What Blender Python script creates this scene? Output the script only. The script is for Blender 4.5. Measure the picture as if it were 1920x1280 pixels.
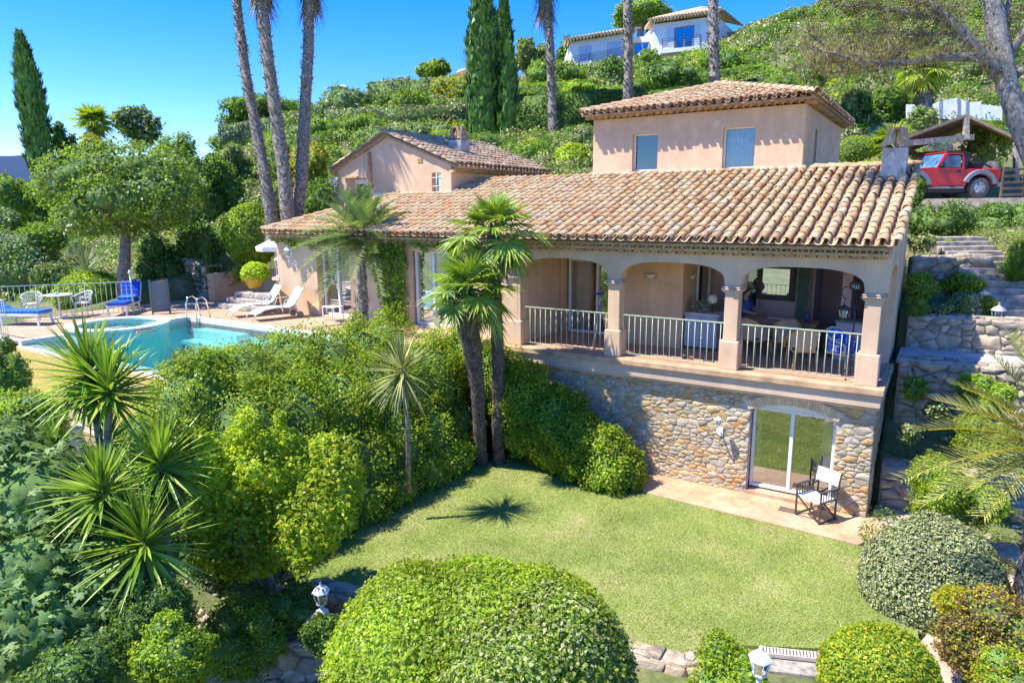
import bpy, math, random
import numpy as np
from mathutils import Vector, Matrix
for o in list(bpy.data.objects): bpy.data.objects.remove(o)
SC = bpy.context.scene
COL = SC.collection
# ------------------------------------------------------------------ camera, sky, sun, exposure
YAW, PITCH, ROLL, FPX = math.radians(32.36), math.radians(10.99), math.radians(-0.33), 1280.0
EYE = np.array([0.0, 0.0, 6.12])
FW = np.array([-math.sin(YAW)*math.cos(PITCH), math.cos(YAW)*math.cos(PITCH), -math.sin(PITCH)])
_r = np.array([math.cos(YAW), math.sin(YAW), 0.0]); _u = np.cross(_r, FW)
CR = math.cos(ROLL)*_r + math.sin(ROLL)*_u
CU = -math.sin(ROLL)*_r + math.cos(ROLL)*_u
cd = bpy.data.cameras.new('camera'); cam = bpy.data.objects.new('camera', cd); COL.objects.link(cam)
cd.sensor_width = 36.0; cd.lens = 24.0; cd.clip_start = 0.1; cd.clip_end = 9000
cam.matrix_world = Matrix([[CR[0],CU[0],-FW[0],EYE[0]],[CR[1],CU[1],-FW[1],EYE[1]],[CR[2],CU[2],-FW[2],EYE[2]],[0,0,0,1]])
SC.camera = cam
SA, SB = .46, .42                       # sun stands to the left (-x) and in front (-y) of the facade
SUNV = Vector((-SA, -SB, 1.0)).normalized()
W = bpy.data.worlds.new('World'); SC.world = W; W.use_nodes = True
wn = W.node_tree.nodes; wl = W.node_tree.links; wn.clear()
sky = wn.new('ShaderNodeTexSky'); sky.sky_type = 'NISHITA'; sky.sun_disc = False
sky.sun_elevation = math.asin(SUNV.z); sky.sun_rotation = math.atan2(SUNV.x, SUNV.y)
sky.altitude = 100; sky.air_density = 1.0; sky.dust_density = 0.05; sky.ozone_density = 5.0
bg = wn.new('ShaderNodeBackground'); bg.inputs[1].default_value = 0.14
hs = wn.new('ShaderNodeHueSaturation'); hs.inputs['Saturation'].default_value = 1.42; hs.inputs['Hue'].default_value = .51
wo = wn.new('ShaderNodeOutputWorld')
tn = wn.new('ShaderNodeMix'); tn.data_type = 'RGBA'; tn.blend_type = 'MULTIPLY'; tn.inputs[0].default_value = 1; tn.inputs[7].default_value = (.56, .58, .76, 1)
wl.new(sky.outputs[0], hs.inputs['Color']); wl.new(hs.outputs[0], tn.inputs[6]); wl.new(tn.outputs[2], bg.inputs[0]); wl.new(bg.outputs[0], wo.inputs[0])
sd = bpy.data.lights.new('sun', 'SUN'); sd.energy = 2.75; sd.angle = math.radians(0.55); sd.color = (1.0, .95, .86)
sun = bpy.data.objects.new('sun', sd); COL.objects.link(sun)
sun.rotation_euler = SUNV.to_track_quat('Z', 'Y').to_euler()
SC.view_settings.view_transform = 'Standard'; SC.view_settings.look = 'None'
SC.view_settings.exposure = 1.74; SC.view_settings.gamma = 1.0
SC.render.engine = 'CYCLES'
SC.cycles.max_bounces = 7; SC.cycles.transparent_max_bounces = 10
SC.render.resolution_x = 1024; SC.render.resolution_y = 682
random.seed(7); RNG = np.random.default_rng(11)
U = RNG.uniform

# ------------------------------------------------------------------ geometry helpers
def P(px, py, w):                       # a point of the place, from where it is seen and how deep it lies
    return EYE + (FW + CR*(px-960)/FPX - CU*(py-640)/FPX)*w
def on(px, py, ax, c):
    d = FW + CR*(px-960)/FPX - CU*(py-640)/FPX
    return EYE + d*((c-EYE[ax])/d[ax])
def nrm(v): return v/np.maximum(np.linalg.norm(v, axis=-1, keepdims=True), 1e-9)
def tag(o, label=None, cat=None, group=None, kind=None):
    if label: o['label'] = label
    if cat: o['category'] = cat
    if group: o['group'] = group
    if kind: o['kind'] = kind
    return o
def empty(name, loc, rz=0.0, label=None, cat=None, group=None):
    o = bpy.data.objects.new(name, None); COL.objects.link(o); o.location = tuple(map(float, loc)); o.rotation_euler = (0, 0, rz)
    o.empty_display_size = .2
    return tag(o, label, cat, group)
def link(name, me, parent=None, loc=None, rz=0.0):
    o = bpy.data.objects.new(name, me); COL.objects.link(o)
    if parent is not None: o.parent = parent
    if loc is not None: o.location = tuple(map(float, loc))
    if rz: o.rotation_euler = (0, 0, rz)
    return o
def copytree(o, parent=None):
    c = o.copy(); COL.objects.link(c); c.parent = parent
    for ch in list(o.children): copytree(ch, c)
    return c
def npmesh(name, V, F, mats, midx=None, smooth=False):
    """V (n,3); F list of (k,m) index arrays, m = 3 or 4"""
    me = bpy.data.meshes.new(name); V = np.asarray(V, np.float32)
    F = [np.asarray(f, np.int32) for f in F if len(f)]
    me.vertices.add(len(V)); me.vertices.foreach_set('co', V.ravel())
    loops = np.concatenate([f.ravel() for f in F]); tot = np.concatenate([np.full(len(f), f.shape[1]) for f in F])
    st = np.concatenate([[0], np.cumsum(tot)[:-1]]).astype(np.int32)
    me.loops.add(len(loops)); me.loops.foreach_set('vertex_index', loops)
    me.polygons.add(len(tot)); me.polygons.foreach_set('loop_start', st)
    if midx is not None: me.polygons.foreach_set('material_index', np.asarray(midx, np.int32))
    if smooth: me.polygons.foreach_set('use_smooth', np.ones(len(tot), bool))
    for m in (mats if isinstance(mats, (list, tuple)) else [mats]): me.materials.append(m)
    me.update(calc_edges=True)
    return me
class MB:
    """collects boxes, tubes, prisms ... and links them as one mesh object"""
    def __init__(s): s.v = []; s.f = []; s.sm = []
    def add(s, vs, fs, smooth=False):
        n = len(s.v); s.v += [tuple(map(float, v)) for v in vs]; s.f += [tuple(i+n for i in f) for f in fs]; s.sm += [smooth]*len(fs); return s
    def box(s, x0, x1, y0, y1, z0, z1, rz=0, c=None, taper=0):
        X = [(x0,y0,z0),(x1,y0,z0),(x1,y1,z0),(x0,y1,z0),(x0+taper,y0+taper,z1),(x1-taper,y0+taper,z1),(x1-taper,y1-taper,z1),(x0+taper,y1-taper,z1)]
        if rz or c is not None:
            c = c or ((x0+x1)/2, (y0+y1)/2); ca, sa = math.cos(rz), math.sin(rz)
            X = [(c[0]+(x-c[0])*ca-(y-c[1])*sa, c[1]+(x-c[0])*sa+(y-c[1])*ca, z) for x, y, z in X]
        return s.add(X, [(3,2,1,0),(4,5,6,7),(0,1,5,4),(1,2,6,5),(2,3,7,6),(3,0,4,7)])
    def bar(s, a, b, w, h=None, up=(0,0,1)):
        a, b = Vector(a), Vector(b); d = (b-a).normalized(); h = h or w; up = Vector(up)
        if abs(d.dot(up)) > .98: up = Vector((0,1,0))
        sd_ = d.cross(up).normalized(); u = sd_.cross(d)
        q = [sd_*(-w/2)+u*(-h/2), sd_*(w/2)+u*(-h/2), sd_*(w/2)+u*(h/2), sd_*(-w/2)+u*(h/2)]
        return s.add([a+k for k in q]+[b+k for k in q], [(3,2,1,0),(4,5,6,7),(0,1,5,4),(1,2,6,5),(2,3,7,6),(3,0,4,7)])
    def tube(s, pts, r, n=8, cap=True):
        pts = [Vector(tuple(map(float, p))) for p in pts]; m = len(pts); r = r if isinstance(r, (list, tuple)) else [r]*m
        vs = []; ref = None
        for i, p in enumerate(pts):
            d = (pts[min(i+1, m-1)]-pts[max(i-1, 0)]).normalized()
            if ref is None: ref = Vector((1,0,0)) if abs(d.x) < .8 else Vector((0,1,0))
            a = d.cross(ref).normalized(); b = d.cross(a); ref = -b if False else a.cross(d)
            for k in range(n):
                t = 2*math.pi*k/n; vs.append(p+(a*math.cos(t)+b*math.sin(t))*r[i])
        fs = [(i*n+k, i*n+(k+1) % n, (i+1)*n+(k+1) % n, (i+1)*n+k) for i in range(m-1) for k in range(n)]
        s.add(vs, fs, True)
        if cap:
            o = len(s.v)-m*n
            s.f += [tuple(o+k for k in range(n))[::-1], tuple(o+(m-1)*n+k for k in range(n))]; s.sm += [False, False]
        return s
    def lathe(s, c, prof, n=16, smooth=True):   # prof [(r,z)]
        vs = [(c[0]+r*math.cos(2*math.pi*k/n), c[1]+r*math.sin(2*math.pi*k/n), c[2]+z) for r, z in prof for k in range(n)]
        m = len(prof)
        fs = [(i*n+k, i*n+(k+1) % n, (i+1)*n+(k+1) % n, (i+1)*n+k) for i in range(m-1) for k in range(n)]
        s.add(vs, fs, smooth); o = len(s.v)-m*n
        s.f += [tuple(o+k for k in range(n))[::-1], tuple(o+(m-1)*n+k for k in range(n))]; s.sm += [False, False]
        return s
    def prism(s, pts, off):                 # planar polygon extruded by a vector
        n = len(pts); pts = [Vector(tuple(map(float, p))) for p in pts]; off = Vector(off)
        s.add(pts+[p+off for p in pts], [tuple(range(n))[::-1], tuple(range(n, 2*n))]+[(i, (i+1) % n, n+(i+1) % n, n+i) for i in range(n)]); return s
    def build(s, name, m, parent=None, loc=None, rz=0.0, bevel=0, label=None, cat=None, group=None, kind=None):
        me = bpy.data.meshes.new(name); me.from_pydata(s.v, [], s.f)
        me.polygons.foreach_set('use_smooth', s.sm)
        for k in (m if isinstance(m, (list, tuple)) else [m]): me.materials.append(k)
        import bmesh
        b = bmesh.new(); b.from_mesh(me); bmesh.ops.recalc_face_normals(b, faces=b.faces); b.to_mesh(me); b.free()
        o = link(name, me, parent, loc, rz)
        if bevel:
            md = o.modifiers.new('bevel', 'BEVEL'); md.width = bevel; md.segments = 2; md.limit_method = 'ANGLE'
        return tag(o, label, cat, group, kind)

# ------------------------------------------------------------------ materials
def srgb(r, g, b):
    return tuple(((c/255/12.92) if c/255 <= .04045 else ((c/255+.055)/1.055)**2.4) for c in (r, g, b))+(1,)
def nodes(name):
    m = bpy.data.materials.new(name); m.use_nodes = True; n = m.node_tree.nodes; l = m.node_tree.links
    return m, n, l, n['Principled BSDF']
def ramp(n, stops, interp='LINEAR'):
    r = n.new('ShaderNodeValToRGB'); r.color_ramp.interpolation = interp; e = r.color_ramp.elements
    e[0].position, e[0].color = stops[0][0], stops[0][1]; e[1].position, e[1].color = stops[-1][0], stops[-1][1]
    for p, c in stops[1:-1]: q = e.new(p); q.color = c
    return r
def c4(c): return tuple(c)+(1,) if len(c) == 3 else tuple(c)
def mx(n, l, f, a, b, mode='MIX'):
    k = n.new('ShaderNodeMix'); k.data_type = 'RGBA'; k.blend_type = mode
    for i, v in ((0, f), (6, a), (7, b)):
        if hasattr(v, 'is_linked') or hasattr(v, 'links'): l.new(v, k.inputs[i])
        else: k.inputs[i].default_value = v
    return k.outputs[2]
def noise(n, l, scale, detail=4, rough=.55, vec=None, coord='Object', dist=0):
    t = n.new('ShaderNodeTexNoise'); t.inputs['Scale'].default_value = scale; t.inputs['Detail'].default_value = detail; t.inputs['Roughness'].default_value = rough; t.inputs['Distortion'].default_value = dist
    if vec is None:
        g = n.new('ShaderNodeNewGeometry'); vec = g.outputs['Position']
    l.new(vec, t.inputs['Vector']); return t
def bump(n, l, h, bs, strength=.3, dist=.02):
    b = n.new('ShaderNodeBump'); b.inputs['Strength'].default_value = strength; b.inputs['Distance'].default_value = dist
    l.new(h, b.inputs['Height']); l.new(b.outputs[0], bs.inputs['Normal']); return b
def plain(name, c, rough=.5, metal=0, var=.12, scale=6, bmp=0):
    m, n, l, b = nodes(name); c = c4(c)
    t = noise(n, l, scale)
    d = tuple(x*(1-var*1.6) for x in c[:3])+(1,); e = tuple(min(1, x*(1+var)) for x in c[:3])+(1,)
    r = ramp(n, [(.3, d), (.7, e)]); l.new(t.outputs[0], r.inputs[0]); l.new(r.outputs[0], b.inputs['Base Color'])
    b.inputs['Roughness'].default_value = rough; b.inputs['Metallic'].default_value = metal
    if bmp: bump(n, l, noise(n, l, scale*8).outputs[0], b, bmp)
    return m
def island(name, stops, rough=.7, var=.25, scale=9, bmp=.25, spec=.3, extra=None, transl=0, metal=0):
    """one random colour per separate piece (tile, stone, leaf) plus a little noise"""
    m, n, l, b = nodes(name)
    g = n.new('ShaderNodeNewGeometry'); r = ramp(n, [(p, c4(c)) for p, c in stops]); l.new(g.outputs['Random Per Island'], r.inputs[0])
    colr = r.outputs[0]
    if var:
        t = noise(n, l, scale, 5, .6, g.outputs['Position'])
        rr = ramp(n, [(.3, (1-var,)*3+(1,)), (.7, (1+var*.5,)*3+(1,))]); l.new(t.outputs[0], rr.inputs[0])
        colr = mx(n, l, 1.0, colr, rr.outputs[0], 'MULTIPLY')
    if extra:
        sc_, lo, hi, c = extra; t2 = noise(n, l, sc_, 4, .6, g.outputs['Position']); r2 = ramp(n, [(lo, (0,0,0,1)), (hi, (1,1,1,1))]); l.new(t2.outputs[0], r2.inputs[0])
        colr = mx(n, l, r2.outputs[0], colr, c4(c))
    l.new(colr, b.inputs['Base Color']); b.inputs['Roughness'].default_value = rough; b.inputs['Specular IOR Level'].default_value = spec; b.inputs['Metallic'].default_value = metal
    if bmp: bump(n, l, noise(n, l, scale*4, 5, .65, g.outputs['Position']).outputs[0], b, bmp, .02)
    if transl:
        tr = n.new('ShaderNodeBsdfTranslucent'); mxs = n.new('ShaderNodeMixShader'); mxs.inputs[0].default_value = transl
        hs_ = mx(n, l, 1.0, colr, (1.15, 1.2, .5, 1), 'MULTIPLY'); l.new(hs_, tr.inputs[0])
        l.new(b.outputs[0], mxs.inputs[1]); l.new(tr.outputs[0], mxs.inputs[2]); l.new(mxs.outputs[0], n['Material Output'].inputs[0])
    return m
def leafm(name, a, b_, c, transl=.5, rough=.45, spec=.35, patch=.42):
    return island(name, [(0, a), (.45, b_), (.9, c), (1, tuple(min(1, x*1.15) for x in c))], rough, patch, 1.1, 0, spec, None, transl)
L = {
 'bright': leafm('leaf_bright', (0.173,0.28,0.0275), (0.294,0.42,0.0375), (0.467,0.56,0.0562)),
 'mid': leafm('leaf_mid', (0.131,0.242,0.027), (0.205,0.348,0.0378), (0.335,0.484,0.054)),
 'dark': leafm('leaf_dark', (0.0726,0.151,0.033), (0.114,0.227,0.042), (0.207,0.336,0.06)),
 'deep': leafm('leaf_deep', (0.0581,0.133,0.042), (0.0968,0.188,0.056), (0.165,0.267,0.07)),
 'olive': leafm('leaf_olive', (0.206,0.232,0.0805), (0.317,0.335,0.127), (0.477,0.464,0.207), .15),
 'silver': leafm('leaf_silver', (.17,.24,.12), (.26,.33,.17), (.38,.42,.27), .2),
 'yellow': leafm('leaf_yellow', (.32,.50,.03), (.48,.64,.05), (.66,.76,.10), .6),
 'gold': leafm('leaf_gold', (.55,.46,.02), (.75,.60,.03), (.85,.68,.06), .45),
 'lime': leafm('leaf_lime', (0.255,0.386,0.023), (0.413,0.528,0.0345), (0.604,0.644,0.046)),
 'cypress': leafm('leaf_cypress', (0.0726,0.16,0.033), (0.124,0.252,0.045), (0.207,0.353,0.0675), .15),
 'fig': leafm('leaf_fig', (.10,.20,.055), (.17,.30,.08), (.28,.40,.13), .35, .55),
 'mulberry': leafm('leaf_mulberry', (0.121,0.239,0.0375), (0.225,0.364,0.0625), (0.415,0.532,0.138)),
 'palm': leafm('leaf_palm', (0.159,0.283,0.0345), (0.27,0.412,0.046), (0.445,0.541,0.069), .25, .35, .5),
 'yucca': leafm('leaf_yucca', (.16,.30,.03), (.28,.44,.05), (.45,.58,.08), .3, .35, .5),
 'phoenix': leafm('leaf_phoenix', (.15,.24,.08), (.24,.34,.12), (.36,.44,.17), .3, .4, .4),
 'cordyline': leafm('leaf_cordyline', (0.228,0.296,0.077), (0.38,0.419,0.132), (0.577,0.542,0.22), .2, .35, .5),
 'dry': leafm('leaf_dry', (.20,.14,.08), (.32,.24,.14), (.44,.35,.22), .1, .7, .1),
 'pine': leafm('leaf_pine', (0.276,0.265,0.075), (0.433,0.392,0.125), (0.622,0.519,0.225), .15),
 'umbrella_pine': leafm('leaf_umbrella_pine', (0.166,0.309,0.024), (0.265,0.444,0.036), (0.415,0.578,0.06)),
 'red': leafm('leaf_red', (.28,.10,.07), (.45,.20,.10), (.55,.33,.16)),
 'purple': leafm('leaf_purple', (.16,.11,.10), (.28,.20,.19), (.36,.30,.22)),
 'blue_flower': leafm('petal_blue', (.45,.50,.80), (.55,.60,.85), (.7,.72,.9)),
 'pink_flower': leafm('petal_pink', (.6,.06,.25), (.75,.12,.4), (.8,.25,.5)),
 'berry': leafm('berry_white', (.30,.34,.32), (.42,.46,.44), (.5,.52,.5), .05),
 'grass': leafm('grass_blade', (.17,.27,.03), (.27,.37,.05), (.40,.44,.10), .3, .6, .2),
}
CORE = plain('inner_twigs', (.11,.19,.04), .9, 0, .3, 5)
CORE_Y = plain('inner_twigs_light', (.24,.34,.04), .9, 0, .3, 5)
BARK = plain('bark_grey_brown', (.30,.25,.20), .9, 0, .5, 14, .8)
BARK_PALE = plain('bark_pale', (.30,.26,.22), .9, 0, .4, 10, .8)
FIBRE = island('palm_trunk_fibre', [(0,(.20,.15,.11)), (.5,(.36,.30,.24)), (1,(.55,.48,.40))], .95, .4, 12, .6, .1)
def stucco(name, c, patch=(.75,.62,.50), amt=.55):
    m, n, l, b = nodes(name); c = c4(c)
    t = noise(n, l, 1.1, 6, .6); r = ramp(n, [(.35, tuple(x*.84 for x in c[:3])+(1,)), (.65, tuple(min(1, x*1.06) for x in c[:3])+(1,))]); l.new(t.outputs[0], r.inputs[0])
    t2 = noise(n, l, 1.7, 8, .7, dist=.6); r2 = ramp(n, [(.58, (0,0,0,1)), (.70, (amt,)*3+(1,))]); l.new(t2.outputs[0], r2.inputs[0])
    g = n.new('ShaderNodeNewGeometry'); mp = n.new('ShaderNodeMapping'); mp.inputs['Scale'].default_value = (2.6, 2.6, .22); l.new(g.outputs['Position'], mp.inputs[0])
    t3 = noise(n, l, 1.6, 4, .6, mp.outputs[0]); r3 = ramp(n, [(.42, (.93,.92,.91,1)), (.6, (1,1,1,1))]); l.new(t3.outputs[0], r3.inputs[0])
    col = mx(n, l, r2.outputs[0], r.outputs[0], c4(patch)); col = mx(n, l, .8, col, r3.outputs[0], 'MULTIPLY')
    l.new(col, b.inputs['Base Color']); b.inputs['Roughness'].default_value = .88; b.inputs['Specular IOR Level'].default_value = .2
    bump(n, l, noise(n, l, 45, 4, .6).outputs[0], b, .25, .01)
    return m
STUCCO = stucco('stucco_pink', (.73,.50,.32), (.77,.61,.46), .7)
STUCCO_UP = stucco('stucco_pink_weathered', (.72,.50,.32), (.80,.70,.58), .75)
STUCCO_IN = stucco('stucco_porch', (.72,.46,.27), (.75,.52,.34), .3)
TRIM = stucco('stucco_trim', (.66,.47,.33), (.70,.52,.39), .3)
FLASH = plain('flashing_white', (.72,.70,.68), .7, 0, .1)
TILE = island('roof_tile', [(0,(.40,.25,.13)), (.18,(.52,.34,.17)), (.36,(.58,.42,.23)), (.52,(.46,.36,.24)), (.68,(.60,.41,.21)), (.84,(.50,.27,.13)), (1,(.63,.51,.31))], .85, .28, 7, .35, .2, (2.1,.66,.76,(.42,.36,.27)))
TILE_OLD = island('roof_tile_old', [(0,(.46,.28,.15)), (.3,(.58,.38,.21)), (.6,(.52,.37,.22)), (1,(.66,.50,.30))], .85, .28, 6, .35, .2, (2.6,.68,.80,(.44,.36,.26)))
MORTAR_T = plain('tile_mortar', (.42,.30,.22), .95, 0, .3, 8)
STONE = island('rubble_stone', [(0,(.46,.37,.26)), (.14,(.56,.43,.25)), (.28,(.47,.41,.33)), (.42,(.64,.50,.28)), (.52,(.60,.38,.15)), (.62,(.50,.41,.29)), (.72,(.64,.54,.38)), (.82,(.58,.31,.11)), (.92,(.60,.46,.27)), (1,(.50,.45,.37))], .88, .38, 7, .7, .2)
ROCK = island('terrace_rock', [(0,(.38,.31,.23)), (.3,(.50,.40,.29)), (.55,(.44,.37,.29)), (.8,(.58,.44,.28)), (1,(.52,.46,.37))], .92, .5, 5, 1.0, .15)
MORTAR = plain('wall_mortar', (.52,.45,.35), .95, 0, .3, 9, .3)
BRICK = island('brick_arch', [(0,(.70,.50,.29)), (.5,(.78,.60,.38)), (1,(.68,.46,.27))], .85, .2, 12, .3)
WHITE = plain('white_paint', (.80,.80,.80), .45, 0, .06)
PVC = plain('white_frame', (.80,.80,.80), .35, 0, .04)
RAIL = plain('pale_green_iron', (.50,.60,.42), .5, 0, .15, 20)
IRON = plain('dark_iron', (.05,.05,.055), .5, .3, .2)
WOOD_G = plain('weathered_timber', (.38,.33,.27), .85, 0, .35, 9, .5)
WOOD_D = plain('dark_timber', (.17,.11,.07), .8, 0, .3, 9, .4)
SHUT_GREEN = plain('shutter_green', (.16,.24,.16), .6, 0, .15)
TEAL = plain('teal_door', (.09,.17,.18), .6, 0, .15)
TERRA = plain('terracotta', (.55,.27,.14), .8, 0, .2)
def glass(name, tint=(.75,.85,.82), refl=.42):
    m, n, l, b = nodes(name); n.remove(b)
    g = n.new('ShaderNodeBsdfGlossy'); g.inputs['Roughness'].default_value = .015; g.inputs[0].default_value = (.9,.95,.95,1)
    t = n.new('ShaderNodeBsdfTransparent'); t.inputs[0].default_value = c4(tint)
    lw = n.new('ShaderNodeFresnel'); lw.inputs[0].default_value = 1.5
    ma = n.new('ShaderNodeMath'); ma.operation = 'ADD'; ma.inputs[1].default_value = refl; ma.use_clamp = True; l.new(lw.outputs[0], ma.inputs[0])
    s = n.new('ShaderNodeMixShader'); l.new(ma.outputs[0], s.inputs[0]); l.new(t.outputs[0], s.inputs[1]); l.new(g.outputs[0], s.inputs[2]); l.new(s.outputs[0], n['Material Output'].inputs[0])
    return m
GLASS = glass('window_glass'); GLASS_D = glass('window_glass_plain', (.85,.92,.92), .07); GLASS_S = glass('lamp_glass', (.9,.9,.88), .12)
# ------------------------------------------------------------------ foliage builders (numpy)
def ico(c, r, lv=3, amp=.12, seed=0):
    import bmesh
    b = bmesh.new(); bmesh.ops.create_icosphere(b, subdivisions=lv, radius=1.0)
    v = np.array([q.co[:] for q in b.verts]); f = np.array([[q.index for q in t.verts] for t in b.faces]); b.free()
    g = np.random.default_rng(seed+5); k = g.normal(size=(6, 3))*2.2; ph = g.uniform(0, 6, 6)
    d = np.sin(v@k.T+ph).mean(1)*2*amp
    return v*(1+d)[:, None]*np.asarray(r)+np.asarray(c), f
def leaves(C, N, Ln, Wd, jit=.7, up=.25, tuft=False):
    """rhombic leaves at C facing roughly N; returns V, F(quads)"""
    n = len(C); N = nrm(N+RNG.normal(size=(n, 3))*jit+np.array([0, 0, up]))
    t = RNG.normal(size=(n, 3)); A = nrm(t-(t*N).sum(1)[:, None]*N); S = np.cross(N, A)
    Ln = Ln*U(.65, 1.3, n)[:, None]; Wd = Wd*U(.7, 1.2, n)[:, None]
    V = np.stack([C-A*Ln/2, C+S*Wd/2+N*Wd*.12-A*Ln*.05, C+A*Ln/2-N*Ln*.12, C-S*Wd/2+N*Wd*.12-A*Ln*.05], 1).reshape(-1, 3)
    return V, np.arange(n*4).reshape(-1, 4)
def sphere(n): return nrm(RNG.normal(size=(n, 3)))
def crown(name, blobs, leaf, mat, n, parent=None, clump=.24, core=.80, trim=0, aspect=.5, extra=(), coremat=None, jit=.75, lo=-9, openness=0, up=.6, sq=2.0, **tg):
    """blobs: (c, r) ellipsoids. Leaves sit on small clumps spread over the blobs (trim=0) or on the clipped surface itself (trim=1).
       extra: [(material, fraction, leaf size factor)] other leaves or flowers mixed in near the surface"""
    B = [(np.asarray(c, float), np.asarray(r, float)*np.ones(3)) for c, r in blobs]
    A = np.array([(r[0]*r[1]+r[0]*r[2]+r[1]*r[2]) for c, r in B]); A = A/A.sum()
    Cs, Ns = [], []
    for i, (c, r) in enumerate(B):
        m = max(30, int(n*A[i])); R = float(r.mean())
        if trim:
            d = sphere(m); k = RNG.normal(size=(5, 3))*3; ph = U(0, 6, 5)
            rad = 1+np.sin(d@k.T+ph).mean(1)*.06*(2-trim)+RNG.normal(size=m)*.018*(2-trim)-np.abs(RNG.normal(size=m))*.03
            
            if sq != 2: rad = rad*(np.abs(d)**sq).sum(1)**(-1/sq)
            p = c+d*r*rad[:, None]; nn = nrm(d/r)
        else:
            K = max(16, int(4.2/clump**2)); dk = sphere(K); ck = c+dk*r*U(.70, .98, K)[:, None]; rk = R*clump*U(.5, 1.3, K)
            j = RNG.integers(0, K, m); d = sphere(m); q = U(.5, 1.08, m)
            p = ck[j]+d*(rk[j]*q)[:, None]; nn = nrm(d*.8+dk[j]*.6)
            k2 = U(0, 1, m) < .30; d2 = sphere(m); p[k2] = (c+d2*r*U(.76, .92, m)[:, None])[k2]; nn[k2] = nrm(d2/r)[k2]
        Cs.append(p); Ns.append(nn)
    C = np.concatenate(Cs); N = np.concatenate(Ns)
    keep = np.ones(len(C), bool); o = 0
    for i, (c, r) in enumerate(B):          # drop leaves buried in another blob
        for j, (c2, r2) in enumerate(B):
            if i != j:
                s_ = slice(o, o+len(Cs[i])); keep[s_] &= (((C[s_]-c2)/(r2*.78))**2).sum(1) > 1
        o += len(Cs[i])
    keep &= C[:, 2] > lo
    C, N = C[keep], N[keep]
    V, F = leaves(C, N, leaf, leaf*aspect, jit, up)
    mats = [mat]; mi = np.zeros(len(F), int); Vs = [V]; Fs4 = [F]; nv = len(V)
    for em, fr, sz in extra:
        k = max(4, int(len(C)*fr)); idx = RNG.choice(len(C), k)
        cl = RNG.integers(0, max(2, k//14), k); cen = C[RNG.choice(len(C), cl.max()+1)][cl] if sz > 0 else C[idx]
        pp = C[idx] if sz < 1.5 else C[idx]
        v2, f2 = leaves(pp+N[idx]*leaf*.35, N[idx], leaf*abs(sz), leaf*abs(sz)*.75, .5)
        Vs.append(v2); Fs4.append(f2+nv); nv += len(v2); mats.append(em); mi = np.concatenate([mi, np.full(len(f2), len(mats)-1)])
    F3 = []
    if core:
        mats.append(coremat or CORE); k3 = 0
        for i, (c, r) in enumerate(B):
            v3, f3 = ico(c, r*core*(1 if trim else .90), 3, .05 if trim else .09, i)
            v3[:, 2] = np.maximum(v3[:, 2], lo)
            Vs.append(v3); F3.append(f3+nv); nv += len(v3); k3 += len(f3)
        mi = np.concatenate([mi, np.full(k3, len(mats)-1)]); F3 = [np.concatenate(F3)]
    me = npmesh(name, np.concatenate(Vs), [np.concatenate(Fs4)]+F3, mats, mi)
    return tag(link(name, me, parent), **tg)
def blades(B, D, Ln, Wd, droop, nseg=4, fold=.25, upv=None, prof=None):
    """long leaves as strips folded along the midrib: B base, D direction, all (n,3); Ln, Wd, droop (n,)"""
    n = len(B); D = nrm(D); Ln = np.broadcast_to(Ln, n).astype(float); Wd = np.broadcast_to(Wd, n).astype(float); droop = np.broadcast_to(droop, n).astype(float)
    upv = np.array([0, 0, 1.0]) if upv is None else upv
    Sd = np.cross(D, upv); bad = np.linalg.norm(Sd, axis=1) < .15; Sd[bad] = np.cross(D[bad], np.array([1.0, 0, 0])) if bad.any() else Sd[bad]
    Sd = nrm(Sd); Nn = np.cross(Sd, D)
    s = np.linspace(0, 1, nseg+1); pf = prof or (lambda t: np.minimum(1, .45+2.2*t)*(1-t)**.75)
    V = np.zeros((n, nseg+1, 3, 3))
    for i, t in enumerate(s):
        c = B+D*(Ln*t)[:, None]; c = c+np.array([0, 0, -1.0])*(droop*Ln*t*t)[:, None]
        w = (Wd*pf(t)/2)[:, None]
        V[:, i, 0] = c-Sd*w+Nn*w*fold*2; V[:, i, 1] = c; V[:, i, 2] = c+Sd*w+Nn*w*fold*2
    idx = np.arange(n*(nseg+1)*3).reshape(n, nseg+1, 3)
    F = np.concatenate([np.stack([idx[:, :-1, k], idx[:, :-1, k+1], idx[:, 1:, k+1], idx[:, 1:, k]], -1).reshape(-1, 4) for k in (0, 1)])
    return V.reshape(-1, 3), F
def joinVF(parts):
    Vs, Fs, o = [], [], 0
    for V, F in parts: Vs.append(V); Fs.append(F+o); o += len(V)
    return np.concatenate(Vs), np.concatenate(Fs)
def rosette(name, c, n, length, width, mat, parent, el=(-.9, 1.45), droop=.12, axis=(0,0,1), nseg=4, young=.0, dens=1.0, fold=.3):
    """sword leaves in all directions around a growing tip; el = range of elevation (rad)"""
    az = U(0, 2*math.pi, n); u_ = U(0, 1, n)**dens; e = el[0]+(el[1]-el[0])*u_
    D = np.stack([np.cos(e)*np.cos(az), np.cos(e)*np.sin(az), np.sin(e)], 1)+(np.asarray(axis, float)-np.array([0, 0, 1.0]))*.9
    B = np.asarray(c, float)+D*.03+np.stack([0*e, 0*e, -(1-u_)*length*.25], 1)
    Ln = length*(.72+.28*np.cos(e-.25))*U(.82, 1.12, n)
    V, F = blades(B, D, Ln, width*U(.8, 1.1, n), droop*U(.4, 1.8, n)*(1.1-u_*.8), nseg, fold)
    return link(name, npmesh(name, V, [F], mat), parent)
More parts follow.
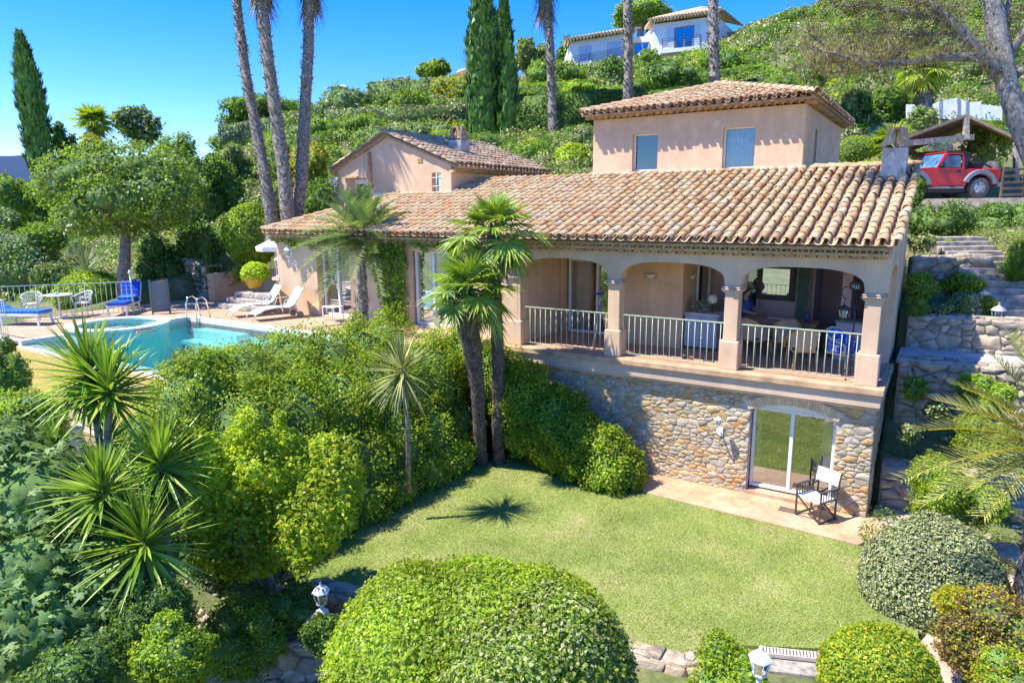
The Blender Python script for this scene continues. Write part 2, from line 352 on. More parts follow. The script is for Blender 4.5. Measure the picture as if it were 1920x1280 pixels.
def fan_leaf(hub, D, radius, nb=28, spread=2.3, wfac=.62, droop=.2, petiole=0):
    """one fan palm leaf at hub, facing out along D"""
    D = nrm(np.asarray(D, float)); upv = np.array([0, 0, 1.0]); S = nrm(np.cross(D, upv)) if abs(D[2]) < .97 else np.array([1.0, 0, 0]); Nn = np.cross(S, D)
    tilt = nrm(D*.45+Nn*.9)                 # the blade's face leans over the petiole
    X = nrm(np.cross(S, tilt)) if False else nrm(D*.9-Nn*.42)
    a = np.linspace(-spread, spread, nb)+RNG.normal(size=nb)*.015
    dd = X[None]*np.cos(a)[:, None]+S[None]*np.sin(a)[:, None]+np.cross(S, X)[None]*(.22*np.cos(a*.7))[:, None]
    Ln = radius*(.72+.28*np.cos(a*.55))*U(.80, 1.08, nb)
    return blades(np.repeat(np.asarray(hub)[None], nb, 0), dd, Ln, radius*wfac*2*spread/nb*.95, droop*U(.3, 2.2, nb), 4, .35, np.cross(S, X)*(-1 if np.cross(S, X)[2] < 0 else 1),
                  prof=lambda t: min(1, t*1.9+.05)*(1-max(0, t-.5)*1.85))
def fan_crown(parent, c, n, radius, pet, mat=None, drymat=None, ndry=6, el=(-.9, 1.3)):
    parts = []; dry = []; pb = MB()
    ga = 2.39996
    for i in range(n):
        t = (i+.5)/n; e = el[0]+(el[1]-el[0])*t; az = i*ga+U(-.2, .2)
        D = np.array([math.cos(e)*math.cos(az), math.cos(e)*math.sin(az), math.sin(e)])
        hub = np.asarray(c)+D*pet*U(.8, 1.1)*(1-.35*max(0, math.sin(e)))+np.array([0, 0, -.1*pet*(1-t)])
        parts.append(fan_leaf(hub, D, radius*U(.85, 1.05), droop=.10+.16*(1-t)))
        pb.tube([np.asarray(c)+D*.05, np.asarray(c)+D*pet*.5+np.array([0,0,.03]), hub], [.018, .013, .01], 5)
    for i in range(ndry):
        az = i*ga*1.7; e = U(-1.4, -1.1); D = np.array([math.cos(e)*math.cos(az), math.cos(e)*math.sin(az), math.sin(e)])
        dry.append(fan_leaf(np.asarray(c)+D*pet*.7, D, radius*.75, droop=.2))
    V, F = joinVF(parts); o = link('crown', npmesh('crown', V, [F], mat or L['palm']), parent)
    pb.build('petiole', L['phoenix'], o)
    if dry: V, F = joinVF(dry); link('dry_fronds', npmesh('dry_fronds', V, [F], drymat or L['dry']), parent)
    return o
def frond(base, D, length, arch, leafl=.4, npair=48, vee=.5, lw=.025, twist=0):
    """feather palm frond: rachis curve with two rows of leaflets; returns V,F and rachis points"""
    D = nrm(np.asarray(D, float)); t = np.linspace(0, 1, 40); pts = np.asarray(base)+D*(length*t)[:, None]+np.array([0, 0, -1.0])*(arch*length*t**2.1)[:, None]
    tt = np.linspace(.12, 1, npair); ct = np.stack([np.interp(tt, t, pts[:, k]) for k in range(3)], 1)
    T = nrm(np.gradient(pts, axis=0)); T = nrm(np.stack([np.interp(tt, t, T[:, k]) for k in range(3)], 1))
    S = nrm(np.cross(T, np.array([0, 0, 1.0]))); Nn = np.cross(S, T)
    if twist: S, Nn = S*math.cos(twist)+Nn*math.sin(twist), Nn*math.cos(twist)-S*math.sin(twist)
    ll = leafl*np.sin(np.clip(tt*1.08+.1, 0, 1)*math.pi*.93)**.55*1.0+.04
    out = []
    for sg in (-1, 1):
        dd = T*.75+S*sg*(.85)+Nn*vee+RNG.normal(size=T.shape)*.09
        out.append(blades(ct, dd, ll*U(.85, 1.1, npair), lw, .12, 2, .2, Nn.mean(0)))
    return joinVF(out), pts
def feather_crown(parent, c, n, length, mat, el=(-.5, 1.35), leafl=.4, npair=44, arch=.35, lw=.028, rmat=None):
    parts = []; rb = MB()
    for i in range(n):
        t = (i+.5)/n; e = el[0]+(el[1]-el[0])*t; az = i*2.39996+U(-.15, .15)
        D = np.array([math.cos(e)*math.cos(az), math.cos(e)*math.sin(az), math.sin(e)])
        (V, F), pts = frond(c, D, length*U(.85, 1.08), arch*(1.0-.25*t)*U(.8, 1.25), leafl, npair, lw=lw)
        parts.append((V, F)); rb.tube(pts[::6], [max(.004, .02*(1-k/7)) for k in range(len(pts[::6]))], 5)
    V, F = joinVF(parts); o = link('crown', npmesh('crown', V, [F], mat), parent)
    rb.build('frond_stems', rmat or L['phoenix'], o); return o
def fibre_trunk(parent, pts, r, scale=1.0, spikes=260, name='trunk', mat=None, spike=.09, bark=None):
    """palm trunk with stubs of cut leaves"""
    tb = MB(); P_ = [np.asarray(p, float) for p in pts]; m = len(P_); rr = r if isinstance(r, (list, tuple)) else [r]*m
    t = np.linspace(0, m-1, m*7); q = np.stack([np.interp(t, range(m), [p[k] for p in P_]) for k in range(3)], 1); r2 = np.interp(t, range(m), rr)*(1+RNG.normal(size=len(t))*.05)
    tb.tube(list(q), list(r2), 12); o = tb.build(name, bark or BARK, parent)
    B, D, W_ = [], [], []
    for i in range(spikes):
        k = U(0, m-1); c = np.array([np.interp(k, range(m), [p[j] for p in P_]) for j in range(3)]); a = i*2.4; rad = np.interp(k, range(m), rr)
        d = np.array([math.cos(a), math.sin(a), 0]); B.append(c+d*rad*.85); D.append(d*U(.35, 1.0)+np.array([0, 0, U(.3, 1)])); W_.append(U(.6, 1.2))
    V, F = blades(np.array(B), np.array(D), np.array(W_)*spike*scale, np.array(W_)*spike*.75*scale, 0.0, 2, .3)
    link('leaf_stubs', npmesh('leaf_stubs', V, [F], mat or FIBRE), o)
    return o
def box_px(x0, y0, x1, y1, w, dk=1.0, deep=.2):
    """ellipsoid that fills a picture rectangle at depth w, sunk 'deep' of its height into the ground"""
    h = (y1-y0)/FPX*w; wd = (x1-x0)/FPX*w; c = P((x0+x1)/2, (y0+y1)/2, w); hh = h*(1+deep)/2
    return (np.array([c[0], c[1], c[2]+h/2-hh]), np.array([wd/2, wd/2*dk, hh]))
def lsize(w, real): return max(real*.85, w*.0044)
def bush(name, label, cat, box, mat, real=.05, group=None, trim=0, dens=1.0, sub=0, core=.76, dk=.9, **kw):
    """a shrub filling a picture box (x0,y0,x1,y1,depth)"""
    x0, y0, x1, y1, w = box; c, r = box_px(x0, y0, x1, y1, w, dk); ls = lsize(w, real)
    blobs = [(c, r*(1 if trim else .82))]
    if sub and not trim:
        g = np.random.default_rng(int(x0*7+y0)); blobs = [(c-np.array([0,0,r[2]*.12]), r*.72)]
        for k in range(sub):
            a = g.uniform(0, 6.28); e = g.uniform(-.1, 1.2); d = np.array([math.cos(a)*math.cos(e), math.sin(a)*math.cos(e), math.sin(e)])
            blobs.append((c+d*r*.52, r*g.uniform(.34, .5)))
    px = (x1-x0)*(y1-y0)*.284; leafpx = (683*ls/w)**2*.25
    n = int(min(85000, max(500, 3.4*px/leafpx*dens)))
    return crown(name, blobs, ls, mat, n, core=core, trim=trim, label=label, cat=cat, group=group, **kw)
def limbs(pts_r, name, mat, parent, n=8):
    m = MB()
    for pts, rs in pts_r: m.tube(pts, rs, n)
    return m.build(name, mat, parent)
def tree(name, label, cat, box, trunk_px, mat, real=.07, group=None, tr=.12, dens=1.0, sub=7, bark=None, **kw):
    """crown fills box; trunk from (px,py) picture point at same depth up into the crown with limbs"""
    x0, y0, x1, y1, w = box; c, r = box_px(x0, y0, x1, y1, w, .9, 0); b = P(trunk_px[0], trunk_px[1], w)
    root = empty(name, b, 0, label, cat, group)
    rel = c-b; g = np.random.default_rng(int(x0+y1)); ps = []
    top = rel+np.array([0, 0, -r[2]*.55]); ps.append(([(0,0,-.3), tuple(top*.5+np.array([.05, 0, 0])), tuple(top), tuple(rel)], [tr*1.25, tr, tr*.8, tr*.3]))
    for k in range(6):
        a = k*1.05+g.uniform(0, .6); e = g.uniform(.1, .9); d = np.array([math.cos(a)*math.cos(e), math.sin(a)*math.cos(e), math.sin(e)])
        ps.append(([tuple(top), tuple(top+(rel+d*r*.5-top)*.55+np.array([0,0,.1])), tuple(rel+d*r*.72)], [tr*.6, tr*.35, tr*.12]))
    limbs(ps, 'trunk', bark or BARK, root)
    ls = lsize(w, real); blobs = [(rel, r*.62)]
    for k in range(sub):
        a = k*2.4+g.uniform(0, .5); e = g.uniform(-.5, 1.3); d = np.array([math.cos(a)*math.cos(e), math.sin(a)*math.cos(e), math.sin(e)])
        blobs.append((rel+d*r*.58, r*g.uniform(.3, .46)))
    px = (x1-x0)*(y1-y0)*.284; n = int(min(90000, max(700, 4.4*px/((683*ls/w)**2*.25)*dens)))
    crown('crown', blobs, ls, mat, n, parent=root, core=kw.pop('core', .5), **kw)
    return root
# ------------------------------------------------------------------ stone and tile builders
def clip_poly(poly, a, b, c):               # keep a*x+b*y <= c
    out = []; n = len(poly)
    for i in range(n):
        p, q = poly[i], poly[(i+1) % n]; dp = a*p[0]+b*p[1]-c; dq = a*q[0]+b*q[1]-c
        if dp <= 0: out.append(p)
        if dp*dq < 0: t = dp/(dp-dq); out.append((p[0]+(q[0]-p[0])*t, p[1]+(q[1]-p[1])*t))
    return out
def rubble(regionf, x0, x1, z0, z1, size, seed=1, gap=.012, depth=(.02, .06), stretch=1.45, big=.35):
    """irregular stones filling a rectangle in (u,v); regionf(u,v) says where stone is. Returns list of (outline, depth)"""
    g = np.random.default_rng(seed); pts = []; area = (x1-x0)*(z1-z0); tries = int(area/(size*size)*9)+30
    cand = np.stack([g.uniform(x0, x1, tries), g.uniform(z0, z1, tries)], 1); sz = size*np.where(g.uniform(size=tries) < big, g.uniform(1.0, 1.5, tries), g.uniform(.5, .85, tries))
    acc = []; ar = []
    for p, s_ in zip(cand, sz):
        if acc:
            d = np.array(acc)-p; dd = np.hypot(d[:, 0]/stretch, d[:, 1]*1.25)
            if (dd < (np.array(ar)+s_)*.42).any(): continue
        acc.append(p); ar.append(s_)
    A = np.array(acc); out = []
    for i, p in enumerate(A):
        if regionf and not regionf(p[0], p[1]): continue
        d = np.hypot((A[:, 0]-p[0])/stretch, A[:, 1]-p[1]); idx = np.argsort(d)[1:18]
        poly = [(x0, z0), (x1, z0), (x1, z1), (x0, z1)]
        for j in idx:
            q = A[j]; ri, rj = ar[i], ar[j]
            nx, nz = (q[0]-p[0])/stretch**2, (q[1]-p[1]); L_ = math.hypot(q[0]-p[0], q[1]-p[1]); f_ = ri/(ri+rj); mxp = (p[0]+(q[0]-p[0])*f_, p[1]+(q[1]-p[1])*f_)
            poly = clip_poly(poly, nx, nz, nx*mxp[0]+nz*mxp[1])
            if len(poly) < 3: break
        if len(poly) < 3: continue
        cx = sum(a for a, b in poly)/len(poly); cz = sum(b for a, b in poly)/len(poly)
        ext = max(max(abs(a-cx) for a, b in poly), max(abs(b-cz) for a, b in poly))
        if ext < gap*1.5: continue
        # round the corners: subdivide each edge and pull towards the centre
        q = []
        for k in range(len(poly)):
            a, b = poly[k], poly[(k+1) % len(poly)]
            if math.hypot(a[0]-b[0], a[1]-b[1]) > size*.12: q += [(a[0]*.95+b[0]*.05, a[1]*.95+b[1]*.05), ((a[0]+b[0])/2+g.normal()*size*.02, (a[1]+b[1])/2+g.normal()*size*.02), (a[0]*.05+b[0]*.95, a[1]*.05+b[1]*.95)]
            else: q.append(((a[0]+b[0])/2, (a[1]+b[1])/2))
        if len(q) < 3: continue
        q = [(cx+(a-cx)*max(.3, 1-gap/max(1e-3, math.hypot(a-cx, b-cz)))+g.normal()*size*.012, cz+(b-cz)*max(.3, 1-gap/max(1e-3, math.hypot(a-cx, b-cz)))+g.normal()*size*.012) for a, b in q]
        out.append((q, g.uniform(*depth), (cx, cz)))
    return out
def stone_mesh(name, stones, mapf, mat, parent=None, **kw):
    """mapf(u,v,h) -> point, h out of the wall"""
    V, F4, F3, o = [], [], [], 0
    for q, h, (cx, cz) in stones:
        n = len(q); base = [mapf(a, b, -.02) for a, b in q]; mid = [mapf(a, b, h*.65) for a, b in q]
        top = [mapf(cx+(a-cx)*.93, cz+(b-cz)*.93, h*(1+.25*math.sin(a*37+b*53))) for a, b in q]; cen = mapf(cx, cz, h*1.08)
        V += base+mid+top+[cen]
        for k in range(n):
            j = (k+1) % n
            F4 += [(o+k, o+j, o+n+j, o+n+k), (o+n+k, o+n+j, o+2*n+j, o+2*n+k)]; F3.append((o+2*n+k, o+2*n+j, o+3*n))
        o += 3*n+1
    me = npmesh(name, np.array(V), [np.array(F4), np.array(F3)], mat)
    return tag(link(name, me, parent), **kw)
def dry_wall(name, pts, z0, z1, size, mat=None, thick=.4, seed=3, label=None, cat='wall', group=None, parent=None, kindtag=None, top=True, bank=0.0):
    """rubble retaining wall along ground points pts [(x,y)], z0/z1 lists of bottom and top heights; faces left of the walking direction"""
    pts = [np.array(p, float) for p in pts]; m = len(pts); z0 = z0 if isinstance(z0, (list, tuple)) else [z0]*m; z1 = z1 if isinstance(z1, (list, tuple)) else [z1]*m
    seg = [0]
    for a, b in zip(pts, pts[1:]): seg.append(seg[-1]+np.linalg.norm(b-a))
    Lt = seg[-1]
    def at(u):
        x = np.interp(u, seg, [p[0] for p in pts]); y = np.interp(u, seg, [p[1] for p in pts]); e = .02
        x2 = np.interp(min(u+e, Lt), seg, [p[0] for p in pts])-np.interp(max(u-e, 0), seg, [p[0] for p in pts]); y2 = np.interp(min(u+e, Lt), seg, [p[1] for p in pts])-np.interp(max(u-e, 0), seg, [p[1] for p in pts])
        l_ = math.hypot(x2, y2) or 1; return x, y, -y2/l_, x2/l_
    zb = lambda u: float(np.interp(u, seg, z0)); zt = lambda u: float(np.interp(u, seg, z1))
    root = empty(name, (pts[0][0], pts[0][1], z0[0]), 0, label, cat, group)
    org = np.array([pts[0][0], pts[0][1], z0[0]])
    H = max(zt(u)-zb(u) for u in seg)
    def mapf(u, v, h):
        x, y, nx, ny = at(min(max(u, 0), Lt)); z = zb(u)+v/H*(zt(u)-zb(u)); k = h-bank*v/H
        return np.array([x+nx*k, y+ny*k, z])-org
    st = rubble(None, 0, Lt, 0, H, size, seed, gap=size*.05, depth=(size*.12, size*.32), stretch=1.5, big=.5)
    stone_mesh('stones', st, mapf, mat or ROCK, root)
    b = MB(); us = np.linspace(0, Lt, max(2, int(Lt/.4)+1))
    for a, c in zip(us, us[1:]):
        A = at(a); Cc = at(c); P0 = [mapf(a, 0, 0), mapf(c, 0, 0), mapf(c, H, 0), mapf(a, H, 0)]; P1 = [mapf(a, 0, -thick), mapf(c, 0, -thick), mapf(c, H, -thick), mapf(a, H, -thick)]
        b.add(P0+P1, [(0,1,2,3),(5,4,7,6),(3,2,6,7),(1,0,4,5)])
    b.build('wall_core', MORTAR, root)
    if top:
        st2 = rubble(None, 0, Lt, 0, thick, size*.8, seed+9, gap=size*.05, depth=(size*.06, size*.22), stretch=1.4, big=.5)
        def mt(u, v, h):
            x, y, nx, ny = at(min(max(u, 0), Lt)); k = -v-bank; return np.array([x+nx*k, y+ny*k, zt(u)+h])-org
        stone_mesh('coping', st2, mt, mat or ROCK, root)
    return root
def tile_roof(name, O, u, v, inside, umax, vmax, parent, mat, sp=.235, ex=.335, r=.088, seed=4, u0=0.0):
    """canal tiles: covers and channels laid on the plane O + a*u + b*v"""
    O, u, v = Vector(O), Vector(u).normalized(), Vector(v).normalized(); n = u.cross(v).normalized(); n = n if n.z > 0 else -n
    g = np.random.default_rng(seed); V, F, o = [], [], 0
    O_, u_, v_, n_ = (np.array(q[:]) for q in (O, u, v, n))
    a6 = np.linspace(0, math.pi, 7); a4 = np.linspace(0, math.pi, 5)
    for i in range(int(umax/sp)+1):
        uu = u0+i*sp
        for j in range(int(vmax/ex)+1):
            vv = j*ex
            if inside(uu, vv+ex*.4):
                s0 = g.normal()*.008; d0 = g.normal()*.01; dl = g.normal()*.012; rr = r*(1+g.normal()*.04); hh = .045+g.uniform(0, .012)
                p = []
                for (b_, rad, lift) in ((vv-.02+dl, rr, hh+.012), (vv-.02+dl, rr-.018, hh+.012), (vv+ex*1.12+dl, rr*.86, hh-.012)):
                    for t in a6: p.append(O_+u_*(uu+s0+(d0 if b_ > vv else 0)+rad*math.cos(t))+v_*b_+n_*(lift+rad*.95*math.sin(t)))
                V += p
                for k in range(6): F += [(o+k, o+k+1, o+15+k, o+14+k), (o+k, o+7+k, o+8+k, o+k+1)]
                o += 21
            if inside(uu+sp/2, vv+ex*.4):
                dl = g.normal()*.01; p = []
                for b_, lift in ((vv-.05+dl, .05), (vv+ex*1.1+dl, .03)):
                    for t in a4: p.append(O_+u_*(uu+sp/2+.085*math.cos(t))+v_*b_+n_*(lift-.055*math.sin(t)))
                V += p
                for k in range(4): F.append((o+k, o+k+1, o+6+k, o+5+k))
                o += 10
    return link(name, npmesh(name, np.array(V), [np.array(F)], mat, None, False), parent)
def ridge_tiles(mb, a, b, r=.11, ex=.34):
    a, b = Vector(a), Vector(b); d = (b-a); L_ = d.length; d.normalize(); s = d.cross(Vector((0,0,1))).normalized(); n = s.cross(d); k = int(L_/ex)
    for i in range(k+1):
        p = a+d*(i*ex); q = p+d*(ex*1.15)
        if (q-a).length > L_+.2: break
        arc = [math.pi*t/6 for t in range(7)]
        mb.add([p+s*r*math.cos(t)+n*(r*math.sin(t)+.03) for t in arc]+[q+s*r*.85*math.cos(t)+n*(r*.85*math.sin(t)+.01) for t in arc]+[p+s*(r-.02)*math.cos(t)+n*((r-.02)*math.sin(t)+.03) for t in arc],
               [(t, t+1, 8+t, 7+t) for t in range(6)]+[(t, 14+t, 15+t, t+1) for t in range(6)], False)
def genoise(mb, a, b, out, z, rows=2, sp=.2, proj=.14, r=.078):
    """rows of half round tile ends corbelled out under an eave from a to b; out = outward unit vector; z = top height"""
    a, b, out = Vector(a), Vector(b), Vector(out); d = (b-a); L_ = d.length; d.normalize()
    for k in range(rows):
        pr = proj*(k+1); zz = z-(rows-k)*.115
        n = int(L_/sp)
        for i in range(n+1):
            c = a+d*(i*sp+(sp/2 if k % 2 else 0)); 
            if (c-a).length > L_: continue
            arc = [math.pi*t/6 for t in range(7)]
            o0 = [Vector((c.x, c.y, zz))+d*r*math.cos(t)+Vector((0,0,r*math.sin(t)))+out*(pr+.02) for t in arc]
            o1 = [p-out*(proj+.05) for p in o0]; i0 = [Vector((c.x, c.y, zz))+d*(r-.016)*math.cos(t)+Vector((0,0,(r-.016)*math.sin(t)))+out*(pr+.02) for t in arc]; i1 = [p-out*(proj+.05) for p in i0]
            mb.add(o0+o1+i0+i1, [(t, t+1, 8+t, 7+t) for t in range(6)]+[(t, 14+t, 15+t, t+1) for t in range(6)]+[(14+t, 21+t, 22+t, 15+t) for t in range(6)])
        A = Vector((a.x, a.y, 0)); Bv = Vector((b.x, b.y, 0))
        q = [A-out*.02, Bv-out*.02, Bv+out*pr, A+out*pr]
        mb.prism([(p.x, p.y, zz+r*.72) for p in q], (0, 0, .115-r*.72-.004))
# ------------------------------------------------------------------ terrain: one sheet to the horizon
AZ = [-700, 0, 300, 600, 900, 1200, 1500, 1900, 2700]
DD = [18, 22, 26, 32, 40, 50, 60, 75, 100, 140]
HT = np.array([
 [2.2, 2.0, 1.8, 1.4, .5, -1, -3, -6, -14, -30],
 [2.7, 2.6, 2.5, 2.4, 2.2, 1.5, 0, -2, -8, -22],
 [2.8, 3.0, 3.6, 4.4, 5.3, 6.2, 6.8, 6, 2, -10],
 [2.9, 3.9, 5.2, 7.2, 9.8, 12.2, 14.0, 15.5, 14, 6],
 [3.0, 5.2, 6.8, 8.4, 9.9, 12.8, 15.8, 18.0, 20, 16],
 [3.5, 5.6, 7.0, 8.6, 10.3, 13.6, 17.2, 20.6, 24, 26],
 [4.0, 5.6, 6.9, 8.8, 12.0, 16.2, 20.2, 25.0, 31, 38],
 [3.0, 5.2, 6.5, 8.5, 12.5, 17.5, 22.5, 29.5, 38, 50],
 [3.0, 5.2, 6.5, 8.5, 12.5, 17.5, 22.5, 29.5, 38, 50]])
def hill(x, y):
    d = x*FW[0]+y*FW[1]; d = np.maximum(d/math.cos(PITCH), .5); lat = x*math.cos(YAW)+y*math.sin(YAW)
    az = 960+FPX*lat/d
    i = np.clip(np.interp(az, AZ, range(len(AZ))), 0, len(AZ)-1.001); j = np.clip(np.interp(d, DD, range(len(DD))), 0, len(DD)-1.001)
    i0 = i.astype(int); j0 = j.astype(int); fi = i-i0; fj = j-j0; fi = fi*fi*(3-2*fi)
    h = HT[i0, j0]*(1-fi)*(1-fj)+HT[i0+1, j0]*fi*(1-fj)+HT[i0, j0+1]*(1-fi)*fj+HT[i0+1, j0+1]*fi*fj
    return h-np.maximum(0, d-140)*.06
RY = [-50, 8, 12.9, 15.5, 15.7, 17.05, 17.2, 18.62, 18.8, 20.6, 20.85, 25.3, 26.6, 30]
RZ = [-1.4, -1.0, -.06, -.04, .85, 1.50, 2.70, 2.70, 3.55, 4.1, 4.75, 5.7, 6.30, 6.35]
STP = [P(1910, 652, 15.9), P(1890, 612, 16.3), P(1872, 572, 16.7), P(1858, 537, 17.1), P(1840, 505, 17.5), P(1812, 478, 18.0), P(1785, 455, 18.5)]
STP = [STP[0]+(STP[0]-STP[1])*1.2]+STP
def terrain(x, y):
    x = np.asarray(x, float); y = np.asarray(y, float)
    right = np.interp(y, RY, RZ)+np.clip(x-.2, 0, 6)*np.where(y < 15.2, .12, .05)
    inner = (x > -18.4) & (x < -.86) & (y > 14.4) & (y < 20.2)
    left = np.interp(y, [-50, 4.0, 7.4, 7.6, 18], [-2.6, -1.6, .3, 1.2, 1.2])
    lx = np.interp(x, [-40, -26, -13.5, -11, -9.9, -9.5], [0, 1, 1, .8, .1, 0])
    lawn = np.interp(y, [-50, 6.0, 7.3, 8.2], [-1.6, -1.15, -.75, -.06])
    mid = np.where(x < -9.4, left*lx+lawn*(1-lx), lawn)
    k = np.clip((x+.9)/np.where(y > 14.2, .06, .5), 0, 1); near = mid*(1-k)+right*k
    near = np.where(inner, -.15, near)
    hl = hill(x, y)
    far = np.clip((y-19.6)/1.2, 0, 1); far = np.where(x > -.7, np.clip((y-24)/3, 0, 1), far)
    lf = np.clip((-22.9-x)/1.2, 0, 1)*np.clip((y-2)/3, 0, 1); lf = np.where((y > 17) & (x < -18.6), np.maximum(lf, np.clip((y-17)/1.0, 0, 1)), lf)
    f = np.maximum(far, lf)
    deck = (x > -22.9) & (x < -9.5) & (y > 7.4) & (y < 17.0); f = np.where(deck & (f < 1), 0, f)
    near = near*(1-f)+hl*f
    best = np.full(np.shape(near), 9.0); zz = np.zeros(np.shape(near))
    for a, b in zip(STP, STP[1:]):                      # cut the ground down to the garden stairs
        d = b[:2]-a[:2]; t = np.clip(((x-a[0])*d[0]+(y-a[1])*d[1])/(d@d), 0, 1); q = np.hypot(x-a[0]-d[0]*t, y-a[1]-d[1]*t); k = q < best
        best = np.where(k, q, best); zz = np.where(k, a[2]+(b[2]-a[2])*t, zz)
    k = np.clip((1.25-best)/.35, 0, 1)
    return near*(1-k)+np.minimum(near, zz-.12)*k
def T1(x, y): return float(terrain(np.array([x]), np.array([y]))[0])
def build_terrain():
    yaw = math.degrees(YAW); az = np.concatenate([np.arange(-46, 46, .28), np.arange(46, 314, 4)]); az = np.radians(az)
    rr = np.concatenate([np.arange(.5, 34, .22), np.arange(34, 80, .8), np.geomspace(80, 6000, 40)])
    A, R_ = np.meshgrid(az, rr); X = -np.sin(YAW-A)*R_; Y = np.cos(YAW-A)*R_
    Z = terrain(X, Y)+ (np.sin(X*1.7)*np.cos(Y*2.1)*.03+np.sin(X*.31+Y*.23)*.25*np.clip((R_-35)/20, 0, 1))
    V = np.stack([X, Y, Z], -1).reshape(-1, 3); n = len(az); m = len(rr)
    i, j = np.meshgrid(np.arange(m-1), np.arange(n), indexing='ij'); jj = (j+1) % n
    F = np.stack([i*n+j, i*n+jj, (i+1)*n+jj, (i+1)*n+j], -1).reshape(-1, 4)
    m_, nn, l, b = nodes('hillside_earth')
    t = noise(nn, l, .9, 7, .65); r = ramp(nn, [(.3, (.10,.14,.04,1)), (.52, (.16,.19,.06,1)), (.66, (.30,.23,.13,1)), (.80, (.42,.33,.22,1))]); l.new(t.outputs[0], r.inputs[0])
    t2 = noise(nn, l, 8, 5, .7); r2 = ramp(nn, [(.3, (.6,.6,.6,1)), (.7, (1.15,1.15,1.1,1))]); l.new(t2.outputs[0], r2.inputs[0])
    l.new(mx(nn, l, 1.0, r.outputs[0], r2.outputs[0], 'MULTIPLY'), b.inputs['Base Color']); b.inputs['Roughness'].default_value = .95
    bump(nn, l, noise(nn, l, 14, 6, .7).outputs[0], b, .8, .05)
    me = npmesh('hillside_ground', V, [np.concatenate([F])], m_, None, True)
    tag(link('hillside_ground', me), kind='structure', label='earth hillside rising behind the villa')
build_terrain()
# far massif at the left edge of the picture, haze painted in as blue
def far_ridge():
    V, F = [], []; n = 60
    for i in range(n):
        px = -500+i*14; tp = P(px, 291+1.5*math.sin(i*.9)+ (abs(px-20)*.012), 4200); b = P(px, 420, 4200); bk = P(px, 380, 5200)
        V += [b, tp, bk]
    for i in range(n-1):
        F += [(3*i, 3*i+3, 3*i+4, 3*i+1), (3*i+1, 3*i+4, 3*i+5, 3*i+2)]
    tag(link('distant_hill', npmesh('distant_hill', np.array(V), [np.array(F)], plain('far_hill_haze_blue', (.012,.045,.11), .95, 0, .1, .002), None, True)), kind='structure')
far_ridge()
# scrub cover over the far hillside (nobody could count it)
def scrub():
    C, N, S = [], [], []
    n = 6600
    px = U(-60, 1990, n); w = U(27, 120, n)**1.0
    pts = []
    for a, b in zip(px, w):
        d = FW+CR*(a-960)/FPX; q = EYE+d*b; z = T1(q[0], q[1])
        if q[1] < 21 and q[0] > -20: continue
        if a > 1500 and b < 31: continue
        pts.append((q[0], q[1], z, b))
    Vs, o, Fs = [], 0, []
    for x, y, z, b in pts:
        k = int(125 if b < 60 else 95); r = U(.35, .95)*(b/45)**.6; d = sphere(k); d[:, 2] = np.abs(d[:, 2])
        c = np.array([x, y, z+r*.15])+d*r*U(.8, 1.05, k)[:, None]*np.array([1.15, 1.15, .85])
        ls = b*.0042
        v, f = leaves(c, d, ls, ls*.6, .6); Vs.append(v); Fs.append(f+o); o += len(v)
    me = npmesh('hillside_scrub', np.concatenate(Vs), [np.concatenate(Fs)], [L['mid'], L['olive'], L['dark'], L['lime']], np.repeat(RNG.choice(4, len(pts), p=[.28,.36,.3,.06]), [len(f) for f in Fs]))
    tag(link('hillside_scrub', me), 'dense green scrub covering the hillside between the hedges and houses', 'scrub', None, 'stuff')
scrub()
def groundcover():
    """low herbs and pebbles on the right hand terraces and the lower left bank"""
    n = 2600; x = U(-.7, 6.5, n); y = U(15.3, 26.6, n); ok = ~((y > 16.9) & (y < 18.75)); x, y = x[ok], y[ok]; z = terrain(x, y)
    n2 = 700; x2 = U(.2, 5, n2); y2 = U(9.0, 15.0, n2); x3 = U(-12.5, -7.2, 900); y3 = U(2.5, 6.9, 900)
    x = np.concatenate([x, x2, x3]); y = np.concatenate([y, y2, y3]); z = np.concatenate([z, terrain(x2, y2), terrain(x3, y3)])
    Vs, Fs, o, mi = [], [], 0, []
    dens = (np.sin(x*1.9)+np.sin(y*1.4+x))*.5+U(-.7, .7, len(x))
    for a, b, c, d in zip(x, y, z, dens):
        k = int(26+20*max(0, d)); r = U(.07, .2)*(1+max(0, d)*.6)
        if d < -.35: continue
        q = sphere(k); q[:, 2] = np.abs(q[:, 2]); v, f = leaves(np.array([a, b, c])+q*r*np.array([1.2, 1.2, .8]), q, .055, .028, .7); Vs.append(v); Fs.append(f+o); o += len(v); mi += [int(U(0, 3.4))]*len(f)
    me = npmesh('ground_cover', np.concatenate(Vs), [np.concatenate(Fs)], [L['mid'], L['olive'], L['bright'], L['dry']], mi)
    tag(link('ground_cover', me), 'low herbs and dry tufts on the terraced banks', 'ground cover', None, 'stuff')
    V, F, o = [], [], 0
    v0, f0 = ico((0, 0, 0), (1, 1, .7), 1, .3, 4)
    for i in range(900):
        a, b = (U(-.6, 5), U(9.5, 26)) if i % 3 else (U(-11, -6.5), U(3, 6.8)); r = U(.02, .09)*(1 if i % 9 else 2.2); c = T1(a, b); rz = U(0, 6.28); ca, sa = math.cos(rz), math.sin(rz)
        w_ = v0*r*np.array([U(.8, 1.5), 1, 1]); V.append(np.stack([w_[:, 0]*ca-w_[:, 1]*sa+a, w_[:, 0]*sa+w_[:, 1]*ca+b, w_[:, 2]+c], 1)); F.append(f0+o); o += len(v0)
    tag(link('loose_stones', npmesh('loose_stones', np.concatenate(V), [np.concatenate(F)], ROCK)), 'loose pebbles and stones on the earth banks', 'stones', None, 'stuff')
groundcover()
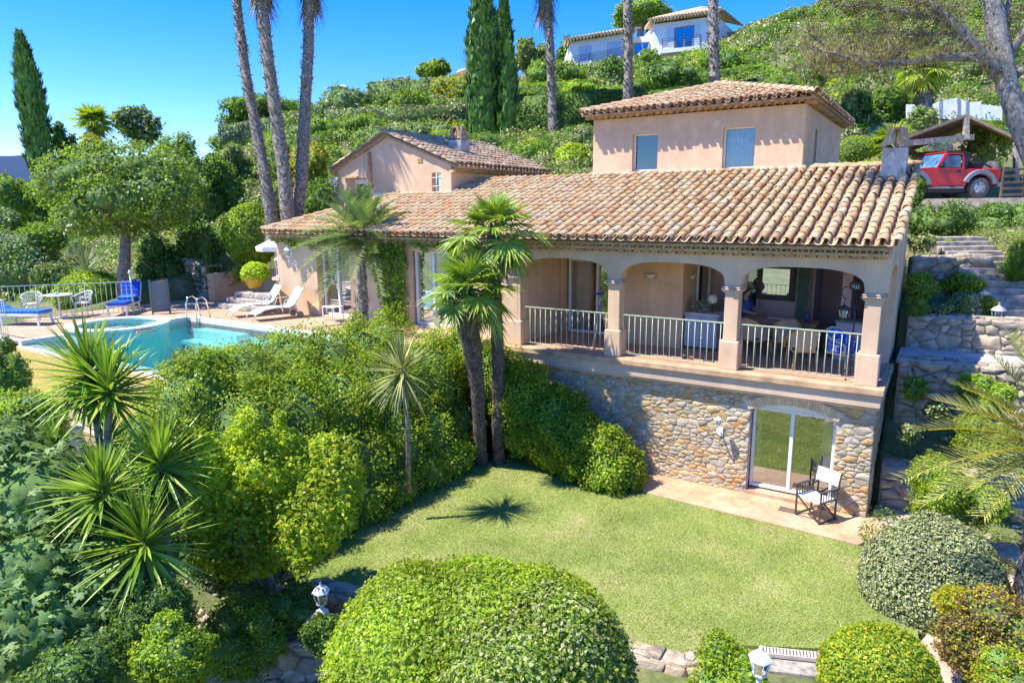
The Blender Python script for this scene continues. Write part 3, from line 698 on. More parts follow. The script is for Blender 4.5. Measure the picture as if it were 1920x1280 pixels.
# ------------------------------------------------------------------ lawn, patio, paths
def sheet(name, pts, z, m, thick=.0, kind='structure', label=None):
    b = MB()
    if thick: b.prism([(x, y, z-thick) for x, y in pts], (0, 0, thick))
    else: b.add([(x, y, z) for x, y in pts], [tuple(range(len(pts)))])
    return b.build(name, m, kind=kind, label=label)
def paving(name, tile, c1, c2, c3, gap=.02, ang=0.0, gapc=(.45,.36,.27)):
    m, n, l, b = nodes(name)
    g = n.new('ShaderNodeNewGeometry'); mp = n.new('ShaderNodeMapping'); mp.inputs['Rotation'].default_value = (0, 0, ang); l.new(g.outputs['Position'], mp.inputs[0])
    br = n.new('ShaderNodeTexBrick'); br.offset = 0.0; br.inputs['Scale'].default_value = 1.0; br.inputs['Brick Width'].default_value = tile; br.inputs['Row Height'].default_value = tile
    br.inputs['Mortar Size'].default_value = gap*.5; br.inputs['Mortar Smooth'].default_value = .3; br.inputs['Bias'].default_value = 0
    br.inputs['Color1'].default_value = c4(c1); br.inputs['Color2'].default_value = c4(c2); br.inputs['Mortar'].default_value = c4(gapc); l.new(mp.outputs[0], br.inputs[0])
    t = noise(n, l, 1.3, 6, .65); r = ramp(n, [(.45, (0,0,0,1)), (.65, (.8,.8,.8,1))]); l.new(t.outputs[0], r.inputs[0])
    col = mx(n, l, r.outputs[0], br.outputs[0], c4(c3)); t2 = noise(n, l, 9, 5, .7); r2 = ramp(n, [(.3, (.78,.78,.78,1)), (.7, (1.1,1.1,1.1,1))]); l.new(t2.outputs[0], r2.inputs[0])
    l.new(mx(n, l, 1.0, col, r2.outputs[0], 'MULTIPLY'), b.inputs['Base Color']); b.inputs['Roughness'].default_value = .8
    bump(n, l, br.outputs[1], b, -.35, .01); return m
PATIO = paving('patio_tile', .30, (.58,.36,.20), (.49,.28,.15), (.60,.43,.28), .03, 0, (.42,.30,.20))
DECK = paving('deck_tile', .30, (.56,.36,.21), (.46,.28,.16), (.58,.42,.28), .028, 0, (.38,.27,.18))
LAWN = [(-8.3,7.05),(-9.4,7.2),(-9.6,9.0),(-9.7,11.5),(-9.6,13.6),(-8,14.2),(-5.0,13.45),(-4.4,13.38),(-3.4,13.34),(-2.2,13.3),(-.85,13.24),(-.2,13.0),(.1,11.8),(.2,10.6),(-.3,10.0),(-.9,9.66),(-1.64,9.27),(-2.3,8.9),(-2.6,8.35),(-3.5,8.3),(-4.5,7.6),(-5.4,7.1),(-6.6,7.2),(-7.4,7.3),(-7.9,7.1)]
m, n, l, b = nodes('lawn_ground')
t = noise(n, l, .75, 6, .65); r = ramp(n, [(.36, (.20,.30,.05,1)), (.5, (.30,.38,.08,1)), (.62, (.40,.42,.14,1)), (.72, (.52,.46,.25,1))]); l.new(t.outputs[0], r.inputs[0])
t2 = noise(n, l, 22, 5, .75); r2 = ramp(n, [(.3, (.62,.62,.62,1)), (.7, (1.2,1.2,1.2,1))]); l.new(t2.outputs[0], r2.inputs[0])
l.new(mx(n, l, 1.0, r.outputs[0], r2.outputs[0], 'MULTIPLY'), b.inputs['Base Color']); b.inputs['Roughness'].default_value = .95; bump(n, l, noise(n, l, 60, 5, .7).outputs[0], b, .8, .03)
sheet('lawn', LAWN, 0.0, m, .25, label='small sunlit lawn below the stone wall')
def inpoly(x, y, poly):
    c = np.zeros(len(x), bool); n_ = len(poly)
    for i in range(n_):
        x1, y1 = poly[i]; x2, y2 = poly[(i+1) % n_]
        k = ((y1 > y) != (y2 > y)); xi = (x2-x1)*(y-y1)/((y2-y1) if y2 != y1 else 1e-9)+x1; c ^= k & (x < xi)
    return c
def grass():
    n_ = 230000; x = U(-9.8, .3, n_); y = U(6.9, 14.2, n_); k = inpoly(x, y, LAWN); x, y = x[k], y[k]; n_ = len(x)
    a = U(0, 6.28, n_); h = U(.018, .045, n_); w_ = U(.006, .011, n_); ln = U(.2, 1.1, n_)
    d = np.stack([np.cos(a), np.sin(a)], 1); s = np.stack([-d[:, 1], d[:, 0]], 1)
    B0 = np.stack([x-s[:, 0]*w_/2, y-s[:, 1]*w_/2, 0*x], 1); B1 = np.stack([x+s[:, 0]*w_/2, y+s[:, 1]*w_/2, 0*x], 1); Tt = np.stack([x+d[:, 0]*h*ln, y+d[:, 1]*h*ln, h], 1)
    V = np.stack([B0, B1, Tt], 1).reshape(-1, 3)
    mg = island('grass_blades', [(0, (.21,.28,.05)), (.3, (.35,.39,.07)), (.65, (.48,.47,.13)), (.88, (.54,.53,.24)), (1, (.62,.57,.36))], .6, .35, .9, 0, .15, (1.0, .55, .78, (.55,.50,.20)), .25)
    tag(link('lawn_grass', npmesh('lawn_grass', V, [np.arange(n_*3).reshape(-1, 3)], mg)), 'short yellowish green grass of the lawn', 'grass', None, 'stuff')
grass()
sheet('patio', [(-6.6,13.55),(-5.05,13.4),(-4.3,13.34),(-3.4,13.30),(-2.2,13.26),(-.85,13.20),(-.5,13.9),(-.55,14.6),(-6.6,14.6)], .03, PATIO, .3, label='terracotta tiled patio strip along the stone wall')
sheet('side_path', [(-.75,14.2),(1.2,14.0),(1.6,15.4),(-.75,15.3)], .015, plain('pale_concrete', (.45,.37,.29), .9, 0, .2, 3, .3), .2)
sheet('upper_path', [(-.7,16.95),(2.6,17.3),(2.8,18.6),(-.7,18.4)], 2.84, plain('path_concrete', (.50,.47,.42), .9, 0, .15, 3, .3), .1, label='pale concrete path beside the house between two stone walls')
sheet('driveway', [(-4,27.0),(8,26.6),(8,33),(-4,33)], 6.37, plain('driveway_gravel', (.40,.34,.27), .95, 0, .25, 5, .5), .5)
sheet('lower_path', [(-9.2,4.6),(-6.0,4.4),(-6.2,6.0),(-7.2,6.35),(-9.0,5.9)], -.98, plain('earth_path', (.46,.34,.24), .95, 0, .3, 2, .5), .4)
sheet('garden_path', [(-.9,8.2),(.0,9.8),(.35,11.0),(.8,10.8),(.6,9.4),(.2,7.6),(-.4,7.0)], -.02, plain('sand_path', (.52,.38,.27), .95, 0, .3, 2, .5), .5)
# ------------------------------------------------------------------ pool terrace
ZD = 2.9
X0, X1, Y0, Y1 = -19.45, -12.4, 7.95, 12.15      # water
deck = MB()
def dk(x0, x1, y0, y1): deck.box(x0, x1, y0, y1, 1.2, ZD)
dk(-22.95, X0-.18, 7.45, 17.2); dk(X0-.18, X1+.18, Y1+.18, 17.2); dk(X1+.18, -9.55, 13.7, 17.2); dk(X1+.18, -10.6, 12.4, 13.69); dk(X1+.18, X1+.75, 7.6, 12.39); dk(-23.6, -22.95, 9.4, 17.2)
deck.build('pool_deck', DECK, kind='structure', label='terracotta tiled terrace round the pool')
SPA = tuple(on(222, 604, 2, 3.17)[:2])
cop = MB(); z0_, z1_ = ZD-.30, ZD+.035
cop.box(X0-.22, X0+.02, Y0-.32, Y1+.2, z0_, z1_); cop.box(X0+.02, X1+.2, Y1, Y1+.22, z0_, z1_+.003); cop.box(X1, X1+.22, Y0-.02, Y1-.004, z0_, z1_-.003)
cop.box(-22.9, X0-.23, 7.30, 7.75, z0_+.1, z1_-.002)
cop.build('pool_coping', plain('coping_stone', (.72,.66,.58), .75, 0, .12, 4), kind='structure', bevel=.012)
weir = MB(); weir.box(X0-.24, X1+.3, Y0-.42, Y0-.004, 1.2, ZD-.10); weir.build('infinity_edge', plain('weir_stone', (.66,.50,.38), .7, 0, .15, 4), kind='structure', bevel=.015)
# mosaic catch wall below the infinity edge
m, n, l, b = nodes('gold_mosaic'); vo = n.new('ShaderNodeTexVoronoi'); vo.inputs['Scale'].default_value = 26; g = n.new('ShaderNodeNewGeometry'); l.new(g.outputs['Position'], vo.inputs[0])
r = ramp(n, [(0, (.42,.27,.05,1)), (.5, (.62,.43,.10,1)), (1, (.52,.45,.18,1))]); l.new(vo.outputs['Color'], r.inputs[0]); l.new(r.outputs[0], b.inputs['Base Color']); b.inputs['Roughness'].default_value = .3
GOLD = m
gw = MB(); gw.prism([(X0-.24, Y0-.424, ZD-.13), (X1+.3, Y0-.424, ZD-.13), (X1+.3, Y0-.62, ZD-1.35), (X0-.24, Y0-.62, ZD-1.35)], (0, -.06, 0)); gw.build('mosaic_spill_wall', GOLD, label='golden mosaic wall below the infinity edge', cat='pool wall')
gl = MB(); gl.box(X0-1.4, X1+.6, Y0-1.65, Y0-1.42, .2, ZD-.98); gl.build('catch_basin_wall', TRIM, label='pink ledge wall of the catch basin below the pool', cat='wall', bevel=.02)
gb = MB(); gb.box(X0-1.4, X1+.6, Y0-1.42, Y0-.5, .2, ZD-1.18); gb.build('catch_basin', plain('basin_water', (.28,.30,.12), .1, 0, .2), kind='structure')
lw_ = MB(); lw_.box(-23.5, X0-.25, 7.32, 7.44, .0, ZD+.0); lw_.build('terrace_wall', STUCCO, label='pink retaining wall under the left end of the pool fence', cat='wall')
# pool shell
m, n, l, b = nodes('pool_tile'); t = noise(n, l, 26, 3, .6); r = ramp(n, [(.35, (.08,.66,.74,1)), (.65, (.30,.86,.88,1))]); l.new(t.outputs[0], r.inputs[0]); l.new(r.outputs[0], b.inputs['Base Color']); b.inputs['Roughness'].default_value = .4
PT = m
sh = MB(); zb = ZD-1.45
sh.add([(X0, Y0, zb), (X1, Y0, zb), (X1, Y1, zb), (X0, Y1, zb)], [(0,1,2,3)])
for q in ([(X0,Y0),(X1,Y0)], [(X1,Y0),(X1,Y1)], [(X1,Y1),(X0,Y1)], [(X0,Y1),(X0,Y0)]):
    (a, b_), (c, d) = q; sh.add([(a,b_,zb),(c,d,zb),(c,d,ZD-.1),(a,b_,ZD-.1)], [(0,1,2,3)])
sh.build('pool_basin', PT, kind='structure')
st = MB()
for k in range(4): st.box(X0+.9, X0+2.9-.0*k, Y1-.42*(k+1), Y1-.42*k-.004, zb+.01, ZD-.22-.26*k)
for k in range(3): st.box(X0+.01, X0+.9-.25*k, Y0+.3, Y0+1.4, zb+.012+.001*k, ZD-.65+.16*k)
st.build('pool_steps', plain('pool_step_tile', (.25,.66,.66), .5, 0, .12, 20), kind='structure')
m, n, l, b = nodes('pool_water'); n.remove(b)
gl_ = n.new('ShaderNodeBsdfGlossy'); gl_.inputs['Roughness'].default_value = .03; tr = n.new('ShaderNodeBsdfTransparent'); tr.inputs[0].default_value = (.72,1.0,1.0,1)
fr = n.new('ShaderNodeFresnel'); fr.inputs[0].default_value = 1.33; s = n.new('ShaderNodeMixShader'); l.new(fr.outputs[0], s.inputs[0]); l.new(tr.outputs[0], s.inputs[1]); l.new(gl_.outputs[0], s.inputs[2])
t = noise(n, l, 5.5, 4, .6, dist=1.0); bp = n.new('ShaderNodeBump'); bp.inputs['Strength'].default_value = .9; bp.inputs['Distance'].default_value = .06; l.new(t.outputs[0], bp.inputs['Height']); l.new(bp.outputs[0], gl_.inputs['Normal']); l.new(bp.outputs[0], fr.inputs['Normal'])
l.new(s.outputs[0], n['Material Output'].inputs[0]); WATER = m
wt = MB(); wt.add([(X0, Y0-.30, ZD-.085), (X1, Y0-.30, ZD-.085), (X1, Y1, ZD-.085), (X0, Y1, ZD-.085)], [(0,1,2,3)]); wt.build('pool_water', WATER, kind='structure')
# raised spa
spa = empty('spa', (SPA[0], SPA[1], ZD-.3), 0, 'round raised spa tub with pale rim at the pool corner', 'spa')
MOS = island('blue_green_mosaic', [(0,(.30,.50,.44)), (1,(.46,.62,.54))], .3, .3, 22, .1)
w1 = MB(); w1.lathe((0,0,0), [(1.22,-1.1),(1.22,.50),(.98,.50),(.98,.10),(.80,.10),(.80,-.3),(.02,-.32)], 56, False); w1.build('tub_wall', MOS, spa)
w2 = MB(); ring = [(.96,.50),(.96,.55),(1.26,.55),(1.26,.50)]; vs = [(r*math.cos(2*math.pi*k/56), r*math.sin(2*math.pi*k/56), z) for r, z in ring for k in range(56)]
w2.add(vs, [(i*56+k, i*56+(k+1) % 56, ((i+1) % 4)*56+(k+1) % 56, ((i+1) % 4)*56+k) for i in range(4) for k in range(56)]); w2.build('rim', plain('spa_rim', (.78,.72,.64), .7, 0, .1), spa)
w3 = MB(); w3.lathe((0,0,0), [(.81,.12),(.97,.12),(.97,.122),(.81,.122)], 48, False); w3.build('seat_ledge', plain('spa_ledge', (.72,.60,.42), .6, 0, .1), spa)
w4 = MB(); w4.add([(0.975*math.cos(2*math.pi*k/48), 0.975*math.sin(2*math.pi*k/48), .36) for k in range(48)], [tuple(range(48))]); w4.build('spa_water', WATER, spa)
w5 = MB(); w5.box(1.0, 1.32, -.25, .25, .40, .47); w5.build('spillway', TRIM, spa)
# ------------------------------------------------------------------ the villa
YF = 14.5; ZB = 2.72; ZE = 5.30
V_ = empty('villa', (-9, YF, 0), 0, 'pink stucco villa with arched balcony, stone basement and tiled roofs', 'house')
OX = Vector((-9, YF, 0))
class VB(MB):                                # villa parts are written in world coordinates
    def build(s, name, m, parent=None, **k):
        par = parent or V_
        org = OX
        p = par
        off = Vector((0,0,0))
        while p is not None: off += Vector(p.location); p = p.parent
        s.v = [(x-off.x, y-off.y, z-off.z) for x, y, z in s.v]
        return MB.build(s, name, m, par, **k)
def hole_wall(mb, axis, c, t, u0, u1, z0, z1, holes):
    """wall slab with rectangular openings: plane axis='y' at c..c+t spanning u (x); holes (a,b,za,zb)"""
    us = sorted(set([u0, u1]+[k for h in holes for k in h[:2]])); zs = sorted(set([z0, z1]+[k for h in holes for k in h[2:]]))
    for a, b in zip(us, us[1:]):
        run = None
        for p, q in zip(zs, zs[1:]):
            inside = any(h[0] <= a+1e-6 and h[1] >= b-1e-6 and h[2] <= p+1e-6 and h[3] >= q-1e-6 for h in holes)
            if not inside: run = (run[0], q) if run else (p, q)
            if inside or q == zs[-1]:
                if run:
                    if axis == 'y': mb.box(a, b, c, c+t, run[0], run[1])
                    else: mb.box(c, c+t, a, b, run[0], run[1])
                run = None
# --- left wing (facade plane YF, x -18.05 .. -9.4)
w = VB(); holes = [(-16.25,-14.85,ZD+.02,5.0), (-12.55,-11.15,ZD+.02,5.0)]
hole_wall(w, 'y', YF, .3, -18.05, -9.02, 1.2, 5.42, holes); w.build('wall', STUCCO, label='front wall of the low left wing')
w = VB(); w.box(-18.05, -17.75, YF+.31, 19.5, 1.2, 5.42); w.build('wall', STUCCO)
w = VB(); w.box(-9.32, -9.05, YF+.31, 19.5, 1.2, 5.4); w.build('wall', STUCCO)
w = VB(); w.box(-17.7, -9.4, 18.9, 19.2, 1.2, 6.0); w.build('wall', STUCCO)
def sliding(name, x0, x1, y, z0, z1, curtain, side=0, arch=0, parent=None, mull=None, deep=.0, leaves_=2):
    """glazed sliding door in a facade-parallel opening"""
    par = parent or V_
    r = bpy.data.objects.new('sliding_door', None); COL.objects.link(r); r.parent = par; r.empty_display_size = .2
    off = Vector((0,0,0)); p = par
    while p is not None: off += Vector(p.location); p = p.parent
    r.location = Vector((x0, y, z0))-off
    if name: r['label'] = name
    f = VB(); t = .055
    f.box(x0, x0+t, y, y+.09, z0, z1); f.box(x1-t, x1, y, y+.09, z0, z1); f.box(x0+t, x1-t, y, y+.09, z0, z0+.07); 
    if not arch: f.box(x0+t, x1-t, y, y+.09, z1-t, z1)
    mm = mull or (x0+x1)/2; f.box(mm-.035, mm+.035, y-.01, y+.07, z0+.07, z1-t)
    f.build('frame', PVC, r, bevel=.006)
    g_ = VB(); g_.add([(x0+t, y+.045, z0+.07), (x1-t, y+.045, z0+.07), (x1-t, y+.045, z1-t+arch*.3), (x0+t, y+.045, z1-t+arch*.3)], [(0,1,2,3)]); g_.build('pane', GLASS, r)
    if curtain:
        for a, b_ in curtain:
            c = VB(); k = int((b_-a)/.022); V, F = [], []
            for i in range(k+1):
                xx = a+(b_-a)*i/k; yy = y+.2+.035*math.sin(i*1.15)+.01*math.sin(i*.37); V += [(xx, yy, z0+.04), (xx, yy, z1-.02)]
            F = [(2*i, 2*i+2, 2*i+3, 2*i+1) for i in range(k)]; c.add(V, F, True); c.build('curtain', CURT.get(name, CURT['d']), r)
    return r
CURT = {'d': plain('curtain_cream', (.62,.58,.50), .9, 0, .05), 'green': plain('curtain_green', (.42,.50,.30), .9, 0, .05)}
CURT['sliding door of the left wing with green curtains'] = CURT['green']
sliding('sliding door of the left wing with green curtains', -16.2, -14.9, YF+.2, ZD+.03, 5.0, [(-16.1,-15.65)])
sliding('second door of the left wing beside the ivy', -12.5, -11.2, YF+.2, ZD+.03, 5.0, [(-12.4,-12.05)])
# dim rooms behind the openings
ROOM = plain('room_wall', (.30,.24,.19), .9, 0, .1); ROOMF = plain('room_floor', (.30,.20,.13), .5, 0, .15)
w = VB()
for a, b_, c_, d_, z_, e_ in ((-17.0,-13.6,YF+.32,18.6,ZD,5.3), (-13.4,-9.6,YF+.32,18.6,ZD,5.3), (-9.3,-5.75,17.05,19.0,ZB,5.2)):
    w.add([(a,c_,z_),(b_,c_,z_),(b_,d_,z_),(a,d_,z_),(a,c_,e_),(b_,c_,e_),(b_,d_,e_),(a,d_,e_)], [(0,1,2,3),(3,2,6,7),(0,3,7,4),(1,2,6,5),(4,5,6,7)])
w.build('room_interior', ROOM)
for a, s_ in ((-14.87, 1), ):
    pass
sh_ = VB()
for x0, x1 in ((-14.80,-14.25),):
    sh_.box(x0, x1, YF-.055, YF-.012, ZD+.05, 4.95); sh_.box(x0+.05, x1-.05, YF-.066, YF-.056, ZD+.12, 3.9); sh_.box(x0+.05, x1-.05, YF-.066, YF-.056, 4.0, 4.88)
sh_.build('shutter', STUCCO)
# --- arcade: wall with three basket arches over x -9.02 .. -.85
CX = [-9.08, -6.40, -3.72, -1.08]; HW = .145
def archcurve(xa, xb, zs, h, n=26, e=2.7):
    out = []
    for i in range(n+1):
        t = -1+2*i/n; t = math.copysign(1-(1-abs(t))**1.6, t) if abs(t) > 0 else 0
        out.append(((xa+xb)/2+(xb-xa)/2*t, zs+h*(max(0, 1-abs(t)**e))**(1/e)))
    return out
w = VB(); ZS, ZC = 4.56, 4.95; ZT = 5.42; th = .30
for k in range(3):
    xa, xb = CX[k]+HW+.02, CX[k+1]-HW-.02; c = archcurve(xa, xb, ZS, ZC-ZS)
    for (x1, z1), (x2, z2) in zip(c, c[1:]):
        w.add([(x1,YF,z1),(x2,YF,z2),(x2,YF,ZT),(x1,YF,ZT),(x1,YF+th,z1),(x2,YF+th,z2),(x2,YF+th,ZT),(x1,YF+th,ZT)], [(0,1,2,3),(7,6,5,4),(0,4,5,1)])
for k in range(4):
    a, b_ = CX[k]-HW-.02, CX[k]+HW+.02
    if k == 0: a = -9.02
    if k == 3: b_ = -.85
    w.box(a, b_, YF, YF+th, ZS-.04, ZT)
w.build('arcade_wall', STUCCO, label='wall with three basket arches over the balcony')
for k, cx in enumerate(CX):
    r = bpy.data.objects.new('column', None); COL.objects.link(r); r.parent = V_; r.location = Vector((cx, YF+.15, ZB))-OX
    s_ = MB(); s_.box(-HW, HW, -HW, HW, .62, ZS-.02-ZB); s_.build('shaft', STUCCO, r, bevel=.012)
    s_ = MB(); s_.box(-.20, .20, -.21, .20, 0, .62); s_.build('plinth', STUCCO, r, bevel=.02)
    s_ = MB(); q = .145
    for z, e in ((4.36,.165),(4.385,.195),(4.42,.215),(4.46,.205),(4.485,.175)):
        s_.box(-e, e, -e, e, z-ZB, z-ZB+.03)
    s_.build('capital', TRIM, r, bevel=.010)
# side wall (faces +x) with its own arch
w = VB(); c = archcurve(YF+.42, 16.9, 4.45, .5)
for (y1, z1), (y2, z2) in zip(c, c[1:]):
    w.add([(-.85,y1,z1),(-.85,y2,z2),(-.85,y2,ZT),(-.85,y1,ZT),(-1.17,y1,z1),(-1.17,y2,z2),(-1.17,y2,ZT),(-1.17,y1,ZT)], [(0,1,2,3),(7,6,5,4),(0,4,5,1)])
w.box(-1.17, -.85, YF+.301, YF+.42, 4.45, ZT); w.box(-1.17, -.85, 16.9, 19.5, 1.0, 5.42)
w.prism([(-1.17,YF-.0,5.42),(-1.17,19.5,5.42),(-1.17,19.5,6.93)], (.32,0,0)); w.build('wall', STUCCO, label='right end wall with a side arch')
w = VB(); w.box(-1.17,-.85, 16.9, 19.5, -.2, .995); w.build('wall', STUCCO)
# porch: rear walls
w = VB(); hole_wall(w, 'y', 16.8, .2, -9.04, -6.35, ZB, 5.3, [(-8.86,-7.0,ZB,4.78)]); w.box(-6.35, -5.56, 17.253, 18.8, ZB, 5.3) 
w.box(-7.02, -5.32, 16.15, 17.25, ZB, 5.3); w.box(-5.548, -5.32, 18.35, 18.8, ZB, 5.3); w.box(-5.548, -5.32, 17.25, 18.35, 4.75, 5.3)
w.build('porch_wall', STUCCO_IN, label='warm peach inner walls of the balcony')
w = VB(); hole_wall(w, 'y', 18.8, .2, -5.5, -1.17, ZB, 5.3, [(-4.85,-4.12,ZB,4.72), (-2.75,-1.95,ZB,4.9)]); w.box(-1.95,-1.75, 17.3, 18.8, ZB, 5.3); w.box(-2.95,-2.76,19.01,20.1,ZB,5.3); w.box(-2.75,-1.6,19.9,20.1,ZB,5.3)
w.build('porch_wall', stucco('stucco_mauve', (.60,.40,.36), (.64,.46,.42), .3), label='mauve pink rear wall with the mirror')
w = VB(); w.box(-9.04, -.9, YF+.31, 21.2, 5.302, 5.36); w.build('ceiling', plain('ceiling_paint', (.72,.64,.55), .9, 0, .05))
sliding('balcony sliding door with cream curtains', -8.8, -7.05, 16.85, ZB+.01, 4.76, [(-8.65,-8.25)])
rr_ = sliding('teal door at the back of the balcony', -4.83, -4.14, 18.86, ZB+.01, 4.7, None)
d = VB(); d.box(-4.72,-4.24,18.93,18.97,ZB+.08,4.62); d.box(-4.66,-4.52,18.925,18.93,ZB+.3,3.5); d.build('door_leaf', TEAL, rr_)
dd_ = VB(); dd_.box(-5.56,-5.50,17.3,18.3,ZB,4.75); dd_.build('door_leaf', IRON, V_, label='dark side door of the balcony')
fr_ = VB(); fr_.box(-5.34,-5.29,17.26,17.33,ZB,4.72); fr_.box(-5.34,-5.29,18.27,18.34,ZB,4.72); fr_.box(-5.34,-5.29,17.33,18.27,4.66,4.72); fr_.build('door_frame', PVC)
s_ = VB(); 
x0, x1 = -3.18, -2.84; s_.box(x0, x0+.04, 18.70, 18.74, ZB+.1, 4.85); s_.box(x1-.04, x1, 18.70, 18.74, ZB+.1, 4.85); s_.box(x0+.04,x1-.04,18.70,18.74,ZB+.1,ZB+.2); s_.box(x0+.04,x1-.04,18.70,18.74,4.77,4.85)
for k in range(40): z = ZB+.23+k*.049; s_.add([(x0+.04,18.70,z),(x1-.04,18.70,z),(x1-.04,18.735,z+.04),(x0+.04,18.735,z+.04)], [(0,1,2,3)])
s_.build('shutter', SHUT_GREEN, label='green louvred shutter')
# balcony floor and slab
PORCH = paving('porch_tile', .22, (.58,.33,.19), (.50,.26,.15), (.60,.40,.26), .018, .785)
w = VB(); w.box(-9.7, -.88, YF+.0, 21.2, 2.42, ZB); w.build('balcony_floor', PORCH)
w = VB(); w.box(-9.75, -.74, YF-.27, YF-.004, 2.60, ZB+.004); w.box(-.876, -.74, YF, 16.9, 2.60, ZB+.004); w.build('balcony_edge', plain('edge_tile', (.56,.35,.20), .8, 0, .25, 3, .2), bevel=.01)
w = VB(); w.box(-9.75, -.78, YF-.20, YF-.06, 2.34, 2.596); w.box(-9.75, -.80, YF-.15, YF-.06, 2.28, 2.337); w.box(-.84, -.78, YF-.056, 17, 2.34, 2.596); w.build('slab_band', TRIM, bevel=.01)
# --- basement wall of rubble with arched door opening
DX0, DX1, DZ, DZA = -3.20, -1.52, 1.93, 2.12
def darch(x): t = (x-(DX0+DX1)/2)/((DX1-DX0)/2); return DZ+(DZA-DZ)*(1-t*t) if abs(t) < 1 else 0
sts = rubble(lambda u, v: not (DX0-.02 < u < DX1+.02 and v < darch(u)+.24), -9.4, -.85, .02, 2.30, .145, 5, .005, (.006,.020), 1.6, .28)
def cut(st_):
    out = []
    for q, h, c in st_:
        if c[0] < DX0: q = clip_poly(q, 1, 0, DX0-.0) if c[1] < DZ else q
        elif c[0] > DX1: q = clip_poly(q, -1, 0, -(DX1+.0)) if c[1] < DZ else q
        if DX0-.15 < c[0] < DX1+.15 and c[1] > DZ:
            lowz = DZA+.22-.35*max(0, abs(c[0]-(DX0+DX1)/2)-.35); q = clip_poly(q, 0, -1, -lowz)
        if len(q) >= 3: out.append((q, h, (sum(a for a, b in q)/len(q), sum(b for a, b in q)/len(q))))
    return out
cs_ = cut(sts)
for k_ in (0, 1): stone_mesh('rubble_facing', [q for q in cs_ if (q[2][0] > (DX0+DX1)/2) == bool(k_)], lambda a, b, h: np.array([a+9, -h, b]), STONE, V_)
w = VB(); w.box(-9.6, DX0, YF+.004, YF+.4, -.3, 2.34); w.box(DX1, -.87, YF+.004, YF+.4, -.3, 2.34)
c = [(DX0+(DX1-DX0)*i/12, darch(DX0+(DX1-DX0)*i/12) if 0 < i < 12 else DZ) for i in range(13)]
for (x1, z1), (x2, z2) in zip(c, c[1:]): w.add([(x1,YF+.004,z1),(x2,YF+.004,z2),(x2,YF+.004,2.34),(x1,YF+.004,2.34),(x1,YF+.4,z1),(x2,YF+.4,z2),(x2,YF+.4,2.34),(x1,YF+.4,2.34)], [(0,1,2,3),(7,6,5,4),(0,4,5,1)])
w.build('basement_wall', MORTAR)
sts = rubble(None, YF-.0, 17.2, .0, 2.55, .20, 8, .010, (.012,.03), 1.5, .35)
stone_mesh('rubble_facing', sts, lambda a, b, h: np.array([-.86+h+9, a-YF, b]), STONE, V_)
w = VB(); w.box(-.9, -.86, YF+.01, 17.2, -.2, 2.34); w.build('basement_wall', MORTAR)
# brick voussoirs
w = VB(); nb = 34; R_ = None
for i in range(nb):
    t0, t1 = -1.04+2.08*i/nb, -1.04+2.08*(i+.88)/nb; xc = (DX0+DX1)/2; hwd = (DX1-DX0)/2
    p = []
    for t, e in ((t0, 0), (t1, 0), (t1, 1), (t0, 1)):
        x = xc+hwd*t; z = DZ+(DZA-DZ)*(1-min(1, t*t)); nx, nz = t*.42, 1; l_ = math.hypot(nx, nz); p.append((x+nx/l_*.20*e, YF-.045, z+nz/l_*(.20+(.06 if abs((t0+t1)/2) < .1 else 0))*e))
    w.prism(p, (0, .05, 0))
w.build('arch_bricks', BRICK)
dr = sliding('large sliding door in the stone wall', DX0+.02, DX1-.02, YF+.22, .14, 1.93, [(-3.12,-3.02), (-1.82,-1.6)], mull=-2.38)
w = VB(); c2 = [(DX0+.02+(DX1-DX0-.04)*i/12) for i in range(13)]
for a, b_ in zip(c2, c2[1:]): w.prism([(a, YF+.23, 1.88), (b_, YF+.23, 1.88), (b_, YF+.23, max(1.9, darch(b_)-.01)), (a, YF+.23, max(1.9, darch(a)-.01))], (0, .06, 0))
w.build('head_panel', PVC, dr)
w = VB(); w.box(DX0, DX1, YF-.02, YF+.38, -.1, .10); w.build('door_step', PATIO)
w = VB(); a, b_, c_, d_, z_, e_ = DX0-1.2, DX1+.5, YF+.42, 18.4, .13, 2.33
w.add([(a,c_,z_),(b_,c_,z_),(b_,d_,z_),(a,d_,z_),(a,c_,e_),(b_,c_,e_),(b_,d_,e_),(a,d_,e_)], [(0,1,2,3),(3,2,6,7),(0,3,7,4),(1,2,6,5),(4,5,6,7)]); w.build('room_interior', ROOM)
# --- main roof
EY, EZ, SL = 14.06, 5.44, .30; RYV = 19.45
vdir = Vector((0, 1, SL)).normalized(); vl = (RYV-EY)*math.hypot(1, SL)
def main_in(u, v):
    x = -18.15+u; yy = v/math.hypot(1, SL)
    if x < -18.15+.62*yy-.05: return False
    if x < -13.5 and yy > 17.85-EY-.1: return False
    return yy < (RYV-EY) and x < -.72
tile_roof('roof_tiles', Vector((-18.15, EY, EZ))-OX, (1,0,0), vdir, main_in, 17.4, vl, V_, TILE, seed=3)
w = VB(); w.prism([(-18.1,EY+.06,EZ-.03),(-.76,EY+.06,EZ-.03),(-.76,RYV,EZ-.03+SL*(RYV-EY-.06)),(-14.8,RYV,EZ-.03+SL*(RYV-EY-.06))], (0,0,.035)); w.build('roof_deck', MORTAR_T)
w = VB(); w.prism([(-18.1,EY+.06,EZ-.05),(-18.1,19.4,EZ-.05),(-14.8,RYV,EZ-.05+SL*(RYV-EY-.06))], (0,0,.03)); w.build('roof_deck', MORTAR_T)
w = VB(); ridge_tiles(w, (-18.15,EY,EZ+.05), (-15.75,EY+3.9,EZ+.05+3.9*SL)); w.build('ridge_tiles', TILE)
w = VB(); ridge_tiles(w, (-3.1,RYV+.02,EZ+SL*(RYV-EY)+.04), (-.8,RYV+.02,EZ+SL*(RYV-EY)+.04), .1)
w.build('ridge_tiles', TILE)
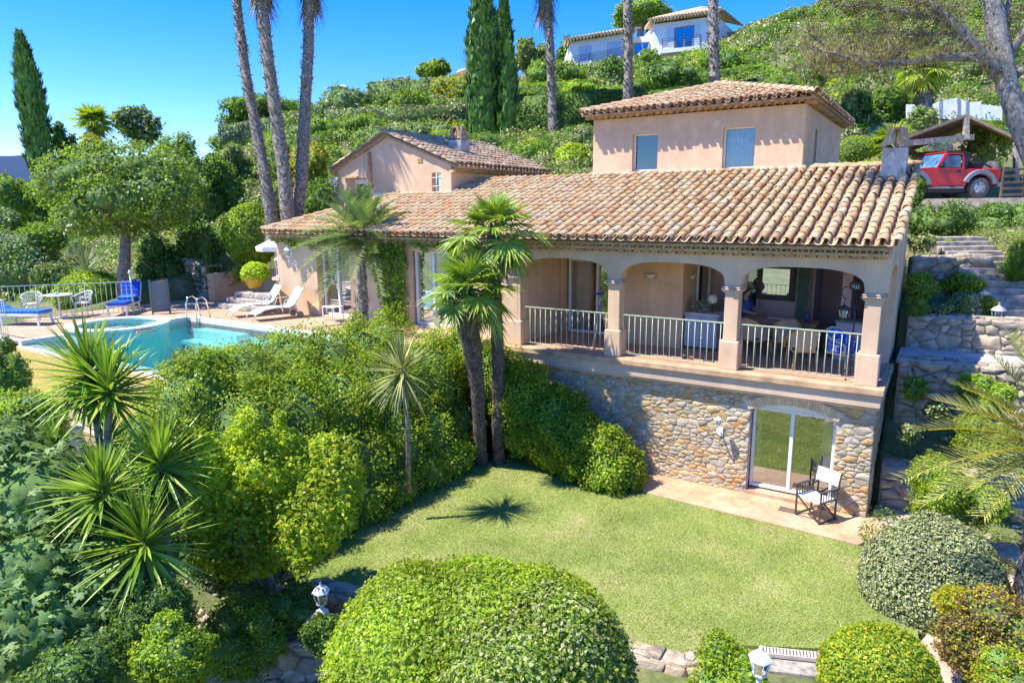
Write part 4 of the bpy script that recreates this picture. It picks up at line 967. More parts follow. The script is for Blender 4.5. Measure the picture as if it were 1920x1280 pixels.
w = VB(); genoise(w, (-18.0,YF,0), (-.9,YF,0), (0,-1,0), 5.38, 2, .2, .13); w.build('cornice', TILE_OLD)
w = VB(); w.box(-3.2,-.85, 19.47, 19.7, 6.5, EZ+SL*(RYV-EY)+.12); w.build('parapet', MORTAR)
# --- upper storey
UX0, UX1, UY, UZ0, UZ1 = -9.39, -3.40, 19.5, 6.6, 8.72; UYB = 26.2
w = VB(); wh = [(-8.12,-7.34,7.19,8.24), (-5.48,-4.62,7.17,8.26)]
hole_wall(w, 'y', UY, .28, UX0, UX1, UZ0, UZ1, wh); w.build('wall', STUCCO_UP, label='front wall of the upper storey')
w = VB(); hole_wall(w, 'x', UX1-.28, .28, UY+.28, UYB, 3.0, UZ1, [(21.15,21.55,7.2,8.25)]); w.build('wall', STUCCO, label='right side wall of the upper storey')
w = VB(); w.box(UX0, UX0+.28, UY+.28, UYB, 3, UZ1); w.build('wall', STUCCO)
w = VB(); w.box(UX0-.03, UX1+.03, UY-.04, UY-.003, 7.0, 7.17); w.box(UX1+.003, UX1+.04, UY, UYB, 7.0, 7.15); w.build('flashing', FLASH)
for (a, b_, c_, d_), lab in zip(wh, ('left upper window with closed blue blind', 'right upper window with white curtain')):
    r = bpy.data.objects.new('window', None); COL.objects.link(r); r.parent = V_; r.location = Vector((a, UY, c_))-OX; r['label'] = lab
    f = VB(); t = .04; y = UY+.16; f.box(a,a+t,y,y+.06,c_,d_); f.box(b_-t,b_,y,y+.06,c_,d_); f.box(a+t,b_-t,y,y+.06,c_,c_+t); f.box(a+t,b_-t,y,y+.06,d_-t,d_); f.build('frame', PVC, r)
    f = VB(); f.add([(a+t,y+.03,c_+t),(b_-t,y+.03,c_+t),(b_-t,y+.03,d_-t),(a+t,y+.03,d_-t)], [(0,1,2,3)]); f.build('pane', GLASS_D, r)
    f = VB(); f.box(a-.06,b_+.03,UY-.05,UY+.15,c_-.045,c_-.003); f.build('sill', TERRA, r)
    f = VB()
    if a < -7:
        for k in range(19): z = c_+.05+k*.051; f.add([(a+t,y+.09,z),(b_-t,y+.09,z),(b_-t,y+.075,z+.048),(a+t,y+.075,z+.048)], [(0,1,2,3)])
        f.build('blind', plain('blind_blue_green', (.06,.22,.26), .6, 0, .1), r)
    else:
        V, F = [], []
        k = 44
        for i in range(k+1):
            xx = a+t+(b_-a-2*t)*i/k; yy = y+.12+.03*math.sin(i*.9); V += [(xx, yy, c_+t), (xx, yy, d_-t)]
        f.add(V, [(2*i, 2*i+2, 2*i+3, 2*i+1) for i in range(k)], True); f.build('curtain', plain('curtain_blue_white', (.50,.58,.62), .9, 0, .1), r)
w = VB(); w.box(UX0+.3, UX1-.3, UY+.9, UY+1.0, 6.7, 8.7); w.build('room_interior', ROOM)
# upper roof, hipped
ex0, ex1, ey0, ey1, ez = UX0-.24, UX1+.32, UY-.42, UYB+.4, 8.86; hw_ = (ex1-ex0)/2; us_ = .29; xr = (ex0+ex1)/2; zr = ez+us_*hw_
k_ = math.hypot(1, us_)
tile_roof('roof_tiles', Vector((ex0, ey0, ez))-OX, (1,0,0), (0,1,us_), lambda u, v: (v/k_ < min(u, ex1-ex0-u)+.08), ex1-ex0, hw_*k_, V_, TILE_OLD, seed=8)
tile_roof('roof_tiles', Vector((ex1, ey0, ez))-OX, (0,1,0), (-1,0,us_), lambda u, v: (v/k_ < min(u, ey1-ey0-u)+.08), ey1-ey0, hw_*k_, V_, TILE_OLD, seed=9)
A, B_, C_, D_ = (ex0+.03,ey0+.03,ez-.02), (ex1-.03,ey0+.03,ez-.02), (ex1-.03,ey1,ez-.02), (ex0+.03,ey1,ez-.02); E1 = (xr, ey0+hw_, zr-.02); E2 = (xr, ey1-hw_, zr-.02)
w = VB(); w.add([A,B_,C_,D_,E1,E2,(A[0],A[1],ez-.06),(B_[0],B_[1],ez-.06),(C_[0],C_[1],ez-.06),(D_[0],D_[1],ez-.06)], [(0,1,4),(1,2,5,4),(2,3,5),(3,0,4,5),(9,8,7,6),(0,6,7,1),(1,7,8,2),(2,8,9,3),(3,9,6,0)]); w.build('roof_deck', MORTAR_T)
w = VB(); ridge_tiles(w, (ex0,ey0,ez+.05), (xr,ey0+hw_,zr+.05)); ridge_tiles(w, (ex1,ey0,ez+.05), (xr,ey0+hw_,zr+.05)); ridge_tiles(w, (xr,ey0+hw_,zr+.05), (xr,ey1-hw_,zr+.05)); w.build('ridge_tiles', TILE_OLD)
w = VB(); genoise(w, (UX0-.1,UY,0), (UX1+.1,UY,0), (0,-1,0), 8.84, 1, .2, .2); genoise(w, (UX1,UY-.1,0), (UX1,UYB,0), (1,0,0), 8.84, 1, .2, .2); w.build('cornice', TILE_OLD)
# --- gabled wing on the left
GX0, GX1, GY, GYB, GXA, GZE, GZA = -18.62, -13.57, 17.85, 23.7, -16.2, 7.50, 8.50
w = VB(); gs = (GZA-GZE)/(GX1-GXA); gsl = (GZA-GZE)/(GXA-GX0)
gh = [(-18.05,-17.25,ZD,7.2), (-14.36,-13.98,6.68,7.28)]
hole_wall(w, 'y', GY, .3, GX0, GX1, 2.5, GZE, gh); w.prism([(GX0,GY,GZE),(GX1,GY,GZE),(GXA,GY,GZA)], (0,.3,0)); w.build('wall', STUCCO, label='gable wall of the left rear wing')
w = VB(); w.box(GX1-.3, GX1, GY+.301, GYB, 3, GZE); w.build('wall', STUCCO)
w = VB(); w.box(GX0, GX0+.3, GY+.301, GYB, 2.5, GZE); w.build('wall', STUCCO)
for sg, xe, s0 in ((1, GX1+.32, gs), (-1, GX0-.28, gsl)):
    ze = GZA-s0*abs(xe-GXA)+.10; kk = math.hypot(1, s0)
    tile_roof('roof_tiles', Vector((xe, GY-.12, ze))-OX, (0,1,0), (-sg,0,s0), lambda u, v: True, GYB-GY+.3, abs(xe-GXA)*kk-.1, V_, TILE_OLD, seed=12+sg)
    w = VB(); w.prism([(xe,GY-.1,ze-.02),(GXA,GY-.1,GZA+.08),(GXA,GYB+.2,GZA+.08),(xe,GYB+.2,ze-.02)], (0,0,-.07)); w.build('roof_deck', MORTAR_T)
w = VB(); ridge_tiles(w, (GXA,GY-.15,GZA+.14), (GXA,GYB+.2,GZA+.14)); w.build('ridge_tiles', TILE_OLD)
w = VB(); genoise(w, (GX1,GY,0), (GX1,GYB,0), (1,0,0), 7.50, 2, .2, .13); w.build('cornice', TILE_OLD)
w = VB(); w.box(-17.4,-13.57, GY-.02, GY-.003, 6.55, 6.68); w.build('flashing', FLASH)
w = VB(); w.tube([(-17.0,GY-.07,8.05),(-17.0,GY-.07,6.62)], .045, 8); w.build('vent_pipe', TERRA)
w = VB(); w.box(-14.92,-14.72,GY-.02,GY+.05,7.62,7.74); w.build('vent', plain('vent_brown', (.42,.25,.08), .7))
r = bpy.data.objects.new('window', None); COL.objects.link(r); r.parent = V_; r.location = Vector((-14.36, GY, 6.68))-OX; r['label'] = 'small barred window of the gable wall'
f = VB(); f.box(-14.34,-14.28,GY+.15,GY+.2,6.68,7.28); f.box(-14.04,-13.98,GY+.15,GY+.2,6.68,7.28); f.box(-14.28,-14.04,GY+.15,GY+.2,7.22,7.28); f.build('frame', PVC, r)
f = VB(); f.add([(-14.28,GY+.18,6.68),(-14.04,GY+.18,6.68),(-14.04,GY+.18,7.22),(-14.28,GY+.18,7.22)], [(0,1,2,3)]); f.build('pane', GLASS, r)
f = VB(); f.tube([(-14.17,GY+.02,6.66),(-14.17,GY+.02,7.3)], .012, 6); f.tube([(-14.38,GY+.02,6.85),(-13.96,GY+.02,6.85)], .012, 6); f.tube([(-14.38,GY+.02,7.12),(-13.96,GY+.02,7.12)], .012, 6); f.build('bars', WHITE, r)
r = bpy.data.objects.new('window', None); COL.objects.link(r); r.parent = V_; r.location = Vector((-18.05, GY, 5.6))-OX; r['label'] = 'deep window near the left corner of the gable wall'
f = VB(); f.box(-18.04,-17.96,GY+.2,GY+.26,5.6,7.18); f.box(-17.34,-17.26,GY+.2,GY+.26,5.6,7.18); f.box(-17.96,-17.34,GY+.2,GY+.26,7.0,7.18); f.build('frame', PVC, r)
f = VB(); f.add([(-17.96,GY+.23,5.4),(-17.34,GY+.23,5.4),(-17.34,GY+.23,7.0),(-17.96,GY+.23,7.0)], [(0,1,2,3)]); f.build('pane', GLASS, r)
w = VB(); w.box(-18.3,-17.6,GY-.14,GY-.002,7.20,7.25); w.build('hood', TILE_OLD)
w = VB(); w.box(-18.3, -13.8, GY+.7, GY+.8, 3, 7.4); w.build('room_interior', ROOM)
# --- chimneys
CHM = plain('chimney_render', (.56,.50,.43), .9, 0, .25, 4, .4)
def chimney(c, s, h, lab, tiles=3, m=CHM, flip=0):
    r = bpy.data.objects.new('chimney', None); COL.objects.link(r); r.parent = V_; r.location = Vector(tuple(map(float, c)))-OX; r['label'] = lab
    q = MB(); q.box(-s/2, s/2, -s/2, s/2, -.4, h); q.build('stack', m, r, bevel=.015)
    q = MB()
    for sx in (-1, 1):
        for k in range(tiles):
            y = -s/2+s*(k+.5)/tiles; a = Vector((sx*s*.42, y, h)); b_ = Vector((sx*s*.10, y, h+.42)); d = b_-a; n_ = Vector((sx*d.z, 0, -sx*d.x)).normalized(); R = s/tiles*.5
            arc = [math.pi*t/6 for t in range(7)]
            if flip: pass
            q.add([a+Vector((0,R*math.cos(t),0))+n_*R*math.sin(t) for t in arc]+[b_+Vector((0,R*.8*math.cos(t),0))+n_*R*.8*math.sin(t) for t in arc], [(t, t+1, 8+t, 7+t) for t in range(6)])
    for k in range(tiles):
        x = -s/2+s*(k+.5)/tiles; a = Vector((x, -s*.42, h)); b_ = Vector((x*.85, -s*.12, h+.40)); n_ = Vector((0,-1,.6)).normalized(); R = s/tiles*.5; arc = [math.pi*t/6 for t in range(7)]
        q.add([a+Vector((R*math.cos(t),0,0))+n_*R*math.sin(t) for t in arc]+[b_+Vector((R*.8*math.cos(t),0,0))+n_*R*.8*math.sin(t) for t in arc], [(t, t+1, 8+t, 7+t) for t in range(6)])
    q.box(-s*.28, s*.28, -s*.4, s*.4, h+.40, h+.45); q.build('chimney_tiles', TILE, r)
chimney((-14.75, 19.9, 7.95), .52, .52, 'square chimney with leaning tile cap on the gabled wing')
chimney((-1.22, 18.55, 6.82), .50, .62, 'squat grey chimney at the right end of the main roof', 2)
# --- balustrades
def railing(x0, x1, n_, lab, bow=.30):
    r = bpy.data.objects.new('railing', None); COL.objects.link(r); r.parent = V_; r.location = Vector((x0, YF+.1, ZB))-OX; r['label'] = lab
    q = MB(); Ln = x1-x0
    q.bar((0,0,.98), (Ln,0,.98), .035, .02); q.build('handrail', RAIL, r)
    q = MB(); q.bar((0,0,.08), (Ln,0,.08), .025, .012); q.build('bottom_rail', RAIL, r)
    for i in range(n_):
        x = Ln*(i+.5)/n_; q = MB(); q.tube([(x,0,.08),(x,0,.45),(x,0,.97)], .0085, 6)
        if i % 3 == 1: q.lathe((x,0,.60), [(.009,-.02),(.018,0),(.009,.02)], 6)
        q.build('baluster', RAIL, r)
railing(CX[0]+.15, CX[1]-.15, 16, 'balcony railing of the left bay'); railing(CX[1]+.15, CX[2]-.15, 17, 'balcony railing of the middle bay'); railing(CX[2]+.15, CX[3]-.15, 17, 'balcony railing of the right bay')
# --- porch sconces (plaster half bowls)
def sconce(p, nx, lab):
    r = empty('wall_light', p, 0, lab, 'wall light', 'half bowl wall lights on the balcony walls'); q = MB()
    a = [(.14*math.cos(t), .10*math.sin(t)) for t in np.linspace(0, math.pi, 9)]
    top = [((x, -y, .05) if not nx else (y, x, .05)) for x, y in a]; bot = [((x*.45, -y*.45, -.05) if not nx else (y*.45, x*.45, -.05)) for x, y in a]; k = len(a)
    q.add(top+bot, [(i, i+1, k+i+1, k+i) for i in range(k-1)]+[tuple(range(k, 2*k))]); q.build('shade', plain('sconce_cream', (.75,.66,.48), .6, 0, .05), r)
    q = MB()
    if nx: q.box(0,.012,-.15,.15,-.06,.07)
    else: q.box(-.17,.17,-.012,0,-.06,.08)
    q.build('back_plate', plain('sconce_plate', (.45,.35,.22), .6), r)
sconce(on(1013,509,1,16.79), 0, 'half bowl wall light beside the left balcony door'); sconce(on(1220,518,1,16.14), 0, 'half bowl wall light in the middle bay of the balcony'); sconce(on(1297,519,0,-5.31), 1, 'half bowl wall light on the side wall near the side door')
# ------------------------------------------------------------------ terraces on the right
RW = 'dry stone terrace walls right of the house'
dry_wall('stone_wall', [(3.4,18.9),(1.9,18.65),(-.62,18.45)], [2.8,2.8,2.75], [3.62,3.62,3.6], .25, seed=21, label='long dry stone wall above the pale path, carrying the small garden lantern', group=RW, thick=.35)
dry_wall('stone_wall', [(3.2,17.2),(1.2,16.95),(-.65,16.85)], [1.45,1.45,1.4], [2.86,2.86,2.84], .28, seed=22, label='tall boulder wall in shade below the pale path', group=RW)
dry_wall('stone_wall', [(1.0,21.0),(.2,20.7),(-.75,20.5)], [4.0,4.0,4.0], [4.9,4.85,4.8], .28, seed=23, label='short upper dry stone wall beside the garden stairs', group=RW)
dry_wall('stone_wall', [(2.4,15.6),(1.0,15.45),(-.7,15.3)], [-.1,-.1,-.1], [.95,.92,.9], .36, seed=24, label='low wall of large dark boulders at the foot of the shaded bank', group=RW, bank=.15)
def rock(c, r, seed=0, parent=None, mat=None, **k):
    v, f = ico((0,0,0), r, 3, .28, seed); v[:, 2] = np.maximum(v[:, 2], -r[2]*.5)
    return tag(link('boulder', npmesh('boulder', v, [f], mat or ROCK1, None, False), parent, c), **k)
def G(px, py):                          # where the line of sight meets the ground
    w = 4.0
    while w < 60:
        p = P(px, py, w)
        if p[2] < T1(p[0], p[1]): return p
        w += .04
    return p
ROCK1 = plain('boulder_stone', (.42,.36,.29), .9, 0, .35, 5, .8); ROCK2 = plain('boulder_pinkish', (.30,.22,.19), .85, 0, .3, 6, .6)
for i, (px, py, w_, r, lb) in enumerate([(1720,905,12.4,(.5,.4,.35),'rounded boulder behind the bright bush right of the stone wall'), (1890,1040,9.6,(.34,.3,.2),'smooth boulder at the right edge below the drooping palm fronds'), (1905,1100,9.4,(.3,.28,.16),'flat boulder at the right edge behind the reddish shrub'), (1668,1168,9.6,(.12,.11,.14),'small purplish rock at the corner of the lawn'), (1790,1015,10.8,(.5,.4,.22),'long flat rock behind the clipped silvery bush')]):
    rock(G(px, py+10)+np.array([0,0,.05]), tuple(k*1.15 for k in r), i, label=lb, cat='boulder', mat=ROCK2 if i == 3 else ROCK)
# garden stairs curving up to the car
SRK = [(1838,560,16.6),(1815,520,17.3),(1800,492,17.8),(1862,610,16.1),(1905,560,16.9),(1885,520,17.4)]
for i, (px, py, w_) in enumerate(SRK): rock(P(px, py, w_), (.28,.24,.22), 60+i, label=['rock beside the middle of the garden stairs','rock left of the upper bend of the garden stairs','topmost rock left of the garden stairs','rock at the end of the long wall by the garden stairs','rock right of the garden stairs near the right edge','dark rock right of the upper garden stairs'][i], cat='boulder', group='rocks lining the garden stairs')
stx = empty('garden_stairs', (2.2, 18.6, 2.8), 0, 'weathered stone steps curving up the bank to the parked car', 'stairs')
pts_ = STP[1:]
q = MB(); n_ = 17
for i in range(n_):
    t = i/(n_-1)*(len(pts_)-1); k = min(int(t), len(pts_)-2); p = pts_[k]*(1-(t-k))+pts_[k+1]*(t-k); d = pts_[k+1]-pts_[k]
    a = math.atan2(d[1], d[0]); s_ = MB(); s_.box(-.24, .30, -.75, .75, -.6, .16); s_.v = [(p[0]-2.2+x*math.cos(a)-y*math.sin(a), p[1]-18.6+x*math.sin(a)+y*math.cos(a), p[2]-2.8+z) for x, y, z in s_.v]; s_.build('step', ROCK1, stx, bevel=.02)
# pool side: stone steps in shade, rough wall, planter wall, ledges
dry_wall('stone_wall', [tuple(P(392,575,25.2)[:2]), tuple(P(352,570,27.0)[:2])], [2.85,2.85], [4.1,4.3], .3, seed=31, label='rough dry stone pier beside the shaded garden steps', thick=.6)
dry_wall('stone_wall', [(-19.6,18.3),(-22.3,18.4),(-24.4,18.2)], [3.9,3.9,3.9], [5.3,5.2,4.8], .32, seed=32, label='rustic stone wall behind the glazed yellow pot', thick=.4)
s_ = empty('garden_steps', (-25.5,16.6,2.9), 0, 'shaded rock steps climbing beside the tree', 'stairs')
for i in range(7):
    q = MB(); p = P(345-i*3, 575-i*13, 26.3+i*.8); q.box(p[0]+25.5-.8, p[0]+25.5+.8, p[1]-16.6-.3, p[1]-16.6+.4, p[2]-2.9-.4, p[2]-2.9); q.build('step', ROCK1, s_, bevel=.03)
pw = MB(); pw.box(-22.0, -18.2, 16.6, 16.8, 2.9, 3.95); pw.box(-22.2,-22.0,15.0,16.8,2.9,3.95)
pw.v = []; pw.f = []; pw.sm = []
A1, B1, C1 = on(392,565,2,2.9), on(455,556,2,2.9), on(534,548,2,2.9)
pw.prism([(A1[0],A1[1],2.9),(B1[0],B1[1],2.9),(B1[0]+.05,B1[1]+.22,2.9),(A1[0]+.05,A1[1]+.22,2.9)], (0,0,1.0)); pw.build('planter_wall', STUCCO, label='low pink planter wall with the outdoor shower', cat='wall', bevel=.01)
pw = MB(); pw.prism([(B1[0],B1[1]+.25,2.9),(-18.0,B1[1]+1.0,2.9),(-18.0,B1[1]+1.2,2.9),(B1[0],B1[1]+.5,2.9)], (0,0,1.05)); pw.build('planter_wall', STUCCO, label='pink wall behind the glazed yellow pot', cat='wall', bevel=.01)
lg = empty('stone_ledges', (-20.5, 14.3, 2.9), 0, 'three low stone ledges under the glazed yellow pot', 'steps')
for k in range(3):
    q = MB(); x0 = .02+.1*k; q.box(x0, 2.3-.06*k, -.40+.27*k, 1.1, 0 if k == 0 else .17*k+.001, .17*(k+1)); q.build('ledge', ROCK1, lg, bevel=.03)
sw = empty('outdoor_shower', on(412,556,2,2.9), 0, 'thin garden shower hose fixed on the low pink wall', 'shower')
q = MB(); q.tube([(0,-.05,.85),(.25,-.05,.86)], .02, 6); q.build('tap', IRON, sw)
q = MB(); q.tube([(.08,-.07,.84),(.07,-.07,.4),(.14,-.07,.22),(.24,-.07,.35),(.25,-.07,.84)], .012, 6); q.build('hose', IRON, sw)
pt = empty('glazed_pot', P(477,540,23.2), 0, 'glazed yellow urn holding a round bright shrub on the ledges', 'pot'); PH = 25/FPX*23.2
q = MB(); q.lathe((0,0,0), [(.16,0),(.2,.04),(.30,.25),(.34,.42),(.30,.52),(.34,.56),(.36,.60),(.30,.60),(.26,.5)], 20); q.build('urn', plain('yellow_glaze', (.62,.36,.03), .25, 0, .15), pt)
bush('potted_shrub', 'round yellow green shrub in the glazed pot', 'shrub', (453,494,503,524,23.2), L['yellow'], .05, trim=.6, deep=0) if False else None
crown('potted_shrub', [(P(478,512,23.2), (.48,.45,.36))], .10, L['yellow'], 2600, trim=.5, core=.8, label='round yellow green shrub growing in the glazed urn', cat='shrub')
# bottom left retaining wall, lawn kerb stones, timber steps
LW = 'stone edging around the lower garden'
dry_wall('stone_wall', [(-8.9,4.75),(-8.35,5.3),(-8.0,5.75),(-7.75,6.3),(-7.85,7.0)][::-1] if False else [(-7.15,6.62),(-7.75,6.15),(-8.35,5.6),(-9.2,5.05),(-10.2,4.6)], [-1.0]*5, [-.38,-.40,-.42,-.5,-.6], .36, seed=41, label='low curved wall of pale blocks above the earth path at the bottom left', group=LW, thick=.3)
dry_wall('stone_wall', [(-1.9,8.75),(-2.45,8.2),(-3.4,8.1),(-4.4,7.5)][::-1][::-1], [-1.0]*4, [.0,.0,-.02,-.04], .34, seed=42, label='rock edging under the front edge of the lawn', group=LW, thick=.3)
dry_wall('stone_wall', [(-7.0,7.0),(-7.7,6.98),(-8.4,6.8)], [-.9]*3, [.05,.05,.02], .3, seed=43, label='small rock edging of the lawn beside the garden lantern', group=LW, thick=.3)
ts = empty('timber_steps', (-1.3, 9.3, 0), math.radians(22), 'weathered sleeper steps with a slotted drain at the lawn edge', 'stairs')
q = MB(); q.box(-.42,.55,-.10,.06,-.04,.02); q.build('drain_channel', plain('drain_pale', (.62,.50,.42), .8, 0, .1), ts)
for i in range(21): q = MB(); x = -.39+i*.045; q.add([(x,-.085,.0235),(x+.016,-.085,.0235),(x+.034,.045,.0235),(x+.018,.045,.0235)], [(0,1,2,3)]); (MB() if False else q).build('slot', IRON, ts) if False else None
sl = MB()
for i in range(21): x = -.39+i*.0445; sl.add([(x,-.085,.0225),(x+.016,-.085,.0225),(x+.034,.045,.0225),(x+.018,.045,.0225)], [(0,1,2,3)])
sl.build('drain_slots', plain('slot_dark', (.12,.08,.06), .9), ts)
for i in range(5): q = MB(); q.box(-.42,.56,-.12-.28*(i+1),-.125-.28*i,-.30-.16*i,-.03-.16*i); q.build('sleeper', WOOD_G, ts, bevel=.012)
# ------------------------------------------------------------------ lanterns
def lantern_head(r, s=1.0, z=0.0, m=WHITE):
    """six sided garden lantern head; s = width"""
    k6 = [2*math.pi*k/6 for k in range(6)]; rb, rt, h = .34*s, .5*s, .85*s
    q = MB(); q.lathe((0,0,z), [(.10*s,-.28*s),(.16*s,-.2*s),(.12*s,-.1*s),(rb,-.04*s),(rb,0)], 6, False); q.build('lantern_base', m, r)
    q = MB()
    for a in k6: q.tube([(rb*math.cos(a), rb*math.sin(a), z), (rt*math.cos(a), rt*math.sin(a), z+h)], .035*s, 4)
    for a, b_ in zip(k6, k6[1:]+k6[:1]): q.bar((rt*math.cos(a), rt*math.sin(a), z+h), (rt*math.cos(b_), rt*math.sin(b_), z+h), .06*s); q.bar((rb*math.cos(a), rb*math.sin(a), z), (rb*math.cos(b_), rb*math.sin(b_), z), .05*s)
    q.build('cage', m, r)
    q = MB(); vs = [(rb*.93*math.cos(a), rb*.93*math.sin(a), z+.01) for a in k6]+[(rt*.93*math.cos(a), rt*.93*math.sin(a), z+h) for a in k6]; q.add(vs, [(i, (i+1) % 6, 6+(i+1) % 6, 6+i) for i in range(6)]); q.build('lantern_glass', GLASS_S, r)
    q = MB(); q.lathe((0,0,z+h), [(rt*1.22,0),(rt*1.18,.04*s),(rt*.85,.26*s),(rt*.3,.42*s),(.07*s,.5*s),(.05*s,.58*s),(.09*s,.64*s),(.02*s,.74*s)], 6, False); q.build('lantern_roof', m, r)
    q = MB(); q.lathe((0,0,z), [(.05*s,0),(.09*s,.3*s),(.10*s,.5*s),(.03*s,.6*s)], 8); q.build('bulb', plain('bulb_white', (.7,.7,.66), .4), r)
GW = 'white garden lanterns on short posts'
def garden_lantern(p, s, post, lab, m=WHITE, rz=0):
    r = empty('garden_lantern', np.asarray(p)-np.array([0,0,post]), rz, lab, 'garden lantern', GW)
    q = MB(); q.lathe((0,0,0), [(.42*s,-.3),(.42*s,.05*s),(.2*s,.14*s),(.13*s,.5*s),(.11*s,post-.2*s)], 14); q.build('post', m, r); lantern_head(r, s, post+.0, m); return r
garden_lantern(P(603,1130,10.0), .22, .14, 'white hexagonal garden lantern on a short post beside the yellow green tree')
rock(P(603,1150,10.0)-np.array([0,0,.42]), (.26,.26,.42), 77, label='stone under the short lantern post beside the citrus tree', cat='boulder')
garden_lantern(P(1424,1262,7.6), .22, .5, 'white garden lantern cut off at the bottom edge beside the sleeper steps')
garden_lantern(P(1870,600,15.75), .26, .14, 'grey garden lantern standing on the stone wall by the stairs', plain('grey_lantern', (.40,.42,.43), .5))
garden_lantern(P(524,500,22.6), .26, .30, 'white lantern on the pier behind the house corner near the parasol')
def wall_lantern(p, lab, s=.22):
    r = empty('wall_lantern', p, 0, lab, 'wall lantern', 'white lanterns on the house walls')
    q = MB(); q.box(-.05,.05,-.02,.0,-.32,-.12); q.build('wall_plate', WHITE, r, bevel=.008)
    q = MB(); q.tube([(0,-.01,-.22),(0,-.16,-.26),(0,-.27,-.20),(0,-.27,-.08)], .016, 6); q.build('bracket', WHITE, r)
    h = empty('x', (0,-.27,0)); h.name = 'lantern_head'; h.parent = r; lantern_head(h, s, 0); return r
wall_lantern((-17.17, YF, 4.72), 'white lantern on the left wing wall near the parasol')
wall_lantern(on(1352,800,1,YF-.03)+np.array([0,0,.12]), 'white lantern on the stone basement wall left of the sliding door', .14)
wall_lantern((GX0-.02, GY+.1, 6.95), 'small white lantern on the left corner of the gabled wing', .2)
# ------------------------------------------------------------------ pool furniture
fence = empty('pool_fence', (-22.5, 9, 2.9), 0, 'pale green iron railing around the far end of the pool terrace', 'fence')
def fence_run(a, b, h=1.02, sp=.115, post0=True):
    a, b = Vector(a), Vector(b); o = Vector((-22.5, 9, 2.9)); d = b-a; n = int(d.length/sp)
    q = MB(); q.bar(a-o+Vector((0,0,h)), b-o+Vector((0,0,h)), .04, .025); q.build('handrail', RAIL, fence)
    q = MB(); q.bar(a-o+Vector((0,0,.1)), b-o+Vector((0,0,.1)), .025, .02); q.build('bottom_rail', RAIL, fence)
    for i in range(n+1):
        p = a+d*(i/n)-o; q = MB(); e = .0075 if i % 9 else .016; q.tube([p+Vector((0,0,0 if not i % 9 else .1)), p+Vector((0,0,h))], e, 5); q.build('baluster', RAIL, fence)
fA = on(252,590,2,2.9); fB = on(-30,606,2,2.9); fence_run((fA[0],fA[1],2.9), (fB[0],fB[1],2.9), 1.05, .135)
fence_run((-22.4,7.5,2.9), (-19.75,7.5,2.9), 1.05, .125)
q = MB(); p = Vector((fA[0]+22.5, fA[1]-9, 0)); q.tube([p, p+Vector((0,0,1.25))], .028, 8); q.lathe(p+Vector((0,0,1.25)), [(.03,0),(.06,.05),(.05,.1),(.015,.17)], 8); q.build('end_post', RAIL, fence)
BLUE = island('blue_cushion', [(0,(.015,.07,.45)), (1,(.02,.10,.55))], .8, .3, 3, .1, .2, (3.5,.62,.68,(.35,.50,.80)))
BLUE2 = plain('blue_mattress', (.03,.17,.50), .85, 0, .15, 5)
def pad(q, pts, w_, t=.07, n=6):
    """quilted mattress along a profile (list of (s,z)) of width w_"""
    m = len(pts)
    for (x0, z0), (x1, z1) in zip(pts, pts[1:]):
        k = max(1, int(math.hypot(x1-x0, z1-z0)/.12))
        for i in range(k):
            a = (x0+(x1-x0)*i/k, z0+(z1-z0)*i/k); b_ = (x0+(x1-x0)*(i+.94)/k, z0+(z1-z0)*(i+.94)/k); nx, nz = -(z1-z0), (x1-x0); l_ = math.hypot(nx, nz); nx, nz = nx/l_*t, nz/l_*t
            q.prism([(a[0],-w_/2,a[1]),(b_[0],-w_/2,b_[1]),(b_[0]+nx,-w_/2,b_[1]+nz),(a[0]+nx,-w_/2,a[1]+nz)], (0,w_,0))
    return q
def sunbed(p, rz, lab, back=.75, m=BLUE, prof=None):
    r = empty('sunbed', p, rz, lab, 'sun lounger', 'blue padded sun loungers by the pool fence')
    ca, sa = math.cos(back), math.sin(back); L1 = 1.2; L2 = .78 if back < 1 else .64
    q = MB(); q.box(0,L1,-.30,-.25,.28,.34); q.box(0,L1,.25,.30,.28,.34)
    for x in (.03,.45,.85,1.15): q.box(x,x+.05,-.25,.25,.285,.325)
    q.bar((0,-.275,.32),(-L2*ca,-.275,.32+L2*sa),.05,.05); q.bar((0,.275,.32),(-L2*ca,.275,.32+L2*sa),.05,.05); q.bar((-L2*ca,-.3,.32+L2*sa),(-L2*ca,.3,.32+L2*sa),.05,.05); q.build('frame', WHITE, r, bevel=.008)
    for x, y in ((.08,-.27),(.08,.27),(1.12,-.27),(1.12,.27)): q = MB(); q.bar((x,y,.3),(x+(.06 if x > .5 else -.06),y,0),.055,.045); q.build('leg', WHITE, r)
    q = MB(); pad(q, [(-L2*ca*1.02,.36+L2*sa*1.02),(0,.355),(L1*1.02,.355)][::1], .56, .08); q.build('mattress', m, r, bevel=.02)
    q = MB(); pad(q, [(-.1,.46),(.45,.45)], .5, .08); q.build('folded_pad', BLUE2, r, bevel=.025) if back > .9 else None
    return r
sunbed(on(232,588,2,2.9)+np.array([-.35,.45,0]), math.radians(-48), 'upright blue cushioned lounger at the end of the pool railing', 1.15)
sunbed((-22.95, 8.75, 2.9), math.radians(28), 'flat blue cushioned lounger at the left edge of the picture', .5, BLUE2)
